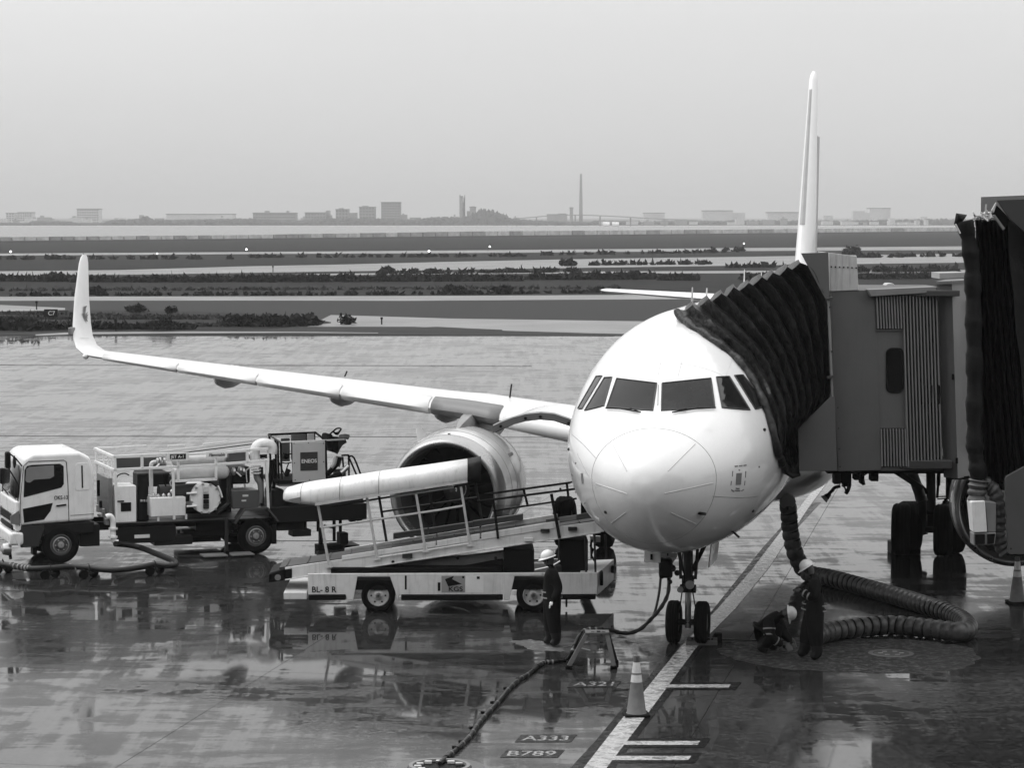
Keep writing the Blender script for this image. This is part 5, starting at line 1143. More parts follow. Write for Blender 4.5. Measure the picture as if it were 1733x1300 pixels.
tb('hose_reel_box', Z2_(520, 400), Z2_(840, 540), .8, 1.7, BODY, .04); tb('pump_unit', Z3_(-80, 480), Z3_(70, 680), .7, 1.6, BODY, .04); tb('pump_unit', Z3_(400, 480), Z3_(540, 700), .7, 1.6, BODY, .04); tb('pump_unit', Z3_(520, 400), Z3_(700, 560), .6, 1.7, BODY, .05); tb('back_panel', Z3_(60, 540), Z3_(520, 860), 1.5, 1.6, BODY, .02)
q = tp(Z2_(700, 620), .5); MB().lathe([(0, .2), (.9, .2)], 20, 'x', (q.x, .45, q.z), True).build('pump_motor', DMETAL, FT)
for x, y in ((650, 640), (700, 648), (760, 645), (820, 640), (850, 600)):
    q = tp(Z2_(x, y), .2); MB().lathe([(-.04, .03), (0, .06), (.04, .03)], 10, 'x', q, True).build('fitting', METAL, FT)
tpipe('grey_strut', [Z3_(492, 480), Z3_(497, 740)], .05, .3, DMETAL, 1); tpipe('grey_strut', [Z3_(380, 840), Z3_(500, 745)], .05, .3, DMETAL, 1); tpipe('dark_strut', [Z3_(800, 400), Z3_(815, 770)], .05, .3, DMETAL, 1)
for k, pts in enumerate(([(230, 480), (260, 420), (330, 400), (380, 420)], [(760, 400), (770, 500), (800, 560), (840, 560)], [(830, 400), (860, 450), (830, 500), (850, 550)], [(480, 420), (490, 520), (470, 600)])):
    tpipe('thin_hose', [Z2_(*p) for p in pts], .014, .35, BLACK if k != 2 else CREAM)
for a in ((505, 690, 530, 715), (540, 690, 560, 715), (570, 690, 590, 715)): tb('gauge', Z2_(a[0], a[1]), Z2_(a[2], a[3]), .36, .40, CREAM, .01)
for x, y in ((970, 680), (1000, 640), (1030, 720)): tb('bracket', Z1(x, y), Z1(x + 25, y + 70), .5, .6, METAL if y != 640 else BLACK, .01)
q = tp(Z1(985, 590), .6); MB().cyl(q, q + Vector((0, 0, .35)), .035, 8).build('exhaust_stub', BLACK, FT)
# white riser pipe behind the cab
tpipe('riser_pipe', [Z1(*p) for p in [(1060, 800), (1100, 790), (1128, 830), (1130, 900), (1132, 1000), (1150, 1045), (1180, 1052)]], .062, -.15, TRUCKW, n=14)
for y_ in (915, 998): q = tp(Z1(1131, y_), -.15); MB().lathe([(-.02, .10), (.02, .10)], 16, 'z', q, True).build('pipe_flange', TRUCKW, FT)
tb('riser_box', Z1(1055, 820), Z1(1098, 880), -.1, .1, GREYP, .01)
# booms of the lifting basket, running along the top
LB = mat('boom_light', .5, .4, dirt=.15)
for y in (.75, 1.35):
    q0, q1 = tp((270, 766), y), tp((452, 743), y); MB().bar(q0, q1, .06, .05).build('boom', LB, FT)
    q0, q1 = tp((275, 771), y + .05), tp((450, 749), y + .05); MB().bar(q0, q1, .03, .02).build('boom_line', BLACK, FT)
# basket
bk = []
xa, zt = tz((472, 749), .1); xb, _ = tz((583, 744.5), .1); zf = tz(Z4_(400, 622), .1)[1]
def trod(pts, r, m, offs, nm='basket_rail'): return MB().tube([tp(p, o_) for p, o_ in zip(pts, offs)], r, 7).build(nm, m, FT)
trod([(454, 736), (475, 749)], .02, DMETAL, (1.7, .1)); trod([(475, 749), (583, 744)], .02, PG, (.1, .1)); trod([(454, 736), (534, 732.5), (548, 743)], .028, BLACK, (1.7, 1.7, .9)); trod([(583, 744), (552, 737)], .02, DMETAL, (.1, 1.5))
for p, c, o_ in (((475, 749), (477, 812), .1), ((495, 750), (497, 813), .1), ((551, 745), (553, 813), .1), ((466, 742), (468, 811), .8), ((470, 745), (472, 812), .5), ((519, 734), (521, 812), 1.7), ((532, 734), (533, 812), 1.7), ((456, 737), (459, 808), 1.6)): trod([p, c], .026, BLACK, (o_, o_), 'basket_post')
tb('basket_floor', Z4_(240, 612), Z4_(720, 632), .1, 1.6, BLACK, .01); tb('basket_base', Z4_(255, 640), Z4_(720, 655), .2, 1.5, LB, .01)
tb('back_plate', Z4_(270, 190), Z4_(360, 420), 1.55, 1.6, SMOKE, .01); tb('back_plate', Z4_(372, 150), Z4_(520, 400), 1.6, 1.65, mat('plate_mid', .13, .4), .01); tb('white_notice', Z4_(533, 142), Z4_(602, 210), 1.55, 1.58, TRUCKW, .002)
tb('sign_panel', Z4_(388, 232), Z4_(712, 618), .03, .08, mat('sign_panel_grey', .42, .4, dirt=.06), .006)
tb('logo_square', Z4_(463, 330), Z4_(637, 508), .02, .03, mat('logo_dark', .02, .4), .001)
q = tp(Z4_(550, 419), .02); b = MB(); b.tube([(q.x + .155 * cos(t), .016, q.z + .155 * sin(t)) for t in [2 * pi * k / 48 for k in range(49)]], .005, 5); b.build('logo_ring', DMETAL, FT)
q = tp(Z4_(550, 434), .02); text('ENEOS', .118, 'lettering', TRUCKW, FT, (q.x, .014, q.z), (pi / 2, 0, 0), sx=1.0, align='CENTER')
for x, y in ((400, 240), (545, 236), (695, 240), (405, 438), (697, 425), (412, 608), (556, 606), (705, 600)): q = tp(Z4_(x, y), .02); MB().cyl((q.x, .022, q.z), (q.x, .03, q.z), .013, 8).build('panel_bolt', DMETAL, FT)
tb('hanging_lamp', Z4_(300, 340), Z4_(355, 400), .9, 1.2, BLACK, .04)
for pts in ([(290, 340), (330, 350), (375, 345)], [(270, 430), (320, 440), (375, 430)], [(250, 430), (300, 540), (340, 570)], [(345, 440), (310, 560), (380, 600)]): tpipe('basket_line', [Z4_(*p) for p in pts], .014, .9, BLACK)
tpipe('coiled_hose', [Z4_(*p) for p in [(350, 500), (330, 550), (370, 590), (390, 560)]], .05, 1.1, BLACK)
# nozzles and hoses at the basket's end
tpipe('nozzle_hose', [Z4_(*p) for p in [(725, 560), (780, 500), (830, 440), (850, 380)]], .06, .3, BLACK); tpipe('nozzle_hose', [Z4_(*p) for p in [(725, 600), (800, 570), (870, 540)]], .06, .2, BLACK)
tpipe('nozzle', [Z4_(*p) for p in [(870, 535), (915, 495), (945, 465)]], .055, .2, METAL); tpipe('nozzle', [Z4_(*p) for p in [(770, 480), (800, 440), (815, 380)]], .05, .25, CREAM)
tpipe('nozzle', [Z4_(*p) for p in [(825, 470), (840, 420), (850, 370)]], .075, .4, GREYP)
for a in ((735, 150, 790, 300), (780, 180, 850, 330)): tb('valve_block', Z4_(a[0], a[1]), Z4_(a[2], a[3]), .4, .9, BLACK, .04)
tpipe('dark_funnel', [Z4_(*p) for p in [(800, 330), (850, 240), (905, 200)]], .09, .6, GU)
tpipe('lever', [Z4_(*p) for p in [(745, 160), (790, 120), (830, 90), (870, 95), (845, 130), (800, 135)]], .018, .5, BLACK); tpipe('lever', [Z4_(*p) for p in [(790, 120), (830, 150), (860, 110)]], .022, .6, BLACK)
tpipe('nozzle_cap', [Z4_(*p) for p in [(860, 180), (910, 170), (945, 180)]], .06, .5, GREYP)
for pts, o_ in (([(875, 362), (930, 358), (945, 375), (950, 608)], .4), ([(885, 375), (893, 480)], .4), ([(950, 372), (1000, 385), (1080, 590)], .4), ([(945, 372), (1040, 590)], 1.2)): tpipe('step_rail', [Z4_(*p) for p in pts], .022, o_, BLACK, 3, 6)
tb('tail_panel', Z4_(800, 500), Z4_(920, 612), 1.0, 1.1, GU, .01)
tb('rear_deck', Z4_(150, 880), Z4_(1130, 1000), .15, CW, BODY, .02); tb('rear_machinery', Z4_(270, 770), Z4_(1100, 885), .5, 1.8, BODY, .05); tb('rear_machinery', Z4_(180, 700), Z4_(300, 880), .3, 1.0, BODY, .05)
tb('rear_tank', Z4_(230, 1000), Z4_(500, 1105), .3, 1.3, BODY, .02); tb('rear_box', Z4_(388, 1110), Z4_(572, 1168), .2, .6, BODY, .01)
for x, y in ((980, 985), (1045, 975)): q = tp(Z4_(x, y), .3); MB().lathe([(-.05, .02), (-.05, .1), (.05, .1), (.05, .02)], 16, 'y', q, True).build('small_wheel', BLACK, FT)
for pts, o_ in (([(800, 985), (805, 1218)], .5), ([(862, 985), (864, 1215)], .9), ([(640, 990), (660, 1120)], .5), ([(510, 1010), (512, 1100)], .6)): 
    q0, q1 = tp(Z4_(*pts[0]), o_), tp(Z4_(*pts[1]), o_); MB().bar(q0, (q0.x, o_, max(.06, q1.z)), .06).build('support_leg', BLACK, FT)
q0 = tp(Z4_(790, 1225), .5); q1 = tp(Z4_(1030, 1225), .5); MB().box(q0.x, q1.x, .3, .9, .02, .06).build('support_foot', BLACK, FT, .005); q2 = tp(Z4_(890, 1200), .6); MB().box(q2.x - .1, q2.x + .1, .5, .8, .06, .32).build('wheel_chock_box', BLACK, FT, .02)
q0 = tp(Z4_(650, 1280), .2); MB().box(q0.x - .05, q0.x + .5, .1, .4, .0, .12).build('support_foot', BLACK, FT, .01); MB().box(q0.x, q0.x + .08, .15, .25, .1, .5).build('support_leg', BLACK, FT)
tpipe('cross_line', [Z4_(700, 1060), Z4_(760, 1080), Z4_(800, 1090)], .02, .5, BLACK)
# ------------------------------------------------------------------ fuel hose with its little carts
hp = [G(x, y, z) for x, y, z in ((195, 921, .42), (215, 922.5, .36), (240, 928, .28), (265, 938, .24), (285, 946, .22), (296, 951, .22), (297, 956.5, .22), (285, 957.5, .22), (262, 956, .22), (235, 961, .22), (205, 965, .20), (180, 965, .20), (150, 961.5, .22), (120, 959.5, .22), (85, 962, .22), (50, 963, .2), (25, 959, .2), (5, 955, .2), (-20, 950, .18), (-60, 946, .15))]
FH = tag(MB().tube(smooth_path(hp, 5), .062, 12).build('fuel_hose', CABLE, None, ang=60), 'thick black fuel hose looping on the apron beside the fuel truck', 'hose')
for x, y in ((20, 957), (26, 958.5), (33, 960), (39, 961), (44, 962), (49, 962), (119, 960), (129, 960.5), (139, 961), (150, 961.5), (255, 957), (280, 957.5), (285, 957.5), (290, 957)):
    q = G(x, y, .21); d_ = min(range(1, len(hp) - 1), key=lambda i: (hp[i] - q).length); t = (hp[d_ + 1] - hp[d_ - 1]).normalized(); MB().cyl(q - t * .018, q + t * .018, .069, 14).build('pale_band', CREAM if 100 < x < 255 else GREYP, FH)
for x, lb in ((86, 'left hose cart under the fuel hose beside the cab wheel'), (151, 'middle hose cart under the fuel hose in front of the riser pipe'), (257, 'right hose cart under the fuel hose near its bend'), (0, 'hose cart cut off by the left edge of the photo')):
    i = min(range(6, len(hp)), key=lambda k: abs(hp[k].x - G(x, 963, .2).x)); q = hp[i]
    r = empty('hose_cart', (q.x, q.y, 0), .3, lb, 'hose cart', 'small wheeled carts carrying the fuel hose')
    b = MB(); b.box(-.05, .05, -.10, .10, .10, .15); b.bar((0, -.08, .12), (0, -.08, .30), .02); b.bar((0, .08, .12), (0, .08, .30), .02); b.build('cradle', DMETAL, r)
    for dx, dy in ((-.12, -.1), (.12, .1)):
        MB().lathe([(-.03, .02), (-.035, .085), (-.02, .1), (.02, .1), (.035, .085), (.03, .02)], 16, 'y', (dx, dy, .10), True).build('caster', RUBBER, r)
        MB().bar((0, dy * .8, .13), (dx, dy * .8, .10), .03).build('caster_fork', DMETAL, r)
# ================================================================== JET BRIDGE at the front left door
YB = 43.2
JB = empty('jet_bridge', (P(1440, 797, YB).x, YB, 0), 0, 'grey jet bridge cab with black folded canopy against the airliner', 'jet bridge')
JO = Vector(JB.location)
def jp(x, y, Y=YB): return P(x, y, Y) - JO
def jprism(nm, pts, Y0, Y1, m, bv=.006, par=None):
    a = [jp(x, y, Y0) for x, y in pts]; b = MB(); b.loft([a, [Vector((q.x, q.y + (Y1 - Y0), q.z)) for q in a]], True); return b.build(nm, m, par or JB, bv)
zt, zb = jp(1440, 490).z, jp(1440, 797).z
jprism('cab_wall', [(1407, 494), (1420, 491.5), (1470, 491), (1479, 493), (1486, 640), (1492, 796), (1419, 798), (1409, 640)], YB, YB + .12, BRIDGE)
# curved corner panel between cab wall and the ribbed wall
RF_Y = lambda px: YB + (px - 1480) / 1000 * 3.4          # ribbed wall runs away to the right
def rp_(x, y, lift=0.0): return P(x, y, RF_Y(x) - lift) - JO
b = MB(); b.loft([[rp_(x, y0) for x, y0 in ((1478, 492), (1587, 486))] + [rp_(x, y1) + Vector((0, 0, 0)) for x, y1 in ((1596, 796), (1491, 797))]] + [[rp_(x, y0) + Vector((0, .12, 0)) for x, y0 in ((1478, 492), (1587, 486))] + [rp_(x, y1) + Vector((0, .12, 0)) for x, y1 in ((1596, 796), (1491, 797))]], True); b.build('side_wall', BRIDGE, JB)
rb = None
RIBM = mat('rib_paint', .17, .45, dirt=.1, spec=.3)
def rib_back(x0, x1, x2, x3, y0, y1):
    b = MB(); q = [rp_(x0, y0, .012), rp_(x1, y0, .012), rp_(x2, y1, .012), rp_(x3, y1, .012)]; b.loft([q, [p + Vector((0, .02, 0)) for p in q]], True); b.build('rib_groove_plate', BLACK, JB)
rib_back(1481, 1527, 1529, 1483.5, 498, 557); rib_back(1488.5, 1535, 1536.5, 1490, 725, 790); rib_back(1526, 1587, 1595.5, 1536, 498, 791)
def rib(x0, y0, x1, y1):
    a, c = rp_(x0, y0, .02), rp_(x1, y1, .02); w = .021
    b = MB(); b.loft([[a + Vector((-w, .03, 0)), a + Vector((-w * .5, -.05, 0)), a + Vector((w * .5, -.05, 0)), a + Vector((w, .03, 0))], [c + Vector((-w, .03, 0)), c + Vector((-w * .5, -.05, 0)), c + Vector((w * .5, -.05, 0)), c + Vector((w, .03, 0))]], True); b.build('rib', RIBM, JB)
for k in range(9): rib(1483.5 + k * 4.9, 501, 1486 + k * 4.9, 556)
for k in range(9): rib(1491 + k * 5.1, 726, 1492.5 + k * 5.1, 789)
for k in range(11): rib(1528 + k * 5.6, 500, 1537 + k * 5.6, 790)
for x0, y0, x1, y1 in ((1481, 557.5, 1526, 560), (1489, 722, 1533, 724.5)):
    b = MB(); b.loft([[rp_(x0, y0, .03), rp_(x1, y0, .03), rp_(x1, y0, 0), rp_(x0, y0, 0)], [rp_(x0, y1, .03), rp_(x1, y1, .03), rp_(x1, y1, 0), rp_(x0, y1, 0)]], True); b.build('panel_edge', BRIDGE, JB)
def rrect(x0, y0, x1, y1, r, n=5):
    out = []
    for cx, cy, a0 in ((x1 - r, y0 + r, -90), (x1 - r, y1 - r, 0), (x0 + r, y1 - r, 90), (x0 + r, y0 + r, 180)):
        for k in range(n + 1): a = radians(a0 + 90 * k / n); out.append((cx + r * cos(a), cy + r * sin(a)))
    return out
pts_ = rrect(1500.5, 589.5, 1528.5, 664.5, 9)
b = MB(); b.loft([[rp_(x, y, .012) for x, y in pts_], [rp_(x, y, -.02) for x, y in pts_]], True); wn = b.build('cab_window', mat('bridge_window_black', .006, .08), JB)
b = MB(); b.tube([rp_(x, y, .012) for x, y in pts_ + [pts_[0]]], .012, 6); b.build('window_gasket', BLACK, wn)
for x in (1563, 1575, 1588): b = MB(); q = rp_(x, 668, .07); b.box(q.x - .035, q.x + .035, q.y, q.y + .03, q.z - .17, q.z + .17); b.build('vent_slot', BLACK, JB, .02)
# eaves, upper guard, cream box, lower guard, corner strip
b = MB(); b.loft([[rp_(x, y, .16) for x, y in ((1468, 490), (1583, 485), (1584, 495), (1474, 502))], [rp_(x, y, .16) + Vector((0, .3, 0)) for x, y in ((1468, 490), (1583, 485), (1584, 495), (1474, 502))]], True); b.build('eave', RIBM, JB, .01)
jprism('upper_guard', [(1356, 428.5), (1402, 427), (1404, 508), (1399, 510)], YB - .22, YB - .16, BRIDGE)
jprism('lower_guard', [(1350, 724), (1407, 671), (1412, 671), (1417.5, 797.5), (1352.5, 797.5)], YB - .30, YB - .22, BRIDGE)
CRB = mat('cream_box_paint', .42, .5, dirt=.15, streak=.4)
jprism('equipment_box', [(1403, 427.5), (1450, 433.5), (1453, 491), (1406, 493)], YB - .02, YB + 1.6, CRB)
for k in range(7): q = jp(1407 + k * 7, 451.5 + k * .3, YB - .03); MB().cyl(q, q + Vector((0, .03, 0)), .014, 8).build('box_bolt', BLACK, JB)
jprism('corner_strip', [(1401, 508), (1404.5, 508), (1411, 672), (1407, 672)], YB - .28, YB + .05, GREYP)
for y in (520, 595, 638, 690, 725, 760, 790): q = jp(1404 + (y - 500) * .04 + (6 if y > 672 else 0), y, YB - .31); MB().cyl(q, q + Vector((0, .04, 0)), .016, 8).build('strip_bolt', DMETAL, JB)
for y in (505, 638): jprism('hinge', [(1400, y), (1410, y - 3), (1411, y + 1), (1401, y + 4)], YB - .34, YB - .2, BRIDGE2, .002)
# cab body behind the near wall: roof, floor, far wall
x0 = jp(1407, 600).x; x1 = jp(1596, 600).x
MB().box(x0, x1 + .3, .14, 3.6, zt - .12, zt - .02).build('cab_roof', BRIDGE2, JB, .01)
MB().box(x0 - .25, x1 + .2, .14, 3.6, zb + .02, zb + .16).build('cab_floor', BRIDGE2, JB, .01)
MB().box(x0, x1 + .3, 3.6, 3.72, zb + .02, zt - .02).build('far_wall', BRIDGE2, JB)
# tall corner column on the right, turned so that an edge faces us
for nm, quad, Y0, Y1 in (('column_face', [(1585, 478), (1611, 477), (1621, 810), (1598, 808)], YB + .55, YB + .25), ('column_side', [(1611, 477), (1636, 475), (1643, 806), (1621, 810)], YB + .25, YB + 1.0)):
    p = [P(quad[0][0], quad[0][1], Y0), P(quad[1][0], quad[1][1], Y1), P(quad[2][0], quad[2][1], Y1), P(quad[3][0], quad[3][1], Y0)]; p = [q - JO for q in p]
    n = Vector((0, .06, 0)); b = MB(); b.loft([p, [q + n for q in p]], True); b.build(nm, BRIDGE if nm == 'column_face' else RIBM, JB)
b = MB(); q = [P(1584, 476.5, YB + .5), P(1611, 475.5, YB + .15), P(1637, 474, YB + .95), P(1640, 471, YB + 1.6), P(1600, 473, YB + 1.6)]; b.loft([[p - JO for p in q], [p - JO + Vector((0, 0, -.05)) for p in q]], True); b.build('column_cap', BRIDGE, JB)
for x, y in ((1607.5, 497), (1613, 638), (1619.5, 780)): q = jp(x, y, YB + .22); MB().box(q.x - .02, q.x + .02, q.y, q.y + .04, q.z - .05, q.z + .05).build('column_latch', BLACK, JB, .004)
q = jp(1636, 560, YB + .9); MB().box(q.x - .03, q.x + .04, q.y, q.y + .05, jp(1636, 620, YB + .9).z, jp(1636, 508, YB + .9).z).build('column_strip', GREYP, JB, .004)
MB().loft([[jp(x, y, YB + .6) for x, y in ((1600, 809), (1640, 806), (1640, 812), (1602, 812))], [jp(x, y, YB + 3) for x, y in ((1600, 800), (1640, 800), (1640, 804), (1602, 804))]]).build('column_floor', BLACK, JB)
jprism('roof_lamp', [(1499, 483), (1503, 479.5), (1511, 479.5), (1515, 483)], YB + .5, YB + .9, CREAM)
jprism('roof_rail_box', [(1590, 462), (1634, 461), (1634, 470), (1590, 472)], YB + 8, YB + 9, mat('pale_roof_box', .25, .5))
# tunnel beyond the cab, widened to block bright sky mirrored in the apron
tn = FA; th = radians(12); R = []
for d in (0, 26):
    c = Vector((x1 + .9 + cos(th) * d, 5.6 + sin(th) * d, 0)); n = Vector((-sin(th), cos(th), 0)) * 3.6
    R.append([c - n + Vector((0, 0, zb + .05)), c - n + Vector((0, 0, zt - .75)), c + n + Vector((0, 0, zt - .75)), c + n + Vector((0, 0, zb + .05))])
MB().loft(R, True).build('tunnel', BRIDGE2, JB)
# folded black canopy between cab and fuselage
Fp = [(1146, 531), (1166, 551), (1200, 573), (1238, 601), (1266, 634), (1290, 682), (1305, 728), (1314, 768), (1328, 800)]
Bp = [(1352, 449), (1374, 464), (1397, 512), (1402, 560), (1404, 615), (1404, 668), (1384, 694), (1354, 722), (1354, 804)]
def res_(P_, n, k=8):
    q = smooth_path(P_, k); L = [0]
    for a, c in zip(q[:-1], q[1:]): L.append(L[-1] + (c - a).length)
    out = []
    for i in range(n):
        t = L[-1] * i / (n - 1); j = min(max(np.searchsorted(L, t) - 1, 0), len(q) - 2); f = (t - L[j]) / max(1e-6, L[j + 1] - L[j]); out.append(q[j].lerp(q[j + 1], min(1, max(0, f))))
    return out
Fw = []
for x, y in Fp:
    h_ = hit(x, y, .03); Fw.append((FA.l2w(h_) if h_ is not None else P(x, y, 43.0)) - JO + Vector((0, -.05, 0)))
Fw[0] = P(1146, 529, 44.4) - JO
Bw = [jp(x, y, YB - .05) for x, y in Bp]
NJ = 44; Fr, Br = res_(Fw, NJ), res_(Bw, NJ)
NP = 9; NI = NP * 2 + 1
def fold(i, j, e):
    f = i / (NI - 1); t = j / (NJ - 1); p = Fr[j].lerp(Br[j], f ** .92); rdg = (1 if i % 2 == 0 else -1)
    amp = (.19 - .10 * t) * min(1, .35 + f * 2)
    wr = Vector((sin(j * .7 + i * 2.1) * .012 + rng.normal(0, .006), cos(j * .9 + i) * .014 + rng.normal(0, .011), sin(j * 1.1 + i * 1.7) * .008))
    return p + Vector((0, -amp * rdg, amp * .30 * rdg * (1 - t))) + wr
b = MB(); rows = []
for i in range(NI):
    top0 = fold(i, 0, 0); up = .02 if i % 2 == 0 else -.05; row = []
    far = top0 + Vector((.1, 3.0, -.2))
    row += [far + Vector((0, 0, -1.4)), far + Vector((0, 0, -.3 + up)), top0 + Vector((.05, 2.2, -.10 + up)), top0 + Vector((.02, 1.0, -.02 + up)), top0 + Vector((0, .25, .03 + up))]
    row += [fold(i, j, 0) for j in range(NJ)]; rows.append(row)
# subdivide between ridges so that the cloth sags
rows2 = []
for i in range(NI - 1):
    rows2.append(rows[i]); rows2.append([a.lerp(c, .5) + Vector((.0, (.03 if i % 2 == 0 else -.02) + .016 * sin(j * .55 + i * 3) + rng.normal(0, .010), .008 * cos(j * 1.1 + i))) for j, (a, c) in enumerate(zip(rows[i], rows[i + 1]))])
rows2.append(rows[-1]); n_ = len(rows2[0])
vs = [p for r in rows2 for p in r]; fs = []; mi = []
for i in range(len(rows2) - 1):
    for j in range(n_ - 1): fs.append((i * n_ + j, i * n_ + j + 1, (i + 1) * n_ + j + 1, (i + 1) * n_ + j)); mi.append(0)
b.v = [tuple(v) for v in vs]; b.f = fs; b.mi = mi
cano = b.build('folding_canopy', [FABRIC, FABT], JB, ang=28)
MB().tube(smooth_path([p + Vector((0, .02 * sin(i * 2), .02 * cos(i * 3))) for i, p in enumerate(Fr[::2])], 3), [.065 + .010 * sin(k * 1.1) for k in range(len(smooth_path(Fr[::2], 3)))], 10).build('canopy_padding', FABRIC, JB, ang=60)
MB().tube([jp(1330, 797, YB - .1), jp(1342, 806, YB - .15), jp(1354, 803, YB - .2)], [.06, .05, .03], 8).build('canopy_hem', FABRIC, JB)
b = MB(); a_ = [jp(x, y, YB - .12) for x, y in ((1309, 745), (1335, 728), (1352, 724), (1353, 800), (1343, 805), (1326, 799))]; b.loft([a_, [q + Vector((0, .05, 0)) for q in a_]], True); b.build('canopy_flap', FABRIC, JB)
# running gear under the cab
YU = YB + 1.0
def jb_(nm, x0, y0, x1, y1, Y=YU, d=.3, m=None, bv=.01): a, c = jp(x0, y0, Y), jp(x1, y1, Y); return MB().box(a.x, c.x, a.y, a.y + d, c.z, a.z).build(nm, m or BLACK, JB, bv)
jb_('frame_beam', 1400, 795, 1600, 802, YU - .3, .3)
jb_('bracket', 1412, 800, 1423, 820, m=DMETAL); jb_('bracket', 1423, 802, 1431, 818); jb_('bracket', 1428, 800, 1441, 824); jb_('bracket', 1446, 798, 1455, 813); jb_('motor', 1474, 797, 1487, 815); jb_('bracket', 1457, 798, 1463, 820); jb_('bracket', 1511, 796, 1521, 800)
def jt(nm, pts, r, Y=YU, m=None, k=4): return MB().tube(smooth_path([jp(x, y, Y) for x, y in pts], k), r, 8).build(nm, m or BLACK, JB)
jt('arm', [(1438, 820), (1435, 830), (1431, 836)], .035); jt('cable', [(1425, 822), (1430, 826), (1432, 836)], .015); jt('arm', [(1422, 823), (1412, 826), (1408, 832)], .03); jt('cable', [(1450, 812), (1458, 808), (1466, 802), (1472, 800)], .014); jt('arm', [(1460, 812), (1462, 821)], .03)
q = jp(1405, 836, YU); b = MB(); b.lathe([(-.09, .06), (0, .03)], 14, 'x', (0, 0, 0), True); o = b.build('flood_lamp', BLACK, JB, loc=q); o.rotation_euler = (0, radians(-40), 0)
jt('flood_lamp_neck', [(1411, 828), (1404, 835), (1400, 840)], [.03] * 9)
q = jp(1402, 839, YU); b = MB(); b.lathe([(0, .03), (.10, .075), (.11, .07)], 14, 'x', (0, 0, 0), True); o = b.build('flood_lamp_head', GREYP, JB, loc=q); o.rotation_euler = (0, radians(140), 0)
# wheeled drive column
YD = G(1540, 936).y
dc = empty('drive_column', (G(1575, 936).x, YD, 0), 0); dc.parent = JB; dc.location = Vector((G(1575, 936).x, YD, 0)) - JO
DO = Vector((G(1575, 936).x, YD, 0))
t_, r_ = wheel_mesh('tyre', 'rim', .585, .46, .33, rim=DMETAL)
for x, nm in ((1539, 'l'), (1613, 'r')): wx = P(x, 890, YD).x - DO.x; wh = link('wheel', t_, dc, (wx, 0, .585)); link('rim', r_, wh)
def dq(x, y, dy=0): return P(x, y, YD + dy) - DO
def dbar(nm, x0, y0, x1, y1, w, dy=0, m=BLACK): return MB().bar(dq(x0, y0, dy), dq(x1, y1, dy), w).build(nm, m, dc, .01)
def dcyl(nm, x0, y0, x1, y1, r, dy=0, m=BLACK): return MB().cyl(dq(x0, y0, dy), dq(x1, y1, dy), r, 14).build(nm, m, dc)
dcyl('leg', 1575, 770, 1576, 885, .105); dcyl('leg', 1606.5, 770, 1606, 845, .075, .4); dcyl('screw', 1589, 780, 1588, 822, .045); dcyl('screw', 1588, 815, 1586, 843, .03); dcyl('brace', 1530, 795, 1568, 835, .07); dcyl('brace', 1546, 800, 1549, 800, .05)
dbar('axle_beam', 1552, 888, 1600, 888, .16); dbar('axle_block', 1556, 880, 1562, 905, .2); dbar('axle_block', 1588, 880, 1594, 905, .2); dbar('pivot', 1568, 880, 1585, 880, .25)
MB().tube(smooth_path([dq(x, y, -.2) for x, y in ((1547, 795), (1548, 820), (1554, 850), (1566, 865), (1577, 868), (1592, 860), (1602, 845))], 5), .045, 8).build('hydraulic_hose', BLACK, dc)
MB().tube(smooth_path([dq(x, y, -.1) for x, y in ((1612, 826), (1622, 832), (1630, 848), (1640, 862))], 5), .05, 8).build('hydraulic_hose', BLACK, dc)
for pts in (((1586, 841), (1630, 839)), ((1586, 845), (1628, 842)), ((1590, 862), (1598, 870), (1596, 848)), ((1618, 870), (1634, 858), (1622, 848))): MB().tube([dq(x, y, .1) for x, y in pts], .016, 6).build('ladder_rod', BLACK, dc)
MB().box(dq(1521, 0).x - .05, dq(1560, 0).x + .05, -.35, .35, .0, .14).build('wheel_chock', BLACK, dc, .02); 
for x in (1518, 1561): MB().box(dq(x, 0).x - .05, dq(x, 0).x + .05, -.3, .3, .0, .26).build('wheel_chock', BLACK, dc, .02)
MB().box(-.4, .5, -9.5, .3, jp(0, 0, YB).z * 0 + 2.7, 3.0).build('cross_beam', BLACK, dc, .02)
# ================================================================== second, nearer bridge head at the right edge
YN = 33.0
J2 = empty('bridge_bellows', (P(1690, 600, YN).x, YN, 0), 0, 'nearer unused bridge head with tall black bellows at the right edge', 'jet bridge')
KO = Vector(J2.location)
def kp(x, y, Y=YN): return P(x, y, Y) - KO
FAB2 = mat('bellows_fabric', .007, .55, dirt=.4, scale=6, bump=.5, bscale=12, spec=.15)
roll = [(1632, 374), (1640, 410), (1645, 450), (1647, 500), (1648, 560), (1649, 620), (1649, 680), (1649, 740), (1652, 780), (1658, 812)]
rr = smooth_path([kp(x, y, YN - .1) for x, y in roll], 6); MB().tube(rr, [.105 + .012 * sin(k * .9) + .006 * sin(k * 2.3) for k in range(len(rr))], 14).build('padded_roll', FAB2, J2, ang=60)
MB().tube([kp(x, y, YN - .1) for x, y in ((1629, 372), (1624, 368), (1621, 378), (1627, 392))], [.09, .075, .05, .03], 10).build('roll_end', FAB2, J2)
MB().tube([kp(1617, 379, YN - .25), kp(1625, 395, YN - .25)], .012, 6).build('roll_edge', CREAM, J2)
NF = 8; R = []
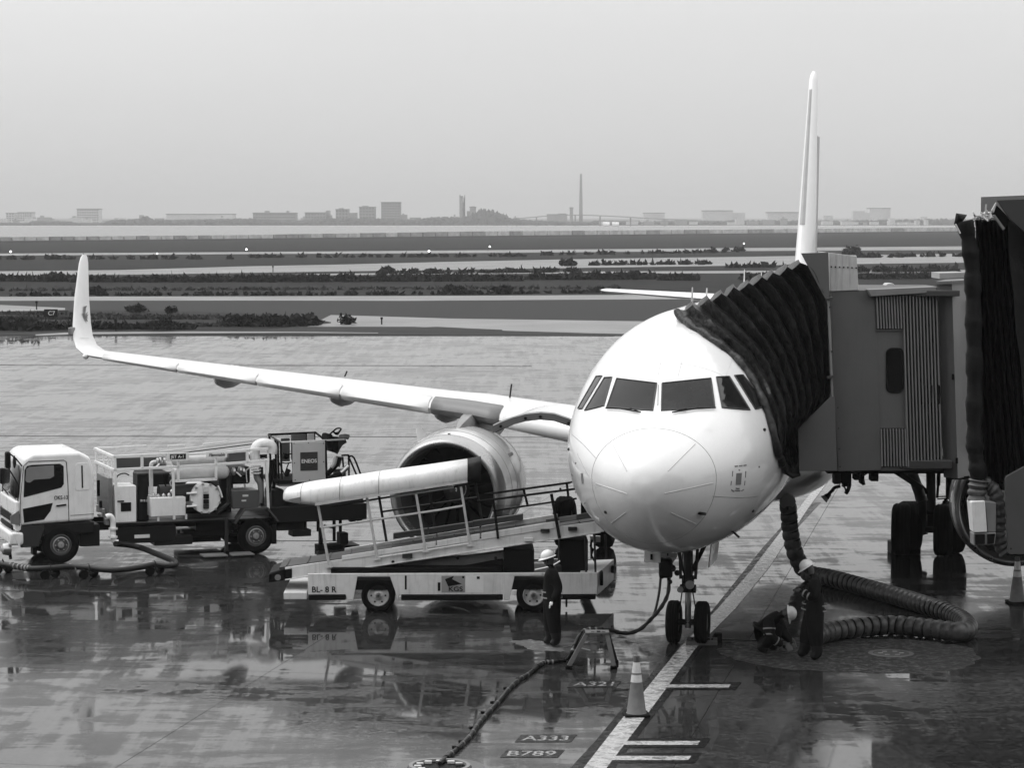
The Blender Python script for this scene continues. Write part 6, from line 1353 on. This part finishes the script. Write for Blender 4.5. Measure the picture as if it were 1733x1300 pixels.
for i in range(NF * 2 + 1):
    f = i / (NF * 2); xt = 1650 + 62 * f * 1.0; xb_ = 1668 + 92 * f; out = (-.09 if i % 2 == 0 else .09)
    if i > 14: xt = 1706 + (i - 14) * 20; xb_ = 1745 + (i - 14) * 20
    col_ = []
    for j in range(22):
        t = j / 21; y = 372 + 445 * t; x = xt + (xb_ - xt) * t ** 1.15; col_.append(kp(x, y, YN + out * (1 if i < 15 else .2)) + Vector((.010 * sin(j * 1.1 + i), .012 * sin(j * .8 + i * 2), 0)))
    R.append(col_)
b = MB(); b.loft(R, False, closed=False); b.build('bellows', FAB2, J2, ang=50)
b = MB(); b.loft([[kp(x, y, YN + .5) for x, y in ((1655, 372), (1760, 372), (1790, 830), (1662, 830))], [kp(x, y, YN + .6) for x, y in ((1655, 372), (1760, 372), (1790, 830), (1662, 830))]], True); b.build('bellows_lining', BLACK, J2)
# tangle of springs and hooks on top
b = MB()
for k in range(34):
    x = 1647 + 33 * rng.random(); y = 371 - (x - 1647) * .35 * rng.random() - 5 * rng.random(); a = kp(x, y, YN - .05 + .2 * rng.random()); c = a + Vector((rng.normal(0, .05), rng.normal(0, .04), rng.normal(0, .05))); b.cyl(a, c, .012, 6)
tag(b.build('hook_hardware', mat('hook_grey', .45, .4, dirt=.3), J2), kind='stuff')
def kprism(nm, pts, Y0, Y1, m, bv=.005): a = [kp(x, y, Y0) for x, y in pts]; b = MB(); b.loft([a, [q + Vector((0, Y1 - Y0, 0)) for q in a]], True); return b.build(nm, m, J2, bv)
kprism('roof_guard', [(1687, 338.5), (1790, 334), (1790, 420), (1745, 402), (1710, 372)], YN - .35, YN - .3, BRIDGE2)
kprism('roof_shadow_box', [(1680, 362), (1686, 346), (1709, 370), (1701, 390)], YN - .2, YN - .1, BLACK)
kprism('roof_arm', [(1680, 364), (1684, 363), (1701, 386), (1698, 390)], YN - .28, YN - .22, GREYP); kprism('roof_arm', [(1678, 356), (1686, 342), (1687, 346), (1682, 360)], YN - .3, YN - .25, mat('hook_grey', .45))
kprism('lower_guard', [(1701, 811), (1704, 806), (1790, 760), (1790, 939), (1709, 938.5), (1706, 935)], YN - .35, YN - .28, mat('lower_guard_grey', .065, .5, spec=.3, dirt=.1))
q = kp(1711, 929, YN - .36); MB().cyl(q, q + Vector((0, .03, 0)), .012, 8).build('guard_bolt', BLACK, J2)
kprism('back_panel', [(1697, 420), (1790, 430), (1790, 940), (1740, 935), (1700, 820)], YN + .05, YN + .15, BLACK)
# counterweight box and grey drain hoses
kprism('weight_box', [(1643, 851), (1645, 849), (1667, 848), (1671, 901), (1648, 902)], YN - .3, YN + .0, mat('weight_white', .6, .5, dirt=.12, streak=.3, scale=6), .015)
kprism('weight_box_side', [(1667.5, 848), (1686, 851), (1686, 901), (1671.5, 901)], YN - .24, YN + .0, mat('weight_grey', .16, .5, dirt=.15), .01)
kprism('box_mouth_frame', [(1647, 903), (1686, 901.5), (1684, 922), (1648, 924)], YN - .28, YN - .02, GREYP, .01)
kprism('box_mouth', [(1650, 905), (1667, 904.5), (1667, 921), (1651, 922)], YN - .30, YN - .27, BLACK, .002); kprism('box_mouth', [(1671, 904.5), (1684, 904), (1682, 920), (1671, 921)], YN - .30, YN - .27, BLACK, .002)
def kt(nm, pts, r, m, Y=YN - .1):
    q = smooth_path([kp(x, y, Y) for x, y in pts], 6); MB().tube(q, [r * (1 + .13 * sin(k * 1.9)) for k in range(len(q))], 12).build(nm, m, J2, ang=60)
DRN = mat('drain_hose_grey', .05, .5, dirt=.4, scale=14, bump=.6, bscale=14)
kt('drain_hose', [(1656, 812), (1654, 828), (1653, 848)], .12, DRN); kt('drain_hose', [(1672, 824), (1684, 835), (1689, 860), (1690, 885), (1689, 905), (1695, 925), (1703, 936)], .095, DRN, YN - .05); kt('drain_hose', [(1662, 814), (1675, 822), (1690, 845)], .09, DRN, YN)
kprism('hanging_bolt', [(1649, 926), (1652, 926), (1652, 930), (1649, 930)], YN - .1, YN - .05, BLACK, .002)
b = MB(); a, c = kp(1742, 330, YN), kp(1742, 930, YN); b.box(a.x, a.x + 14, .2, 3.4, c.z, a.z); b.build('bridge_cab', BRIDGE2, J2)
b = MB(); b.box(a.x + 6, a.x + 6.5, 1.4, 1.9, 0, c.z); b.box(a.x + 8, a.x + 8.5, 1.4, 1.9, 0, c.z); b.box(a.x + 5.6, a.x + 8.9, 1.2, 2.1, 0, .4); b.build('bridge_leg', BRIDGE2, J2)
# ================================================================== things on the apron
# big corrugated air hose to the airliner's belly
YH = 52.0
hp = [P(1333, 852, YH), P(1335, 870, YH), P(1338, 902, YH), P(1347, 940, YH - .05)] + [G(x, y, .18) for x, y in ((1366, 969), (1408, 979), (1470, 996), (1538, 1016), (1599, 1036), (1628, 1050), (1638, 1062), (1628, 1070), (1600, 1068), (1560, 1063), (1504, 1059), (1436, 1065), (1395, 1072), (1372, 1080))]
path = smooth_path(hp, 24); L = [0]
for a, c in zip(path[:-1], path[1:]): L.append(L[-1] + (c - a).length)
step = .02; pts = []; k = 0
for i in range(int(L[-1] / step)):
    t = i * step
    while L[k + 1] < t: k += 1
    pts.append(path[k].lerp(path[k + 1], (t - L[k]) / max(1e-6, L[k + 1] - L[k])))
PER = .19
rad = [.148 + .034 * abs(sin(pi * i * step / PER)) ** .6 for i in range(len(pts))]
AH = tag(MB().tube(pts, rad, 20).build('air_hose', HOSEG, None, ang=80), 'fat ribbed conditioned air hose doubling back across the wet apron', 'hose')
b = MB(); b.lathe([(0, .146), (-.022, .158), (-.012, .176), (.012, .176), (.022, .158), (0, .146)], 20, 'z'); rm = b.mesh('hose_ring', BLACK)
for i in range(0, len(pts) - 4, int(round(PER / step))):
    t = (pts[min(i + 3, len(pts) - 1)] - pts[max(i - 3, 0)]).normalized(); t2 = (t + Vector((.12, .1, .12))).normalized(); o = link('hose_ring', rm, AH, pts[i], t2.to_track_quat('Z', 'Y').to_euler())
q = P(1333, 850, YH - .2); MB().cyl(q, q + Vector((0, .06, .02)), .165, 24).build('hose_coupling', mat('coupling_grey', .26, .5, dirt=.15), AH, .01); MB().box(q.x - .02, q.x + .02, q.y - .02, q.y, q.z - .16, q.z - .09).build('coupling_latch', BLACK, AH)
# ground power cable from the nose over a trestle to the pit
AO = Vector(AL.location)
Yc = 43.2
c1 = [P(1121, 944, Yc), P(1119, 965, Yc), P(1116, 1000, Yc - .1), P(1110, 1030, Yc - .2), P(1104, 1046, Yc - .35)]
c2 = [P(1131, 944, Yc), P(1132, 975, Yc), P(1131, 1002, Yc - .1), P(1124, 1020, Yc - .2), P(1113, 1036, Yc - .3), P(1100, 1050, Yc - .4), P(1084, 1065, 42.7), P(1066, 1072, 42.6), P(1048, 1071, 42.55), P(1034, 1067, 42.5), P(1012, 1066, 42.45), P(992, 1067, 42.4), P(981, 1076, 42.3), P(973, 1092, 42.2), P(968, 1105, 42.1)] + [G(x, y, .035) for x, y in ((958, 1118), (938, 1121), (922, 1122), (912, 1127), (895, 1141), (877, 1152), (862, 1166), (845, 1187), (822, 1211), (808, 1228), (796, 1246), (776, 1266), (758, 1281), (744, 1293))]
q_ = smooth_path(c2, 6); CB = tag(MB().tube(q_, [.034 + .004 * sin(k * 1.3) for k in range(len(q_))], 10).build('power_cable', CABLE, None, ang=60), 'black taped ground power cable running from nose gear to pit', 'cable')
q1_ = smooth_path(c1, 6); MB().tube(q1_, .022, 8).build('cable_branch', CABLE, CB)
for i in range(len(c2) * 2, len(q_) - 2, 3):
    t = (q_[i + 1] - q_[i]).normalized()
    if rng.random() < .8: MB().cyl(q_[i] - t * .014, q_[i] + t * .014, .041, 10).build('tape_band', GREYP if rng.random() < .6 else BLACK, CB)
for x, y in ((879, 1150), (858, 1166), (836, 1190), (820, 1207), (801, 1233), (783, 1256), (772, 1266)):
    g0 = G(x, y, .05); MB().box(g0.x - .06, g0.x + .0, g0.y - .02, g0.y + .03, .03, .075).build('cable_tie', BLACK, CB, .01)
b = MB(); q = P(1126, 948, Yc); b.box(q.x - .11, q.x + .12, q.y - .15, q.y + .1, q.z - .30, q.z + .03); b.build('power_plug', BLACK, CB, .04)
for x, y, r in ((1138, 962, .06), (1146, 970, .05), (1120, 975, .05), (1134, 985, .04)): q = P(x, y, Yc - .05); MB().lathe([(-.05, .01), (-.03, r), (.03, r), (.05, .01)], 10, 'y', q, True).build('plug_fitting', DMETAL, CB)
q = P(1130, 935.5, Yc - .1); MB().box(q.x - .16, q.x + .16, q.y - .05, q.y, q.z - .08, q.z + .08).build('plug_flap', mat('flap_grey', .3, .4), CB, .01); MB().box(q.x - .015, q.x + .01, q.y - .06, q.y - .05, q.z - .05, q.z + .06).build('flap_slot', BLACK, CB)
# trestle
g0 = G(1001, 1131); TR = empty('trestle', (g0.x, g0.y, 0), 0, 'small pale folding trestle holding the power cable off the ground', 'trestle')
TRM = mat('trestle_grey', .11, .45, dirt=.35, scale=12); TRO = Vector((g0.x, g0.y, 0))
tr = lambda x, y, Y: P(x, y, Y) - TRO
zt_ = .60
MB().box(-.10 - .0, .30, -.02, .28, zt_ - .035, zt_).build('tread', TRM, TR, .008); 
for x in (.02, .12, .2): MB().box(x - .03, x + .03, .02, .10, zt_, zt_ + .012).build('tread_slot', BLACK if x == .12 else TRM, TR)
for (xa, ya, xb, yb) in ((-.08, .02, -.38, -.12), (-.08, .25, -.34, .42), (.26, .02, .37, -.12), (.27, .25, .42, .40)):
    MB().bar((xa, ya, zt_ - .03), (xb, yb, .05), .045, .075).build('leg', TRM if ya < .1 else DMETAL, TR, .006); MB().box(xb - .06, xb + .05, yb - .04, yb + .04, 0, .06).build('foot', BLACK, TR, .01)
MB().cyl((-.2, .05, .33), (-.02, .2, .26), .012, 8).build('spreader', METAL, TR)
# cones
def cone(px, py, lb, s=1.0):
    g0 = G(px, py); r = empty('traffic_cone', (g0.x, g0.y, 0), .08, lb, 'traffic cone', 'tall traffic cones'); H_ = .92 * s
    MB().box(-.19, .19, -.19, .19, 0, .045).build('base', BLACK, r, .015)
    prf = lambda z: .155 - (.155 - .035) * (z / .92)
    MB().lathe([(.045, prf(.045) + .01), (.06, prf(.06)), (.52, prf(.52))], 32, 'z').build('cone_body', CONEM, r)
    MB().lathe([(.52, prf(.52) + .003), (.63, prf(.63) + .003)], 32, 'z').build('white_band', CONEW, r); MB().lathe([(.63, prf(.63)), (.66, prf(.66))], 32, 'z').build('cone_ring', GREYP, r)
    MB().lathe([(.66, prf(.66) + .003), (.82, prf(.82) + .003)], 32, 'z').build('white_band', CONEW, r); MB().lathe([(.82, prf(.82)), (.915, .042), (.92, .03), (.92, .001)], 32, 'z').build('cone_top', mat('cone_top_grey', .09, .4), r)
    for s_ in (-.020, .02): MB().box(s_ - .006, s_ + .006, -.05, -.04, .83, .90).build('top_slot', CONEM, r)
    return r
cone(1077, 1212, 'striped traffic cone standing on the stand centreline')
cone(1721, 1021, 'striped traffic cone under the nearer bridge head at the right edge')
# chocks at the nose wheels
g0 = G(1187, 1092); r = empty('wheel_chock', (g0.x, g0.y, 0), -PSI * .3, 'long worn chock board in front of the airliner nose wheels', 'wheel chock')
MB().box(-.27, .28, -.06, .02, 0, .075).build('board', mat('chock_grey', .10, .5, dirt=.3, scale=12), r, .008)
MB().prism([(-.27, .075), (.28, .075), (.28, .13), (-.24, .14)], .0, .02).build('face_plate', mat('chock_plate', .09, .5, dirt=.3), r)
for k, x in enumerate((-.16, -.11, -.06, .03, .08, .13, .19)): MB().box(x - .016, x + .016, -.005, 0, .09, .12).build('worn_mark', BLACK, r)
g0 = G(1211, 1086); r = empty('wheel_chock', (g0.x, g0.y, 0), 0, 'black rubber chock beside the right nose wheel', 'wheel chock')
MB().prism([(-.12, 0), (.12, 0), (.11, .16), (-.02, .16)], -.08, .08).build('block', BLACK, r, .015); MB().tube(smooth_path([(.1, 0, .03), (.5, .02, .015), (1.0, -.03, .015), (1.35, .0, .015)], 4), .010, 6).build('rope', BLACK, r)
# pits and covers
g0 = G(744, 1301); r = empty('power_pit', (g0.x, g0.y, 0), 0, 'round power pit with metal rim where the cable ends', 'pit')
MB().lathe([(.002, .62), (.012, .62), (.014, .44), (.002, .44)], 40, 'z').build('rim', mat('pit_rim', .05, .3, dirt=.3), r); MB().lathe([(.004, .44), (.006, .02)], 40, 'z').build('lid', BLACK, r)
for k in range(9): a = .5 + k * .55; MB().box(.3 * cos(a) - .05, .3 * cos(a) + .05, .3 * sin(a) - .03, .3 * sin(a) + .03, .006, .05).build('terminal_block', CREAM if k % 2 else METAL, r, .008)
MB().lathe([(.012, .43), (.05, .42), (.05, .37), (.012, .36)], 40, 'z').build('inner_ring', mat('ring_grey', .15, .4), r)
g0 = G(1508, 1106.5); r = empty('manhole_cover', (g0.x, g0.y, 0), 0, 'round iron manhole cover on the apron inside the hose loop', 'manhole cover')
MB().lathe([(.001, .40), (.008, .39), (.008, .31), (.003, .31)], 40, 'z').build('rim', mat('manhole_rim', .10, .35, dirt=.3), r); MB().lathe([(.004, .30), (.007, .01)], 40, 'z').build('lid', mat('manhole_lid', .035, .4, dirt=.4, scale=10), r)
for k in range(6): a = k * pi / 3; MB().box(.18 * cos(a) - .04, .18 * cos(a) + .04, .18 * sin(a) - .012, .18 * sin(a) + .012, .007, .013).build('lid_stud', CREAM, r)
# ================================================================== people
def skin_mesh(name, chains, mats):
    """chains: list of (points, radii, links, root, matidx); every island grown by a Skin modifier"""
    V = []; E_l = []; Rr = []; roots = []; tags = []
    for pts, rad, edges, root, mi in chains:
        b0 = len(V); V += [tuple(p) for p in pts]; Rr += rad; E_l += [(a + b0, c + b0) for a, c in edges]; roots.append(b0 + root); tags += [mi] * len(pts) if isinstance(mi, int) else mi
    me = bpy.data.meshes.new(name); me.from_pydata(V, E_l, []); o = bpy.data.objects.new(name, me); COL.objects.link(o)
    sk = o.modifiers.new('skin', 'SKIN'); sk.branch_smoothing = .6; sk.use_smooth_shade = True
    for i, d in enumerate(me.skin_vertices[0].data):
        r = Rr[i]; d.radius = tuple(q * 1.22 for q in r) if isinstance(r, tuple) else (r * 1.22, r * 1.22); d.use_root = i in roots
    sb = o.modifiers.new('sub', 'SUBSURF'); sb.levels = 2; sb.render_levels = 2
    dg = bpy.context.evaluated_depsgraph_get(); out = bpy.data.meshes.new_from_object(o.evaluated_get(dg)); bpy.data.objects.remove(o); bpy.data.meshes.remove(me)
    out.name = name; out.materials.clear()
    for m in mats: out.materials.append(m)
    co = np.array(V); tg = np.array(tags); rr_ = np.array([max(r) if isinstance(r, tuple) else r for r in Rr])
    for p in out.polygons:
        c = np.array(p.center); p.material_index = int(tg[np.argmin(np.sqrt(((co - c) ** 2).sum(1)) - rr_)]); p.use_smooth = True
    return out
BOOT = mat('black_boots', .006, .5, spec=.3)
def person(name, loc, rz, J, lb, glove=False, cloth=CLOTH, bulk=1.0):
    """J: joints in the person's own axes (x = forward, y = left, z = up)"""
    v = {k: Vector(q) for k, q in J.items()}
    names = ['pelvis', 'belly', 'chest', 'neck', 'headb', 'head', 'crown', 'shL', 'elL', 'wrL', 'shR', 'elR', 'wrR', 'hiL', 'knL', 'anL', 'toL', 'hiR', 'knR', 'anR', 'toR']
    idx = {n: i for i, n in enumerate(names)}
    nx = v['neck']; hd = v['head']; up = (hd - nx).normalized()
    v.setdefault('headb', nx.lerp(hd, .55)); v.setdefault('crown', hd + up * .075)
    rad = dict(pelvis=(.185, .165), belly=(.165, .15), chest=(.185, .16), neck=.062, headb=.075, head=(.083, .096), crown=.07, shL=.095, elL=.070, wrL=.050, shR=.095, elR=.070, wrR=.050, hiL=.14, knL=.105, anL=.08, toL=.05, hiR=.14, knR=.105, anR=.08, toR=.05)
    for n in list(rad):
        if n not in ('neck', 'headb', 'head', 'crown', 'wrL', 'wrR'): rad[n] = tuple(q * bulk for q in rad[n]) if isinstance(rad[n], tuple) else rad[n] * bulk
    ed = [('pelvis', 'belly'), ('belly', 'chest'), ('chest', 'neck'), ('neck', 'headb'), ('headb', 'head'), ('head', 'crown'), ('chest', 'shL'), ('shL', 'elL'), ('elL', 'wrL'), ('chest', 'shR'), ('shR', 'elR'), ('elR', 'wrR'), ('pelvis', 'hiL'), ('hiL', 'knL'), ('knL', 'anL'), ('anL', 'toL'), ('pelvis', 'hiR'), ('hiR', 'knR'), ('knR', 'anR'), ('anR', 'toR')]
    mi = [0] * len(names)
    for n in ('neck', 'headb', 'head', 'crown'): mi[idx[n]] = 1
    for n in ('anL', 'toL', 'anR', 'toR'): mi[idx[n]] = 2
    ch = [([v[n] for n in names], [rad[n] for n in names], [(idx[a], idx[c]) for a, c in ed], 0, mi)]
    for s in 'LR':
        w = v['wr' + s]; d = (w - v['el' + s]).normalized(); d = (d + Vector(J.get('hd' + s, (0, 0, 0)))).normalized(); side = d.cross(Vector((0, 0, 1)) if abs(d.z) < .8 else Vector((1, 0, 0))).normalized(); nr = d.cross(side)
        pm = w + d * .06; ch.append(([w - d * .01, pm, w + d * .09], [.030, (.036, .022), .030], [(0, 1), (1, 2)], 0, 3))
        for k, (off, ln) in enumerate(((-.028, .062), (-.010, .075), (.009, .070), (.027, .056))):
            b0 = w + d * .075 + side * off; ch.append(([b0, b0 + d * ln * .5 + nr * .012, b0 + d * ln + nr * .036], [.0100, .0092, .0078], [(0, 1), (1, 2)], 0, 3))
        b0 = w + d * .03 - side * .028; ch.append(([b0, b0 + d * .03 - side * .022 + nr * .01, b0 + d * .055 - side * .026 + nr * .025], [.012, .0105, .009], [(0, 1), (1, 2)], 0, 3))
    fwd = Vector(J.get('face', (1, 0, 0))).normalized(); lat = up.cross(fwd).normalized(); fwd = lat.cross(up).normalized()
    ch.append(([hd + fwd * .07 - up * .01, hd + fwd * .108 - up * .025], [.016, .012], [(0, 1)], 0, 1))                       # nose
    for s_ in (-1, 1): ch.append(([hd + lat * s_ * .078 - up * .02, hd + lat * s_ * .096 - up * .005], [.016, .013], [(0, 1)], 0, 1))   # ears
    me = skin_mesh('body', ch, [cloth, SKIN, BOOT, HELM if glove else SKIN])
    r = empty(name, loc, rz, lb, 'person', 'ground crew on the apron'); link('body', me, r)
    M_ = Matrix((fwd, lat, up)).transposed().to_4x4()
    # helmet: dome with a brim that is longer in front
    b = MB(); b.lathe([(.0, .128), (.03, .126), (.07, .112), (.10, .085), (.122, .045), (.128, .005)], 28, 'z'); h = b.mesh('helmet', HELM, 60); o = link('helmet', h, r); o.matrix_local = Matrix.Translation(hd + up * .035) @ M_
    b = MB(); n = 28; R = [[], []]
    for k in range(n):
        a = 2 * pi * k / n; e = 1 + .22 * max(0, cos(a)) ** 2; R[0].append((.126 * cos(a), .126 * sin(a), .012)); R[1].append((.150 * cos(a) * e, .145 * sin(a), -.006 - .01 * max(0, cos(a))))
    b.loft([R[0], R[1], [(x, y, z - .006) for x, y, z in R[1]], [(x * .99, y * .99, z - .012) for x, y, z in R[0]]], False); o2 = b.build('brim', HELM, o)
    for s_ in (-1, 1):
        b = MB(); c = hd + fwd * .083 + lat * s_ * .033 + up * .005; b.lathe([(-.006, .001), (-.004, .010), (.004, .010), (.006, .001)], 10, 'z', c, True); b.build('eye', BLACK, r)
    b = MB(); b.cyl(hd + fwd * .088 - up * .058 - lat * .024, hd + fwd * .088 - up * .058 + lat * .024, .006, 8); b.build('mouth', BLACK, r)
    b = MB(); b.tube([hd + lat * .095 + up * .03, hd + lat * .085 - up * .05 + fwd * .03, hd - up * .1 + fwd * .05, hd - lat * .085 - up * .05 + fwd * .03, hd - lat * .095 + up * .03], .006, 6); b.build('chin_strap', BLACK, r)
    def band(a, c, f, rr, w=.014, m=REFL, sq=1.0):
        p = v[a].lerp(v[c], f); t = (v[c] - v[a]).normalized(); u_ = t.cross(Vector((0, 1, 0)) if abs(t.y) < .8 else Vector((1, 0, 0))).normalized(); q_ = t.cross(u_)
        ring = lambda z, k: [p + t * z + (u_ * cos(2 * pi * j / 24) * k * sq + q_ * sin(2 * pi * j / 24) * k) for j in range(24)]
        b = MB(); b.loft([ring(-w, rr), ring(-w, rr + .004), ring(w, rr + .004), ring(w, rr)], False); return b.build('reflective_band', m, r, ang=60)
    return r, v, band
BX = J_A = None
# standing worker by the loader, seen from his right side, facing left
r, v, band = person('person', G(934, 1094), pi, dict(pelvis=(0, 0, .86), belly=(.0, 0, 1.08), chest=(.02, 0, 1.27), neck=(.03, 0, 1.42), head=(.065, 0, 1.545), shL=(.0, -.17, 1.33), elL=(-.09, -.26, 1.06), wrL=(.0, -.30, .86), shR=(.0, .17, 1.33), elR=(-.12, .27, 1.06), wrR=(-.02, .30, .85),
    hiL=(.01, -.08, .78), knL=(.03, -.09, .44), anL=(.02, -.11, .09), toL=(.15, -.12, .04), hiR=(-.01, .08, .78), knR=(-.03, .09, .44), anR=(-.09, .11, .09), toR=(.04, .12, .04), hdL=(.4, 0, 0), hdR=(.35, 0, 0), face=(1, 0, -.05)),
    'worker in dark overalls and white helmet standing before the belt loader', glove=True)
band('elR', 'wrR', .55, .058, .010); band('elL', 'wrL', .55, .058, .010); band('pelvis', 'belly', .05, .185, .012); band('pelvis', 'belly', .5, .178, .012)
MB().box(.155, .165, .03, .09, 1.27, 1.31).build('chest_badge', GREYP, r); 
# worker standing at the hose, looking down at what he holds
r, v, band = person('person', G(1371, 1116), pi - .15, dict(pelvis=(-.06, 0, .86), belly=(-.08, 0, 1.08), chest=(-.08, 0, 1.28), neck=(-.02, 0, 1.45), head=(.05, 0, 1.56), shL=(-.07, -.18, 1.35), elL=(-.05, -.25, 1.08), wrL=(.16, -.10, 1.16), shR=(-.07, .18, 1.35), elR=(-.10, .26, 1.07), wrR=(.14, .12, 1.17),
    hiL=(-.05, -.09, .78), knL=(.05, -.10, .44), anL=(.10, -.11, .10), toL=(.22, -.12, .045), hiR=(-.07, .10, .78), knR=(-.09, .11, .44), anR=(-.13, .12, .09), toR=(-.01, .15, .04), face=(1, 0, -.75)),
    'worker in dark overalls and white helmet standing beside the air hose, looking at hands', bulk=1.1)
band('pelvis', 'belly', .42, .212, .010); band('pelvis', 'belly', .0, .215, .010); band('elR', 'wrR', .45, .078, .014); band('elR', 'wrR', .8, .066, .014)
MB().box(-.06, .0, .195, .21, .70, .76).build('pocket_label', HELM, r)
DV = MB().box(.17, .30, -.06, .06, 1.17, 1.19).build('hand_scanner', BLACK, None, .01); DV.location = G(1371, 1116); DV.rotation_euler = (0, 0, pi - .15); tag(DV, 'small dark hand unit held by the worker standing at the air hose', 'hand unit')
# worker crouching over the ground, facing right
r, v, band = person('person', G(1304, 1106), -.25, dict(pelvis=(-.22, 0, .34), belly=(-.16, 0, .47), chest=(.02, 0, .62), neck=(.17, 0, .68), head=(.29, 0, .70), shL=(.05, .19, .62), elL=(.16, .23, .36), wrL=(.34, .12, .19), shR=(.0, -.20, .60), elR=(.02, -.27, .33), wrR=(.24, -.16, .17),
    hiL=(-.20, .10, .32), knL=(.14, .20, .44), anL=(-.04, .17, .10), toL=(.10, .19, .045), hiR=(-.20, -.10, .32), knR=(.06, -.24, .30), anR=(-.16, -.18, .12), toR=(-.02, -.20, .045), hdL=(.3, 0, -.5), hdR=(.3, 0, -.5), face=(.45, 0, -1)),
    'worker in white helmet crouching with hands near the ground, facing the air hose', bulk=1.22)
band('shR', 'elR', .5, .105, .012); band('shR', 'elR', .85, .096, .012); band('elR', 'wrR', .5, .078, .012)
g0 = G(1330, 1101); r = empty('tool_bag', (g0.x, g0.y, 0), .3, 'pale cloth bundle on the ground at the crouching worker\'s hands', 'cloth bundle')
b = MB(); b.lathe([(0, .01), (.0, .13), (.05, .12), (.10, .07), (.13, .02)], 10, 'z', (0, 0, 0), True); b.v = [(x * (1 + .2 * sin(i)), y * .7, z * (1 + .25 * cos(i * 1.7))) for i, (x, y, z) in enumerate(b.v)]; b.build('cloth', mat('bundle_grey', .12, .7, dirt=.2), r)
b = MB(); b.tube(smooth_path([(.05, 0, .1), (.1, .02, .2), (.16, 0, .16), (.2, 0, .05)], 4), .012, 6); b.build('strap', GREYP, r)
g0 = G(1500, 1110)
